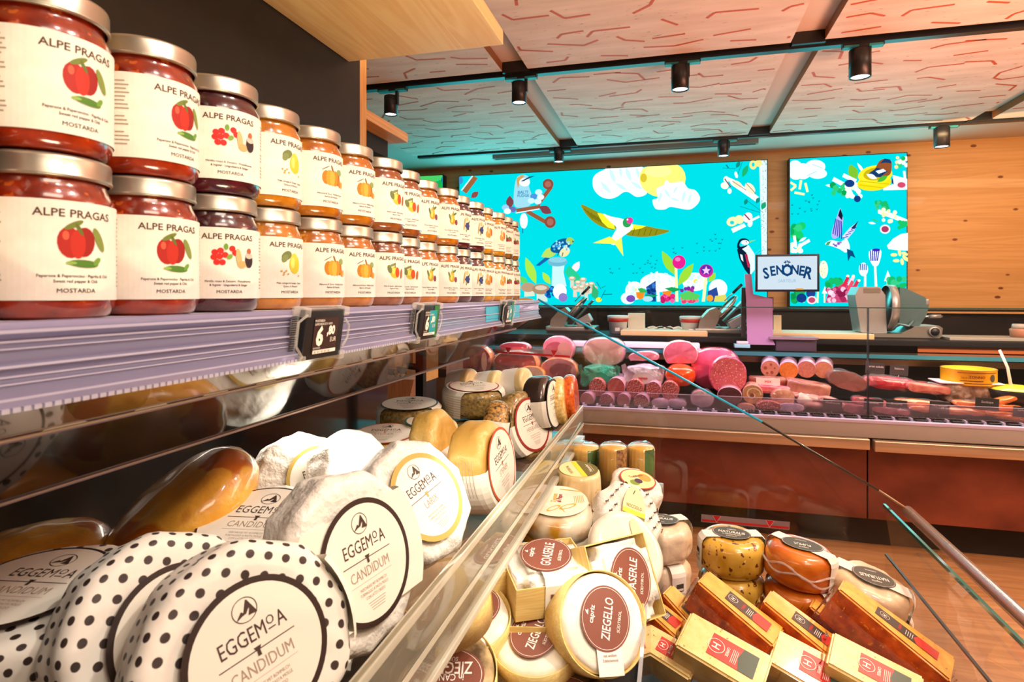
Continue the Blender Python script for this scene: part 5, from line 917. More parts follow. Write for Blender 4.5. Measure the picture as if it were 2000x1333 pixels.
# ------------------------------------------------------------------ wedges
YC = mottled(hexc('e4a030'), hexc('eebc54'), 60, .35, .1, 90, .5, 0, 2, .3, .7, (1, 1, 1), hexc('a86c1c'), 190, .69); YC2 = mottled(hexc('ecc878'), hexc('f6dc9c'), 60, .35, .1, 90, .5, 0, 2, .3, .7, (1, 1, 1), hexc('8a8434'), 190, .69)
RIND = mottled(hexc('8c2408'), hexc('dc5c14'), 45, .3, .6, 90, .6, 0, 5, .35, .68, (1, 1, 1), hexc('d88a2c'), 120, .66); PALE = mottled(hexc('d8a860'), hexc('e8c480'), 40, .35, .2, 80, .6)
TAGB = flat(hexc('3a2824'), .4); TAGR = flat(hexc('c8281c'), .4); TAGG = flat(hexc('2c4434'), .4)
def wedge(label, u, v, d, e1, e2, Lg, w0, w1, th, top, side, red, grp, pouch=True):
    p = at(u, v, d); X = cdir(*e1); Y_ = cdir(*e2); Y_ = (Y_-X*Y_.dot(X)).normalized(); Z = X.cross(Y_)
    M = Matrix((X, Y_, Z)).transposed().to_4x4(); M = Matrix.Translation(p) @ M
    t = thing('cheese_wedge', label, 'cheese', M, grp)
    bm = bmesh.new(); pts = [(-Lg/2, -w0/2), (Lg/2, -w1/2), (Lg/2, w1/2), (-Lg/2, w0/2)]
    vv = [bm.verts.new((x, y, z)) for z in (-th/2, th/2) for x, y in pts]
    for f in ((3, 2, 1, 0), (4, 5, 6, 7), (0, 1, 5, 4), (1, 2, 6, 5), (2, 3, 7, 6), (3, 0, 4, 7)): bm.faces.new([vv[i] for i in f])
    bmesh.ops.bevel(bm, geom=bm.edges[:], offset=.003, segments=3, affect='EDGES'); b = MB(); bm.verts.index_update()
    bm.normal_update(); ob = len(b.v); b.v += [q.co.copy() for q in bm.verts]
    for f in bm.faces: b.f.append([q.index for q in f.verts]); b.m.append(b.mi(top if f.normal.z > .6 or f.normal.x > .7 else side)); b.sm.append(False)
    bm.free(); b.build('cheese_piece', t)
    b = MB(); g = lab(th/2+.0008); ll = Lg*.27; hw = min(w0, w1)*.27; cx = .012*Lg/.12
    c1, c2 = (TAGB, TAGR) if red else (TAGR, TAGG)
    b.rect(g, cx-ll, -hw, cx+ll*.35, hw, c1, 0); b.poly(g, [(cx+ll*.35, -hw), (cx+ll, -hw), (cx+ll, hw), (cx+ll*.35, hw), (cx+ll*.22, 0)], c2, .0002)
    b.disc(g, cx-ll*.72, 0, hw*.62, hw*.62, LABELW, n=24, r0=.92, z=.0004); b.text(g, 'H', cx-ll*.72, 0, hw*.55, LABELW, .0004, rot=-PI/2, bold=.02)
    b.text(g, 'PAPRIKA' if red else 'CAPRESE', cx-ll*.22, 0, .0042, LABELW if not red else TAGR, .0004, rot=-PI/2, sx=.7 if hw < .02 else .9, bold=.02)
    for i in range(4): b.line(g, cx-ll*(.02-.07*i), -hw*.7, cx-ll*(.02-.07*i), hw*.5, .0007, LABELW, .0004)
    b.build('printed_label', t)
    if pouch:
        b = MB(); s = .006; pl = [(-Lg/2-s, -w0/2-s), (Lg/2+s*2, -w1/2-s), (Lg/2+s*2, w1/2+s), (-Lg/2-s, w0/2+s)]; rr = random.Random(u)
        n = 10; vs = []
        for k in range(4):
            a, c = pl[k], pl[(k+1) % 4]
            for i in range(n): x = a[0]+(c[0]-a[0])*i/n; y = a[1]+(c[1]-a[1])*i/n; vs += [Vector((x+rr.uniform(-.002, .002), y+rr.uniform(-.002, .002), -th/2-.002)), Vector((x+rr.uniform(-.003, .003), y+rr.uniform(-.003, .003), th*.15+rr.uniform(-.003, .005)))]
        m_ = 4*n; b.add(vs, [(2*i, 2*((i+1) % m_), 2*((i+1) % m_)+1, 2*i+1) for i in range(m_)], glass((.98, .97, .95), 1.4, .08, .06), True); b.build('plastic_pouch', t)
    return t
RG, YG = 'paprika-rind wedges in plastic', 'pale yellow wedges in plastic'
E1, E2 = (.70, -.55, -.45), (.45, .75, .10)
wedge('red-rind wedge at left edge of its row, beside the divider', 1282, 1215, 1.00, (.7, -.6, -.4), E2, .09, .040, .05, .045, YC, RIND, True, RG)
wedge('red-rind wedge standing second from the left in the back row', 1335, 1215, 1.02, (.66, -.5, -.56), E2, .10, .040, .056, .05, YC, RIND, True, RG)
wedge('red-rind wedge in front of the yellow flower-flecked stack', 1430, 1208, .98, E1, E2, .135, .048, .060, .058, YC, RIND, True, RG)
wedge('red-rind wedge in front of the orange smoked stack', 1560, 1248, .97, E1, E2, .135, .048, .062, .058, YC, RIND, True, RG)
wedge('red-rind wedge wedged behind the largest one, mostly hidden', 1628, 1238, 1.04, E1, E2, .10, .036, .045, .05, YC, RIND, True, RG)
wedge('largest red-rind wedge, rightmost, by the clear front guard', 1725, 1248, .955, (.70, -.58, -.50), E2, .170, .044, .072, .066, YC, RIND, True, RG)
E3 = (.82, -.50, -.28); E4 = (.42, .80, .30)
wedge('pale yellow wedge with red label at the bottom, left one cut by the divider', 1300, 1285, .93, E3, E4, .09, .05, .055, .04, YC2, PALE, False, YG)
wedge('pale yellow wedge with full red and green label at bottom centre-right', 1408, 1292, .90, E3, E4, .125, .074, .076, .045, YC2, PALE, False, YG)
wedge('pale yellow wedge cut off by the bottom edge below the red-rind row', 1585, 1325, .90, E3, E4, .12, .070, .074, .045, YC2, PALE, False, YG)
wedge('rightmost pale yellow wedge cut off by the bottom edge', 1700, 1330, .88, E3, E4, .12, .066, .07, .045, YC2, PALE, False, YG)
# ================================================================== SALES COUNTER ACROSS THE AISLE
XL, XR = -1.28, 3.9; JX_ = atY(1692, 600, 3.66).x
t = thing('meat_counter', 'long glass-fronted meat and sausage counter with rust-brown base', 'service counter', None)
RUST = mottled(hexc('5c2416'), hexc('8c4430'), 3.0, .45, .1, 30, .1, 0, 7, .3, .7, (1, 1, 1.4))
BRUSH = mottled(hexc('b89a80'), hexc('d8c0a4'), 6, .3, 0, None, 0, .7, 3, .3, .7, (.3, 1, 8))
b = MB(); b.box((XL, 3.74, 0), (XR, 4.7, .17), MATTEBLACK); b.build('plinth', t)
b = MB(); b.box((XL, 3.64, .17), (JX_-.004, 3.74, .56), RUST); b.build('base_panel', t)
b = MB(); b.box((JX_+.004, 3.64, .17), (XR, 3.74, .56), RUST); b.build('base_panel', t)
b = MB(); b.box((XL, 3.57, .555), (JX_-.006, 3.66, .612), BRUSH, None, .006); b.build('bumper', t)
b = MB(); b.box((JX_+.012, 3.56, .550), (XR, 3.66, .607), BRUSH, None, .006); b.build('bumper', t)
LIL = flat(hexc('bcb0d0'), .35)
b = MB(); b.box((XL, 3.60, .612), (XR, 3.70, .705), flat(hexc('a49c98'), .35), None, .006); b.box((XL, 3.598, .690), (XR, 3.625, .709), LIL, None, .003); b.build('front_sill', t)
b = MB(); b.box((XL, 3.70, .56), (XR, 4.25, .665), flat((.05, .04, .045), .4)); b.box((XL, 3.98, .665), (XR, 4.14, .745), BLACK); b.box((XL, 4.14, .665), (XR, 4.30, .84), BLACK); b.build('stepped_deck', t)
b = MB()
x = XL+.03
while x < XR-.05:
    b.box((x, 3.632, .705), (x+.052, 3.66, .716), BLACK, None, .002); b.box((x+.056, 3.628, .705), (x+.066, 3.664, .722), glass((.9, .85, 1), 1.5, .1, .35, (.8, .7, .9))); x += .083
b.build('air_grille_clip_row', t)['kind'] = 'stuff'
b = MB(); x = .3
while x < XR-.05: b.box((x, 3.664, .702), (x+.004, 3.70, .722), flat((.08, .07, .08), .3, .6)); x += .0165
for z in (.706, .722): b.box((.3, 3.663, z), (XR, 3.667, z+.002), flat((.4, .36, .38), .3, .8))
b.build('wire_grille', t)
CG = glass((.98, .99, .985), .7, .02)
b = MB(); b.box((XL, 3.632, .70), (JX_-.003, 3.640, 1.306), CG); b.build('front_glass', t)
b = MB(); b.box((JX_+.003, 3.632, .70), (XR, 3.640, 1.306), CG); b.build('front_glass', t)
b = MB(); TG = flat(hexc('1c5a50'), .15, 0, 1); b.box((XL, 3.630, 1.304), (XR, 3.642, 1.309), TG); b.box((JX_-.0026, 3.630, .612), (JX_-.0008, 3.642, 1.305), flat((.01, .01, .01), .6)); b.box((JX_+.0035, 3.630, .612), (JX_+.0050, 3.642, 1.305), flat((.02, .02, .02), .6)); b.build('glass_edge', t)
b = MB(); b.box((XL, 3.690, .70), (XR, 3.694, .79), glass((.92, .88, .95), 1, .05, .08, (.7, .6, .75))); b.box((XL, 3.689, .788), (XR, 3.695, .791), glass((.9, .88, .95), 1, .05, .4, (.8, .7, .8))); b.build('product_guard', t)
b = MB(); b.box((XL-.006, 3.64, .70), (XL, 4.3, 1.16), CG); b.build('side_glass', t)
b = MB(); TANB = flat(hexc('a08468'), .3, .6); b.box((XL, 4.30, .955), (XR, 4.34, .995), flat(hexc('3a2c24'), .3)); b.box((XL, 4.285, .93), (XR, 4.30, .968), TANB); b.build('rear_rail', t)
b = MB(); b.box((XL, 4.16, 1.002), (.85, 4.30, 1.010), flat(hexc('2c3c40'), .12)); b.box((.85, 4.16, 1.002), (XR, 4.30, 1.010), flat(hexc('6a5a4c'), .12, .5)); b.box((XL, 4.155, .985), (XR, 4.162, 1.010), flat(hexc('3a7884'), .15, .3)); b.build('rear_glass_shelf', t)  # blue-green left top and front edge: reflected light put into the shelf colour
t = thing('rear_worktop', 'long dark glossy worktop behind the meat display, carrying slicers and boards', 'worktop', None)
b = MB(); b.box((XL, 4.34, 1.05), (XR, 4.95, 1.085), flat((.012, .011, .011), .6, 0, 0, 0, .12), None, .004); b.box((XL, 4.75, 0), (XR, 4.95, 1.05), flat((.03, .022, .018), .5)); b.box((1.5, 4.37, 1.012), (2.9, 4.385, 1.048), flat(hexc('b05a24'), .5)); b.build('worktop', t)
t = thing('back_cabinet', 'long low dark cabinet with black glossy front under the picture screens', 'cabinet', None)
b = MB(); b.box((-2.3, 5.42, 0), (4.9, 5.795, 1.245), mottled((.003, .003, .003), (.022, .011, .006), 7, .45, 0, None, 0, 0, 5, .45, .8)); b.build('cabinet_body', t)
b = MB(); b.box((-2.3, 5.38, 1.245), (4.9, 5.795, 1.262), flat((.01, .01, .01), .3)); b.build('cabinet_top', t)
b = MB(); b.box((1.72, 5.37, 1.232), (4.9, 5.378, 1.246), flat(hexc('d8a060'), .5)); b.build('pale_edge_strip', t)
# ------------------------------------------------------------------ meats
def faceN(y=0): return Vector((0, -1, y))
HAM = mottled(hexc('b8586c'), hexc('dc8c98'), 14, .3, .1, 40, .7, 0, 4, .3, .7, (1, 1, 1), hexc('e8b8b8'), 22, .66); HAMD = mottled(hexc('7c2030'), hexc('b04858'), 12, .3, .1, 40, .7, 0, 4, .3, .7, (1, 1, 1), hexc('d8a0a0'), 16, .62); FAT = mottled(hexc('e0a890'), hexc('f0c8b8'), 20, .35, .1, 40, .5); RINDM = mottled(hexc('c86c24'), hexc('e89c50'), 20, .35, .1, 40, .4)
MORT = mottled(hexc('c84c5c'), hexc('dc6c78'), 20, .3, 0, None, .5, 0, 3, .3, .7, (1, 1, 1), hexc('f8d4cc'), 120, .61); SALAM = mottled(hexc('8c2c30'), hexc('b8504c'), 80, .4, .1, 80, .3, 0, 4, .35, .65, (1, 1, 1), hexc('e8b4a8'), 150, .56); PINKC = mottled(hexc('b83458'), hexc('d0587c'), 10, .15, .1, 30, 1.0)
PK = mottled(hexc('cc8474'), hexc('dc9c88'), 30, .35, 0, None, .5, 0, 3, .3, .7, (1, 1, 1), hexc('a44c44'), 60, .68); ORK = mottled(hexc('e07c30'), hexc('ec9048'), 60, .35, 0, None, .4); CASE_ = mottled(hexc('c08ca4'), hexc('e0b4c4'), 20, .2, .2, 60, .9); DKS = mottled(hexc('4c2024'), hexc('6c3034'), 60, .3, .1, 60, .5); MEAT = mottled(hexc('a81c34'), hexc('d84458'), 20, .2, .3, 40, 1.0, 0, 4, .3, .7, (1, 1, 1), hexc('e89098'), 26, .66); BRN2 = mottled(hexc('7c3c30'), hexc('a4604c'), 14, .35, .2, 40, .5)
def blobmesh(b, pts, y0, y1, mat, face, bul=.0, n=40, amp=.004, seed=0, rnd_=.25):
    """a rounded slab whose outline (x,z points about 0) faces the aisle; closed back, bevelled edge"""
    k = len(pts); T = y1-y0; rings = []
    for (yy, s) in ((y1, .0), (y1, .75), (y1-T*.1, .92), (y0+T*.55, 1.0), (y0+T*.12, .985), (y0, .93)):
        rings.append([Vector((x*s, yy, z*s)) for x, z in pts])
    vs = []; fs = []
    for r in rings: vs += [p+Vector((0, 0, 0))+(Vector((1, 1, 1))*noise.noise(p*22+Vector((seed, 0, 0)))*amp) for p in r]
    for j in range(len(rings)-1):
        for i in range(k): fs.append((j*k+i, (j+1)*k+i, (j+1)*k+(i+1) % k, j*k+(i+1) % k))
    b.add(vs, fs, mat, True)
    last = [vs[(len(rings)-1)*k+i] for i in range(k)]; c = sum(last, Vector())/k; v2 = list(last); f2 = []
    for q in (.75, .4): v2 += [c+(p-c)*q+Vector((0, -bul*(1-q*q), 0)) for p in last]
    v2.append(c+Vector((0, -bul, 0)))
    for j in range(2):
        for i in range(k): f2.append((j*k+i, j*k+(i+1) % k, (j+1)*k+(i+1) % k, (j+1)*k+i)[::-1])
    f2 += [(2*k+(i+1) % k, 2*k+i, 3*k) for i in range(k)]
    b.add(v2, f2, face, True)
def oval(rx, rz, sq=1.0, n=36, rot=0, flatb=0):
    o = []
    for i in range(n):
        a = 2*PI*i/n; c, s = math.cos(a), math.sin(a); x = rx*math.copysign(abs(c)**sq, c); z = rz*math.copysign(abs(s)**sq, s)
        if flatb and z < -rz*flatb: z = -rz*flatb
        o.append((x*math.cos(rot)-z*math.sin(rot), x*math.sin(rot)+z*math.cos(rot)))
    return o
MT = 'cold cuts in the counter'
def cut(label, u, v, w, h, y, depth, skin, face, name='cooked_ham', cat='ham', sq=.9, rot=0, flatb=0, inner=None, grp='hams and roasts in the counter', bul=.003, film=False, yaw=0):
    p = atY(u, v, y); d = (p-CAM).dot(FW); rx = w/2*d/F_PX; rz = h/2*d/F_PX
    t = thing(name, label, cat, Matrix.Translation(p) @ Matrix.Rotation(math.radians(yaw), 4, 'Z'), grp)
    b = MB(); blobmesh(b, oval(rx, rz, sq, 40, math.radians(rot), flatb), 0, depth, skin, face, bul, seed=u*.1); b.build('meat_body', t)
    if inner:
        b = MB()
        for qi, (ix, iz, rx2, rz2, c, r_) in enumerate(inner):
            b.disc(lambda x, z_, q=0: Vector((x, -bul-.0035-q-qi*.0008, z_)), ix*rx, iz*rz, rx2*rx, rz2*rz, c, r_, 24, 3)
        b.build('cut_face', t)
    if film:
        b = MB(); blobmesh(b, oval(rx*1.05, rz*1.05, sq, 30, math.radians(rot), flatb), -.008, depth+.005, glass((1, .97, .98), 1.6, .08, .06), glass((1, .97, .98), 1.6, .08, .06), .006, amp=.010, seed=v*.1); b.build('cling_film', t)
    return t
FW_ = hexc('f0c8c0')
cut('smoked raw ham cut at the far left end, orange rind on its right', 930, 706, 62, 62, 3.95, .14, RINDM, HAMD, 'raw_ham', inner=[(-.1, -.1, .5, .5, flat(hexc('7c2434'), .3, 0, .6), 0), (-.35, .55, .35, .2, FAT, .3), (.55, 0, .18, .6, FAT, 0)], film=True)
cut('vacuum-packed raw ham with dark red meat, second from the left', 1006, 712, 92, 52, 3.92, .14, RINDM, HAMD, 'raw_ham', sq=.8, inner=[(-.3, .25, .5, .35, MEAT, 0), (.45, .2, .4, .35, MEAT, .2), (0, -.6, .8, .25, RINDM, 0)], film=True)
cut('thin pink ham end lying on top at left behind the red-striped strip', 1005, 679, 64, 20, 4.05, .10, HAM, HAMD, 'raw_ham', sq=.9, inner=[(0, -.2, .8, .4, MEAT, 0)])
cut('small orange-rinded ham tip in front of the packed raw ham', 1036, 733, 56, 34, 3.86, .08, RINDM, FAT, 'raw_ham', flatb=.6)
cut('boiled ham with dark red cut face, upper of the left stack', 1090, 683, 64, 52, 4.05, .12, HAM, HAM, inner=[(-.25, .05, .58, .5, flat(hexc('a04458'), .35, 0, .5), .3), (.40, .12, .42, .45, flat(hexc('b88078'), .35, 0, .5), .2)], rot=-6)
cut('boiled ham with orange rind at left, lower of the left stack', 1091, 726, 76, 54, 3.95, .13, RINDM, HAM, sq=.95, inner=[(.15, .1, .62, .5, HAMD, 0), (.1, -.65, .6, .14, FAT, .1)], film=True)
cut('largest pale pink pressed ham in film, above the green wrapper', 1179, 688, 80, 54, 4.0, .16, HAM, mottled(hexc('c48478'), hexc('dca898'), 16, .3, .1, 40, .8, 0, 3, .3, .7, (1, 1, 1), hexc('e8c4b4'), 14, .6), sq=.72, film=True)
cut('thin pink ham wedge lying on the white wrapper', 1257, 699, 60, 24, 4.0, .10, HAM, HAM, sq=.9, flatb=.5, rot=4, inner=[(.0, -.1, .5, .3, flat(hexc('b86c5c'), .35, 0, .5), 0)])
cut('round boiled ham with smooth pink face, above the orange-red one', 1329, 692, 66, 52, 4.0, .13, FAT, mottled(hexc('b85470'), hexc('cc7088'), 16, .3, .05, 30, .7), sq=.88, flatb=.75)
cut('small orange-red wrapped ball sausage beneath the round boiled ham', 1329, 735, 58, 44, 3.9, .13, mottled(hexc('d83808'), hexc('f05818'), 12, .15, .1, 30, 1), mottled(hexc('d83808'), hexc('f05818'), 12, .15, .1, 30, 1), 'wrapped_sausage', 'sausage', sq=.9, bul=.04)
cut('thick pink glossy sausage casing behind the big mortadella slice', 1398, 722, 100, 82, 4.02, .25, PINKC, PINKC, 'wrapped_sausage', 'sausage', sq=.8, bul=.04)
cut('big round mortadella with white fat specks, largest cut face', 1422, 735, 72, 78, 3.86, .155, PINKC, MORT, 'mortadella', 'sausage', sq=.98, bul=.002)
def parcel(label, u, v, w, h, y, mat, ins):
    p = atY(u, v, y); d = (p-CAM).dot(FW); rx = w/2*d/F_PX; rz = h/2*d/F_PX
    t = thing('wrapped_parcel', label, 'packaged meat', Matrix.Translation(p), 'crinkled wrapped parcels')
    b = MB(); blobmesh(b, oval(rx*.95, rz*.9, .6, 44), 0, .12, mat, mat, .02, amp=.016, seed=u*.3)
    for sx in (-1, 1): b.add([(sx*rx*.7, -.005, rz*.55), (sx*rx*.85, -.02, rz*1.05), (sx*rx*1.05, -.01, rz*.9), (sx*rx*.98, .0, rz*.2), (sx*rx*.8, .01, rz*.4)], [(0, 1, 2, 3, 4)], mat)
    b.build('wrapper', t)
    b = MB(); f = lambda x, z, q=0: Vector((x, -.026-q, z)); b.disc(f, 0, 0, rx*.5, rz*.45, ins[0], n=26, rings=2); b.line(f, -rx*.22, -.002, rx*.22, -.002, rz*.14, ins[1], .003); b.build('printed_panel', t)
parcel('crinkled emerald green wrapper parcel under the largest pressed ham', 1170, 738, 80, 50, 3.9, mottled(hexc('088c6c'), hexc('18b090'), 10, .2, .8, 30, 1, bdist=.02), (mottled(hexc('0c9474'), hexc('20b898'), 10, .2, .4, 30, 1), flat(hexc('b05a48'), .4)))
parcel('crinkled pearly white wrapper parcel right of the green one', 1256, 738, 80, 52, 3.9, mottled(hexc('b4a4b4'), hexc('e0d4e0'), 10, .25, .8, 30, .8, bdist=.02), (mottled(hexc('ccc0cc'), hexc('e8e0e8'), 10, .3, .3, 30, .8), flat(hexc('c85a60'), .4)))
def roll(label, u, v, rpx, y, depth, skin, face, name, cat, grp, asp=1.05, inner=None, tilt=-6, pitch=4):
    p = atY(u, v, y); d = (p-CAM).dot(FW); r = rpx*d/F_PX
    M = Matrix.Translation(p) @ Matrix.Rotation(math.radians(tilt), 4, 'Z') @ Matrix.Rotation(math.radians(pitch), 4, 'X')
    t = thing(name, label, cat, M, grp)
    b = MB(); n = 32; vs = []; R = [(depth, .0), (depth, r*.8), (depth-.01, r*.97), (.004, r), (0, r*.97)]
    for yy, q in R: vs += [(q*math.cos(2*PI*i/n), yy, q*asp*math.sin(2*PI*i/n)) for i in range(n)]
    b.add(vs, [(j*n+i, (j+1)*n+i, (j+1)*n+(i+1) % n, j*n+(i+1) % n) for j in range(4) for i in range(n)], skin, True); b.build('casing', t)
    b = MB(); f = lambda x, z, q=0: Vector((x, -.0008-q, z)); b.disc(f, 0, 0, r*.96, r*.96*asp, face, n=32, rings=2)
    if inner: inner(b, f, r)
    b.build('cut_face', t); return t
SG = 'salami ends facing the aisle'
ords = ['leftmost', 'second', 'third', 'fourth', 'fifth']
for i, (u, v, r) in enumerate(((1166, 757, 16), (1203, 757, 17.5), (1240, 760, 17), (1276, 762, 15), (1308, 764, 17))):
    roll('reddish salami end in the upper row, %s from the left' % ords[i], u, v, r, 3.83, .16, CASE_ if i % 2 else SALAM, SALAM if i != 1 else mottled(hexc('a84444'), hexc('bc5c54'), 60, .4, 0, None, .4), 'salami', 'salami', SG, 1.1)
for i, (u, v, r) in enumerate(((1146, 782, 14), (1184, 785, 15), (1217, 783, 13), (1252, 786, 15))):
    roll('pinkish salami end in the low front row, %s from the left' % ords[i], u, v, r, 3.76, .12, CASE_, SALAM if i % 2 else PK, 'salami', 'salami', SG)
for i, (u, v, w, h, l) in enumerate(((1290, 789, 34, 18, 'pale film-wrapped salami end low in front, left of two'), (1322, 789, 38, 16, 'white-marked wrapped salami end low in front, middle'), (1372, 780, 44, 34, 'lilac film bag of sausage low in front, left of the dark cut'))):
    cut(l, u, v, w, h, 3.76, .10, CASE_, mottled(hexc('b898a8'), hexc('d8c8d4'), 20, .2, .4, 40, .9), 'wrapped_sausage', 'sausage', grp='film-wrapped sausages low in front', film=True, bul=.01)
roll('dark brown blood-sausage cut, in front of the mortadella', 1425, 774, 23, 3.77, .12, CASE_, DKS, 'blood_sausage', 'sausage', SG, .78)
def spiral(b, f, r):
    pts = [(r*(.82-.055*i)*math.cos(i*.55), r*(.82-.055*i)*math.sin(i*.55)) for i in range(14)]
    for a, c in zip(pts, pts[1:]): b.line(f, a[0], a[1], c[0], c[1], r*.13, flat(hexc('f0d8b8'), .4), .001)
    b.disc(f, -r*.05, -r*.1, r*.2, r*.22, flat(hexc('8c5048'), .4), n=12, z=.0012)
roll('rolled stuffed pork slice with spiral pattern, right of the dark cut', 1470, 771, 19, 3.80, .13, PK, mottled(hexc('b08048'), hexc('d0a878'), 40, .35, 0, None, .5), 'rolled_roast', 'roast', SG, 1, spiral)
def freck(b, f, r):
    for x, y, q in ((-.5, .1, .2), (.1, .5, .14), (.2, -.4, .18), (-.3, -.5, .15), (.5, .1, .1)): b.disc(f, x*r, y*r, q*r, q*r, flat(hexc('a45044'), .4), n=10, z=.001)
LG = 'four sausage logs in the back row'
roll('pink sausage log with dark flecks, leftmost of four on the back step', 1504, 721, 17, 3.98, .24, CASE_, PK, 'sausage_log', 'sausage', LG, 1, freck, -8)
roll('orange paprika sausage log, second of four on the back step', 1540, 724, 17.5, 3.97, .24, CASE_, ORK, 'sausage_log', 'sausage', LG, 1, None, -10)
roll('mottled pink sausage log, third of four on the back step', 1575, 722, 17, 3.98, .24, CASE_, mottled(hexc('b8685c'), hexc('d08c7c'), 60, .35, 0, None, .4, 0, 3, .3, .7, (1, 1, 1), hexc('8c3c38'), 80, .66), 'sausage_log', 'sausage', LG, 1, None, -12)
roll('smooth pale sausage log, rightmost of four on the back step', 1608, 723, 17, 3.98, .24, CASE_, mottled(hexc('c88064'), hexc('d89478'), 60, .35, 0, None, .4), 'sausage_log', 'sausage', LG, 1, None, -14)
# packs and slices
def slab(label, u, v, w, h, y, depth, mat, name, cat, grp=None, rot=0, top=None, bev=.006, lbl=None, amp=.0):
    p = atY(u, v, y); d = (p-CAM).dot(FW); W_ = w*d/F_PX; H_ = h*d/F_PX
    t = thing(name, label, cat, Matrix.Translation(p) @ Matrix.Rotation(math.radians(rot), 4, 'Y'), grp)
    b = MB(); bm = bmesh.new(); bmesh.ops.create_cube(bm, size=1)
    for q in bm.verts: q.co = Vector((q.co.x*W_, (q.co.y+.5)*depth, q.co.z*H_))
    bmesh.ops.bevel(bm, geom=bm.edges[:], offset=min(bev, H_*.3), segments=3, affect='EDGES')
    if amp:
        bmesh.ops.subdivide_edges(bm, edges=bm.edges[:], cuts=3, use_grid_fill=True)
        for q in bm.verts: q.co += Vector((noise.noise(q.co*30), noise.noise(q.co*30+Vector((3, 0, 0))), noise.noise(q.co*30+Vector((0, 5, 0)))))*amp
    b.frombm(bm, mat, True); b.build('product_body', t)
    if lbl:
        b = MB(); f = lambda x, z, q=0: Vector((x, -.002-q-amp, z)); b.rect(f, -W_*lbl[0], -H_*.32, W_*lbl[0], H_*.4, lbl[1]); b.text(f, lbl[2], 0, 0, H_*.28, lbl[3], .001, bold=.02); b.build('pack_label', t)
    return t
slab('brown-ended tube pack with white label, below the sausage logs', 1500, 746, 66, 18, 3.90, .07, BRN2, 'packed_salami', 'packaged meat', 'packed cold cuts', lbl=(.33, LABELW, 'MIX', flat(hexc('b02c5c'), .5)))
slab('pink fatty bacon slab pack in front of the labelled tube', 1510, 762, 62, 16, 3.84, .08, mottled(hexc('dc4c64'), hexc('f0909c'), 20, .25, .2, 40, .9), 'bacon_pack', 'packaged meat', 'packed cold cuts', rot=3, amp=.003)
cut('glossy tray of layered roast slices right of the spiral roll', 1530, 778, 44, 34, 3.79, .12, mottled(hexc('b86c48'), hexc('e8b090'), 20, .2, .3, 40, .9), mottled(hexc('b86c48'), hexc('e8b090'), 20, .2, .3, 40, .9), 'sliced_roast', 'roast', grp='packed cold cuts', film=True, bul=.012)
cut('pale lilac vacuum pack with blue clip in the front row', 1545, 797, 50, 16, 3.74, .07, CASE_, mottled(hexc('9c88b8'), hexc('dcc8d8'), 24, .2, .3, 40, .9), 'vacuum_pack', 'packaged meat', grp='packed cold cuts', film=True)
cut('brown-pink salami half in the front row under the spiral roll', 1504, 795, 50, 22, 3.74, .08, SALAM, SALAM, 'salami', 'salami', grp=SG, flatb=.5)
cut('small pale brawn end at the front left of the black dish clips', 1458, 799, 34, 20, 3.74, .07, PK, mottled(hexc('b8847c'), hexc('d8b0a0'), 40, .3, .1, 40, .6), 'brawn', 'sausage', grp=SG)
slab('fan of folded ham slices right of the bacon pack', 1580, 762, 76, 30, 3.86, .12, mottled(hexc('94544c'), hexc('c88c78'), 12, .35, .2, 30, .5), 'sliced_ham', 'ham', 'packed cold cuts', rot=8, amp=.006)
slab('smaller fold of ham slices in front of the fan', 1567, 776, 50, 9, 3.80, .09, mottled(hexc('a8645c'), hexc('d89c88'), 12, .35, .2, 30, .5), 'sliced_ham', 'ham', 'packed cold cuts', rot=10, amp=.004)
cut('brown smoked loin in film with striped string marks, by the glass joint', 1656, 745, 72, 36, 3.92, .14, mottled(hexc('5c2820'), hexc('8c4c3c'), 12, .3, .2, 30, .6), mottled(hexc('7c3c30'), hexc('9c5848'), 10, .3, .1, 30, .6), 'smoked_loin', 'ham', sq=.8, rot=-14, film=True)
for i, (u, v, w, h, r, l) in enumerate(((1590, 780, 70, 14, -8, 'upper'), (1600, 793, 60, 15, -4, 'lower'), (1626, 787, 50, 20, -16, 'rightmost'))):
    cut('pale pink raw poultry sausage coil, %s of the heap behind the black tag' % l, u, v, w, h, 3.79-.02*i, .06, mottled(hexc('c88c88'), hexc('e0b0a8'), 18, .25, .2, 40, .7), mottled(hexc('c88c88'), hexc('e0b0a8'), 18, .25, .2, 40, .7), 'raw_sausage', 'sausage', sq=1, rot=r, grp='raw pink coils', bul=.02)
slab('white cut poultry piece left of the raw coils', 1573, 783, 26, 20, 3.77, .05, mottled(hexc('d8c0b4'), hexc('ecdcd0'), 18, .35), 'poultry_piece', 'meat', rot=25)
cut('long bright red raw beef cut in film, right of the glass joint', 1741, 750, 96, 26, 3.93, .12, MEAT, MEAT, 'raw_beef', 'meat', sq=.8, rot=-4, film=True, bul=.02, grp='raw meat right of the joint')
cut('pack of sliced red meat, right of the raw beef', 1815, 760, 78, 20, 3.90, .12, mottled(hexc('b83c3c'), hexc('dc7468'), 16, .25, .2, 40, .8), mottled(hexc('c04840'), hexc('e08c78'), 20, .25, .2, 40, .8), 'sliced_meat', 'meat', sq=.6, rot=-5, film=True, bul=.01, grp='raw meat right of the joint')
for i, (u, v, w, h, l) in enumerate(((1700, 786, 60, 14, 'dark pink meat pack left of the orange fillets'), (1670, 800, 44, 18, 'lilac-red meat pack beside the glass joint'), (1740, 803, 70, 14, 'pink vacuum meat pack in front of the black tags'))):
    cut(l, u, v, w, h, 3.78-.03*i, .08, MEAT, mottled(hexc('a03c54'), hexc('d07c8c'), 20, .2, .3, 40, .9), 'vacuum_pack', 'packaged meat', sq=.6, rot=-5, film=True, grp='packed cold cuts')
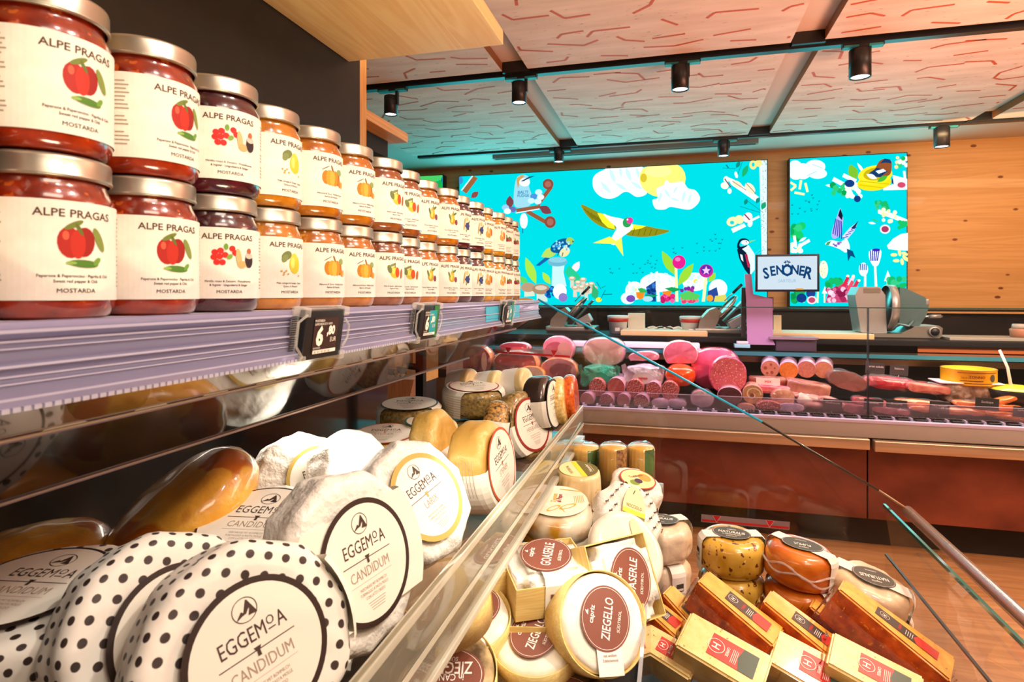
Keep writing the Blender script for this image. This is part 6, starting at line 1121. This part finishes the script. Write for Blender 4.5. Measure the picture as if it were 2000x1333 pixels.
SAL = mottled(hexc('dc6818'), hexc('f08c3c'), 30, .2, .3, 60, 1.0, 0, 4, .3, .7, (.5, 1, 3), hexc('f4b080'), 60, .64)
for i, (u, v, w, h, r, l) in enumerate(((1802, 789, 90, 13, -3, 'upper left'), (1845, 803, 120, 13, -2, 'lower left'), (1905, 792, 70, 12, -4, 'under the rightmost row tag'), (1925, 808, 110, 12, -3, 'lower middle'), (1965, 797, 60, 13, -3, 'beneath the yellow dip bowl'), (1985, 817, 70, 11, -2, 'lower right corner'), (1966, 784, 40, 10, 20, 'small tip on top'))):
    cut('orange smoked salmon fillet in film, '+l, u, v, w, h, 3.76-.012*(i % 2)-(.02 if v > 800 else 0), .07, SAL, SAL, 'salmon_fillet', 'fish', sq=.6, rot=r, film=i < 3, grp='smoked salmon fillets', bul=.006)
# tin, tray parcel and bowl
p = atY(1891, 734, 4.02); t = thing('fish_tin', 'large flat open yellow tin with dark print, on a white-rimmed tray', 'tin', Matrix.Translation(p)); r = 45/F_PX*(p-CAM).dot(FW); h = .044
b = MB(); YT = flat(hexc('d89c10'), .35, .2); b.lathe([(0, -h), (r, -h), (r*1.01, -h+.003), (r, -h+.006), (r, h-.006), (r*1.015, h-.003), (r, h), (r*.97, h), (r*.965, h-.02), (0, h-.02)], YT, 56); tb = b.build('tin_body', t)
b = MB(); b.lathe([(r*1.0, h-.004), (r*1.02, h-.001), (r*1.0, h+.001), (r*.97, h)], flat(hexc('b88c4c'), .3, .8), 56); b.build('rim', t)
b = MB(); gt = lambda x, z, q=0: Vector(((r+.001+q)*math.cos(x/r-PI/2), (r+.001+q)*math.sin(x/r-PI/2), z)); TI = flat(hexc('6a2c10'), .5)
b.text(gt, 'TONNO', -.01, .006, .014, TI, .0004, bold=.02); b.text(gt, 'SALATO', -.06, .0, .009, TI, .0004); b.line(gt, -.10, .028, .11, .028, .003, TI, .0004, 20); b.line(gt, -.10, -.030, .11, -.030, .004, TI, .0004, 20); b.line(gt, -.09, -.016, .02, -.016, .004, TI, .0004, 12); b.disc(gt, .075, 0, .017, .021, flat(hexc('3c3028'), .5), n=18, rings=3, z=.0004); b.build('print', tb)
p = atY(1893, 766, 3.98); d = (p-CAM).dot(FW)
t = thing('foil_tray_parcel', 'film-wrapped tray with white rim under the yellow tin', 'packaged food', Matrix.Translation(p)); b = MB()
blobmesh(b, oval(54/F_PX*d, 22/F_PX*d, .45, 48), -.06, .12, mottled(hexc('6c5044'), hexc('b8a494'), 20, .15, .8, 50, 1, bdist=.01), mottled(hexc('6c5044'), hexc('c4b0a0'), 20, .15, .8, 50, 1, bdist=.01), .01, amp=.006); b.build('wrapped_tray', t)
b = MB(); b.box((-.17, -.075, .052), (.14, .10, .060), flat(hexc('e8dce4'), .3), None, .003); b.build('white_rim', t)
p = atY(1985, 765, 3.92); t = thing('dip_bowl', 'black bowl of bright yellow sauce at the right edge with a spoon standing in it', 'bowl', Matrix.Translation(p)); r = .135
b = MB(); b.lathe([(0, -.075), (r*.7, -.075), (r*.92, -.03), (r, .012), (r*.985, .014), (r*.93, .005), (r*.9, -.01), (0, -.01)], BLACK, 56); b.build('bowl', t)
b = MB(); b.lathe([(r*.94, .006), (r*.86, .020), (r*.5, .030), (0, .034)], mottled(hexc('e0c00c'), hexc('f4dc30'), 20, .4, .4, 40, .4), 40, None, True, fnoise(.008, 16)); b.build('yellow_sauce', t)
p2 = atY(1974, 752, 3.93); p3 = atY(1952, 684, 3.99)
t = thing('serving_spoon', 'long white plastic spoon leaning up out of the yellow sauce', 'spoon', None); b = MB(); mid = (p2+p3)/2+Vector((.012, 0, 0)); b.tube([p2+Vector((0, 0, -.02)), p2, mid, p3], [.012, .009, .007, .007], flat(hexc('c8b0a0'), .4), 8); b.build('handle', t)
# black name tags
def card(label, u, v, w, h, y, text, grp='black chalk name tags'):
    p = atY(u, v, y); d = (p-CAM).dot(FW); W_ = w/2*d/F_PX; H_ = h/2*d/F_PX
    t = thing('name_tag', label, 'price tag', Matrix.Translation(p) @ Matrix.Rotation(math.radians(3), 4, 'Y'), grp)
    b = MB(); b.box((-W_, 0, -H_), (W_, .002, H_), flat((.025, .025, .027), .5)); f = lambda x, z, q=0: Vector((x, -.0008-q, z)); b.text(f, text, 0, H_*.35, H_*.36, flat(hexc('c8b8b8'), .5), 0, bold=.01); b.build('card', t)
    b = MB(); b.tube([(0, .001, -H_), (-.006, .001, -H_-.010), (.004, .001, -H_-.018), (0, .004, -H_-.030)], .0018, glass((.9, .9, .9), 1.5, .1, .4, (.8, .8, .8)), 6); b.build('clip', t)
card('black tag reading Carne salada above the raw beef', 1709, 720, 34, 22, 4.02, 'Carne salada'); card('black tag reading Salsiccia, right of the Carne salada tag', 1756, 724, 32, 20, 4.02, 'Salsiccia')
card('square black tag in front of the raw pink coils', 1626, 791, 34, 22, 3.72, 'Weißwurst'); card('black tag just right of the glass joint in front', 1706, 791, 34, 22, 3.72, 'Bündner'); card('black tag second right of the glass joint, with blank lower half', 1751, 793, 36, 22, 3.72, 'Bresaola'); card('black tag standing among the left salmon fillets', 1835, 797, 34, 24, 3.72, 'Norwegen'); card('black tag standing among the middle salmon fillets', 1928, 790, 40, 24, 3.72, 'Sockeye'); card('black tag cut by the right picture edge', 1994, 805, 26, 20, 3.72, 'Lachs')
# ------------------------------------------------------------------ things on the worktop
WT = 1.085
def board(label, u0, u1, y0, y1, th=.022, z=WT):
    a = atY(u0, 655, y0); c = atY(u1, 655, y0); b = MB(); b.box((a.x, y0, z), (c.x, y1, z+th), mottled(hexc('d8b078'), hexc('e8cc9c'), 3, .5, 0, None, 0, 0, 4, .3, .7, (1, 6, 6)), None, .003)
    b.box((a.x+.004, y0+.004, z+th), (c.x-.004, y1-.004, z+th+.001), flat(hexc('ece4cc'), .5)); return tag(b.build('cutting_board'), label, 'cutting board')
board('thick pale cutting board between the two buckets', 1212, 1382, 4.38, 4.72, .036); board('long pale cutting board behind the till monitor and scale', 1500, 1708, 4.38, 4.78, .034)
b = MB(); p = atY(1085, 670, 4.10); q = atY(1368, 670, 4.10); b.box((p.x, 4.19, 1.012), (q.x, 4.29, 1.052), flat(hexc('e0d0e0'), .4), None, .008); tag(b.build('white_board'), 'long white plastic board lying behind the hams on the rear shelf', 'cutting board')
def bucket(u, y, label):
    p = atY(u, 600, y); p.z = WT; t = thing('bucket', label, 'bucket', Matrix.Translation(p), 'white buckets on the worktop'); b = MB(); W_ = flat(hexc('e4e4e4'), .35)
    b.lathe([(0, 0), (.062, 0), (.072, .118), (.075, .120)], W_, 40); tub = b.build('tub', t)
    b = MB(); b.lathe([(.0745, .088), (.078, .090), (.078, .110), (.0745, .112)], flat(hexc('c02820'), .4), 40); b.build('red_band', tub)
    b = MB(); b.lathe([(.076, .112), (.080, .114), (.080, .130), (.074, .134), (0, .134)], W_, 40); b.build('lid', t)
    b = MB(); f = lambda x, z, q=0: Vector(((.0685+q)*math.cos(x/.07-1.8), (.0685+q)*math.sin(x/.07-1.8), z)); b.rect(f, .0, .02, .035, .045, LABELW, .002, 6); b.build('label', tub)
bucket(1207, 4.62, 'white bucket with red band, left one beside the upright white box'); bucket(1349, 4.62, 'white bucket with red band, right one beside the second slicer')
p = atY(1243, 600, 4.66); b = MB(); b.box((p.x-.062, 4.64, WT), (p.x+.062, 4.72, WT+.15), flat(hexc('e0dccc'), .6), None, .003); tag(b.build('paper_box'), 'upright off-white box between bucket and board', 'box')
p = atY(1290, 640, 4.6); b = MB(); b.tube([(p.x-.09+.02*i, 4.58+.02*math.sin(i*1.9), WT+.045+.004*(i % 3)) for i in range(13)], .008, flat(hexc('e4e0d0'), .5), 8); b.tube([(p.x+.09, 4.56, WT+.042), (p.x+.03, 4.57, WT+.055), (p.x-.02, 4.55, WT+.048)], .006, BLACK, 6); tag(b.build('crumpled_cloth'), 'small crumpled white cord-like cloth on the cutting board', 'cloth')
ALU = flat(hexc('b4aca0'), .28, .85); ALUL = flat(hexc('b4b2b0'), .35, .5); GREYT = flat(hexc('6c8c90'), .3, .4)
def slicer(label, M, tall=False):
    t = thing('meat_slicer', label, 'slicer', M, 'meat slicers on the worktop')
    b = MB(); b.box((-.20, -.14, .0), (.18, .14, .012), BLACK); b.box((-.21, -.15, .012), (.20, .15, .055), ALU, None, .012); b.prism([(-.18, .055), (-.06, .055), (-.01, .17), (-.05, .21), (-.10, .19), (-.17, .11)], -.12, .02, ALU, Matrix(((1, 0, 0, 0), (0, 0, 1, 0), (0, 1, 0, 0), (0, 0, 0, 1)))); b.build('base', t)
    R = Matrix.Translation((.02, -.02, .19)) @ Matrix.Rotation(math.radians(40), 4, 'Y') @ Matrix.Rotation(PI/2, 4, 'Y')
    b = MB(); b.lathe([(0, -.004), (.128, -.001), (.130, 0), (.128, .002), (0, .006)], STEEL, 56, R); b.build('round_blade', t)
    b = MB(); b.lathe([(.132, -.012), (.142, -.010), (.142, .010), (.132, .012), (.132, -.012)], ALU, 48, R, True, None, 1, 1, .6, 5.2); b.lathe([(0, .020), (.072, .020), (.078, .012), (.078, .006)], ALUL, 40, R); b.build('blade_guard', t)
    b = MB(); Mb = Matrix.Translation((.07, -.06, .17)) @ Matrix.Rotation(math.radians(-48), 4, 'Y'); b.box((-.13, -.004, -.012), (.14, .10, .0), GREYT, Mb, .003); b.box((-.13, -.008, -.016), (-.09, .10, .05), BLACK, Mb, .004); b.build('carriage_plate', t)
    b = MB(); Mc = Matrix.Translation((.105, -.07, .085)); b.box((-.06, -.05, -.02), (.07, .06, .05), ALUL, Mc @ Matrix.Rotation(math.radians(-30), 4, 'Y'), .010); b.lathe([(0, 0), (.024, 0), (.026, .006), (.024, .022), (0, .026)], BLACK, 28, Matrix.Translation((.14, -.15, .060)) @ Matrix.Rotation(PI/2, 4, 'X')); b.lathe([(.026, 0), (.032, .002), (.032, .012), (.026, .014)], ALUL, 28, Matrix.Translation((.14, -.15, .060)) @ Matrix.Rotation(PI/2, 4, 'X')); b.build('thickness_knob', t)
    b = MB(); b.tube([(.02, -.05, .26), (.10, -.05, .345)], .0045, STEEL, 10); b.tube([(.08, -.05, .32), (.145, -.05, .385)], .011, BLACK, 12); b.build('push_handle', t)
    return t
def ontop(u, y, s, rz=0, fl=1): p = atY(u, 600, y); return Matrix.Translation((p.x, y, WT)) @ Matrix.Rotation(math.radians(rz), 4, 'Z') @ Matrix.Diagonal((s*fl, s, s, 1))
slicer('grey meat slicer at left, behind the last jam jars', ontop(1120, 4.66, .92))
slicer('grey meat slicer in the middle, left of the till monitor', ontop(1408, 4.66, .95, 4))
# big closed slicer, right
p = atY(1742, 600, 4.62); M = Matrix.Translation((p.x, 4.62, WT)); t = thing('meat_slicer', 'big silver meat slicer with grey-green blade cover and black knob, at right', 'slicer', M, 'meat slicers on the worktop')
XZ = Matrix(((1, 0, 0, 0), (0, 0, 1, 0), (0, 1, 0, 0), (0, 0, 0, 1)))
b = MB(); b.box((-.18, -.12, .0), (.24, .14, .010), BLACK); b.prism([(-.15, .01), (.235, .01), (.25, .022), (.255, .075), (.235, .090), (.10, .082), (.02, .040), (-.15, .034)], -.12, .12, ALU, XZ); b.box((-.15, -.12, .034), (.02, .12, .037), ALUL); b.build('base', t)
b = MB(); b.prism([(-.215, .04), (-.06, .025), (-.07, .29), (-.105, .345), (-.225, .345), (-.25, .29)], -.10, .10, ALUL, XZ); b.box((-.20, -.1015, .302), (-.10, -.100, .335), ALU); b.build('motor_tower', t)
b = MB(); R = Matrix.Translation((-.02, -.01, .20)) @ Matrix.Rotation(PI/2+.06, 4, 'Y'); b.lathe([(0, -.006), (.150, -.002), (.152, 0), (.150, .003), (0, .01)], STEEL, 60, R); b.lathe([(.152, -.03), (.158, -.028), (.158, .016), (.152, .018)], ALUL, 60, R); b.build('round_blade', t)
b = MB(); b.prism([(.015, .09), (.13, .08), (.175, .16), (.19, .235), (.165, .275), (.05, .335), (.02, .34)], -.09, .08, GREYT, XZ); b.box((.168, -.092, .225), (.190, .082, .262), ALUL, None, .006); b.build('blade_cover', t)
b = MB(); K = Matrix.Translation((.205, -.122, .052)) @ Matrix.Rotation(PI/2, 4, 'X'); b.lathe([(.026, 0), (.034, .002), (.034, .014), (.026, .016)], ALUL, 30, K); b.lathe([(0, .0), (.025, .0), (.026, .02), (.02, .026), (0, .027)], BLACK, 30, K); b.build('thickness_knob', t)
b = MB(); b.tube([(.10, -.05, .145), (.28, -.05, .150)], .007, STEEL, 10); b.tube([(.20, -.05, .147), (.27, -.05, .150)], .012, ALUL, 12); b.build('push_handle', t)
b = MB(); b.tube([(-.03, -.11, .06), (.0, -.12, .10), (.06, -.12, .085), (.09, -.11, .12)], .010, GREYT, 10); b.build('meat_holder', t)
# till monitor and scale
LP = flat(hexc('98729a'), .4); LPD = flat(hexc('8a6480'), .45)
a = atY(1475, 498, 4.18); c = atY(1600, 570, 4.18)
t = thing('till_monitor', 'small till monitor showing a SENONER logo on a lilac stand', 'monitor', None)
b = MB(); b.box((a.x, 4.17, c.z), (c.x, 4.20, a.z), flat((.012, .014, .03), .3), None, .004); mf = b.build('monitor_frame', t)
b = MB(); mx0, mx1 = a.x+.014, c.x-.014; mz0, mz1 = c.z+.014, a.z-.014; f = lambda x, z, q=0: Vector((x, 4.1695-q, z)); b.rect(f, mx0, mz0, mx1, mz1, E('c8d8e4', .95)); cx = (mx0+mx1)/2; cz = (mz0+mz1)/2; wd = mx1-mx0
NB = E('0c3c6c', 1)
for i, (ch, px, dz, h, ro) in enumerate((('S', -.36, -.018, .052, .20), ('E', -.245, -.004, .046, .14), ('N', -.125, .003, .044, .06), ('O', .0, .000, .056, 0), ('N', .128, .003, .044, -.06), ('E', .245, -.004, .046, -.14), ('R', .355, -.018, .056, -.24))): b.text(f, ch, cx+px*wd, cz+.018+dz, h*1.3, NB, .001, rot=ro, bold=.03, sx=.78)
for ang in (-1.1, -.6, 0, .6, 1.1): b.disc(f, cx+.016*math.sin(ang), cz+.060+.014*math.cos(ang), .0032, .008, NB, -ang, 14, z=.001)
b.disc(f, cx-.008, cz+.055, .003, .006, NB, .6, 10, z=.001); b.disc(f, cx+.008, cz+.055, .003, .006, NB, -.6, 10, z=.001)
b.text(f, 'SARTËUR', cx, cz-.050, .020, E('8cb0c8', 1), .001, sx=.9); b.rect(f, cx+.05, mz0-.003, cx+.095, mz0+.006, E('e08c20', 1), .0012); b.build('lit_screen', mf)
a2 = atY(1458, 536, 4.22); c2 = atY(1508, 674, 4.22)
b = MB(); b.prism([(a2.x-.012, a2.z), (a2.x+.028, a2.z), (a2.x+.04, a2.z-.13), (c2.x, a2.z-.16), (c2.x+.004, c2.z+.03), (c2.x+.016, c2.z), (a2.x+.004, c2.z), (a2.x-.002, a2.z-.2)], 4.205, 4.225, LP, XZ); b.build('stand', t)
b = MB(); e = atY(1450, 562, 4.24); b.box((e.x-.006, 4.235, 1.10), (e.x+.022, 4.27, e.z), BLACK, None, .003); b.build('rear_screen_edge', t)
b = MB(); b.prism([(-.012, 0), (.09, 0), (.09, .085), (-.01, .085)], 0, .03, flat(hexc('7a5c54'), .4), Matrix.Translation((atY(1482, 600, 4.23).x, 4.23, atY(1480, 606, 4.23).z)) @ XZ); b.build('neck_cover', t)
p = atY(1548, 665, 4.32)
t = thing('counter_scale', 'flat dark scale with a shiny grey weighing plate beside the till monitor', 'scale', Matrix.Translation((p.x, 4.32, 1.012)))
b = MB(); b.box((-.12, -.12, .0), (.12, .05, .075), flat((.05, .03, .05), .35), None, .006); b.build('scale_body', t)
b = MB(); b.prism([(-.16, .078), (.10, .078), (.128, .083), (.128, .092), (-.16, .094)], -.14, .09, flat(hexc('8c7484'), .25, .3), XZ); b.build('weighing_plate', t)
b = MB(); p = atY(1448, 662, 4.22); b.box((p.x-.03, 4.19, 1.055), (p.x+.04, 4.24, 1.072), flat(hexc('c4b4b8'), .4), None, .004); b.box((p.x-.045, 4.18, 1.03), (p.x+.05, 4.26, 1.054), flat(hexc('7cb0bc'), .3), None, .004); tag(b.build('receipt_printer'), 'small pale printer at the foot of the lilac stand', 'printer')
p = atY(1517, 620, 4.5); b = MB(); b.box((p.x-.02, 4.5, WT+.036), (p.x+.03, 4.51, WT+.15), flat(hexc('e8d8b0'), .6)); tag(b.build('note_card'), 'small cream note card standing behind the lilac stand', 'card')
b = MB(); p = atY(1990, 654, 4.55); b.box((p.x-.42, 4.45, WT), (p.x+.3, 4.75, WT+.018), flat(hexc('a49c90'), .4), None, .003); tag(b.build('steel_tray'), 'grey tray lying at the far right of the worktop', 'tray')
p = atY(1992, 640, 4.6); b = MB(); b.lathe([(0, 0), (.05, 0), (.055, .05), (.05, .055), (0, .055)], flat(hexc('c08468'), .4), 28, Matrix.Translation((p.x, 4.6, WT+.0185))); b.lathe([(0, .056), (.045, .056), (.04, .085), (0, .085)], flat(hexc('c8c0b8'), .3), 28, Matrix.Translation((p.x, 4.6, WT+.0185))); tag(b.build('stacked_pot'), 'small copper and grey pot on the tray at the right edge', 'pot')
# ------------------------------------------------------------------ neighbouring cheese display, past the edge post
t = thing('neighbouring_cheese_display', 'second cheese display seen past the edge post, stepped pale wood with a black front', 'display case', None)
WD = wood(hexc('d8a860'), hexc('c8944c'), hexc('8a5424'), 0, 2, .5, 2)
b = MB(); b.box((-2.2, 2.75, 0), (-1.42, 3.5, .86), BLACKBOARD); b.build('display_body', t)
for (z0, z1, y0, y1) in ((.86, .98, 2.95, 3.5), (.98, 1.10, 3.15, 3.5)): b = MB(); b.box((-2.2, y0, z0), (-1.42, y1, z1), WD); b.build('step_board', t)
b = MB(); b.box((-2.2, 3.5, .86), (-1.42, 3.53, 1.25), WD); b.build('back_board', t)
b = MB()
for i in range(38): b.box((-2.18+i*.024, 2.755, .862), (-2.176+i*.024, 2.80, .885), flat(hexc('a49484'), .4, .6))
b.build('wire_guard', t)
rn = random.Random(11)
YB = [mottled(hexc('d8a840'), hexc('ecc868'), 20, .4), mottled(hexc('e0bc60'), hexc('f0d890'), 20, .4), mottled(hexc('c08434'), hexc('d8a050'), 20, .4)]
pos = ['lowest step', 'middle step', 'top step']; colw = ['leftmost', 'second from left', 'third from left', 'fourth from left', 'fifth from left']
for s, (z, y) in enumerate(((.862, 2.84), (.982, 3.03), (1.102, 3.24))):
    for i in range(5):
        x = -2.13+i*.155+rn.uniform(-.01, .01); b = MB(); w = rn.uniform(.05, .07); h = rn.uniform(.05, .08)
        b.box((x-w, y-.04, z), (x+w, y+.06, z+h), YB[(s+i) % 3], None, .008)
        tag(b.build('cheese_block'), 'yellow cheese block on the %s of the display past the post, %s' % (pos[s], colw[i]), 'cheese', 'cheese blocks in the far display')
for (u, v, l) in ((760, 727, 'left'), (784, 724, 'middle'), (804, 716, 'right')): card('black tag among the far yellow cheeses, %s of three' % l, u, v, 21, 13, 2.90, 'Käse')
for i, (u, y) in enumerate(((768, 2.66),)):
    p = atY(u, 800, y); b = MB(); b.prism([(-.10, 0), (.08, 0), (.13, .20), (-.14, .20)], 0, .12, mottled(hexc('8c6444'), hexc('a87c58'), 6, .7, 0, None, 0, 0, 2, .3, .7, (20, 1, 1)), Matrix.Translation((p.x, y-.05, .78)) @ XZ); tag(b.build('paper_bag'), 'brown ribbed paper bag in front of the far cheese display', 'bag')
b = MB(); b.box((-1.60, 3.62, .0), (-1.40, 4.7, 1.14), mottled(hexc('5c4838'), hexc('7c6450'), 5, .4)); b.box((-1.60, 3.615, .85), (-1.40, 3.62, .90), flat(hexc('2c2420'), .4)); tag(b.build('counter_end_cabinet'), 'brown end cabinet closing the left end of the meat counter', 'cabinet')
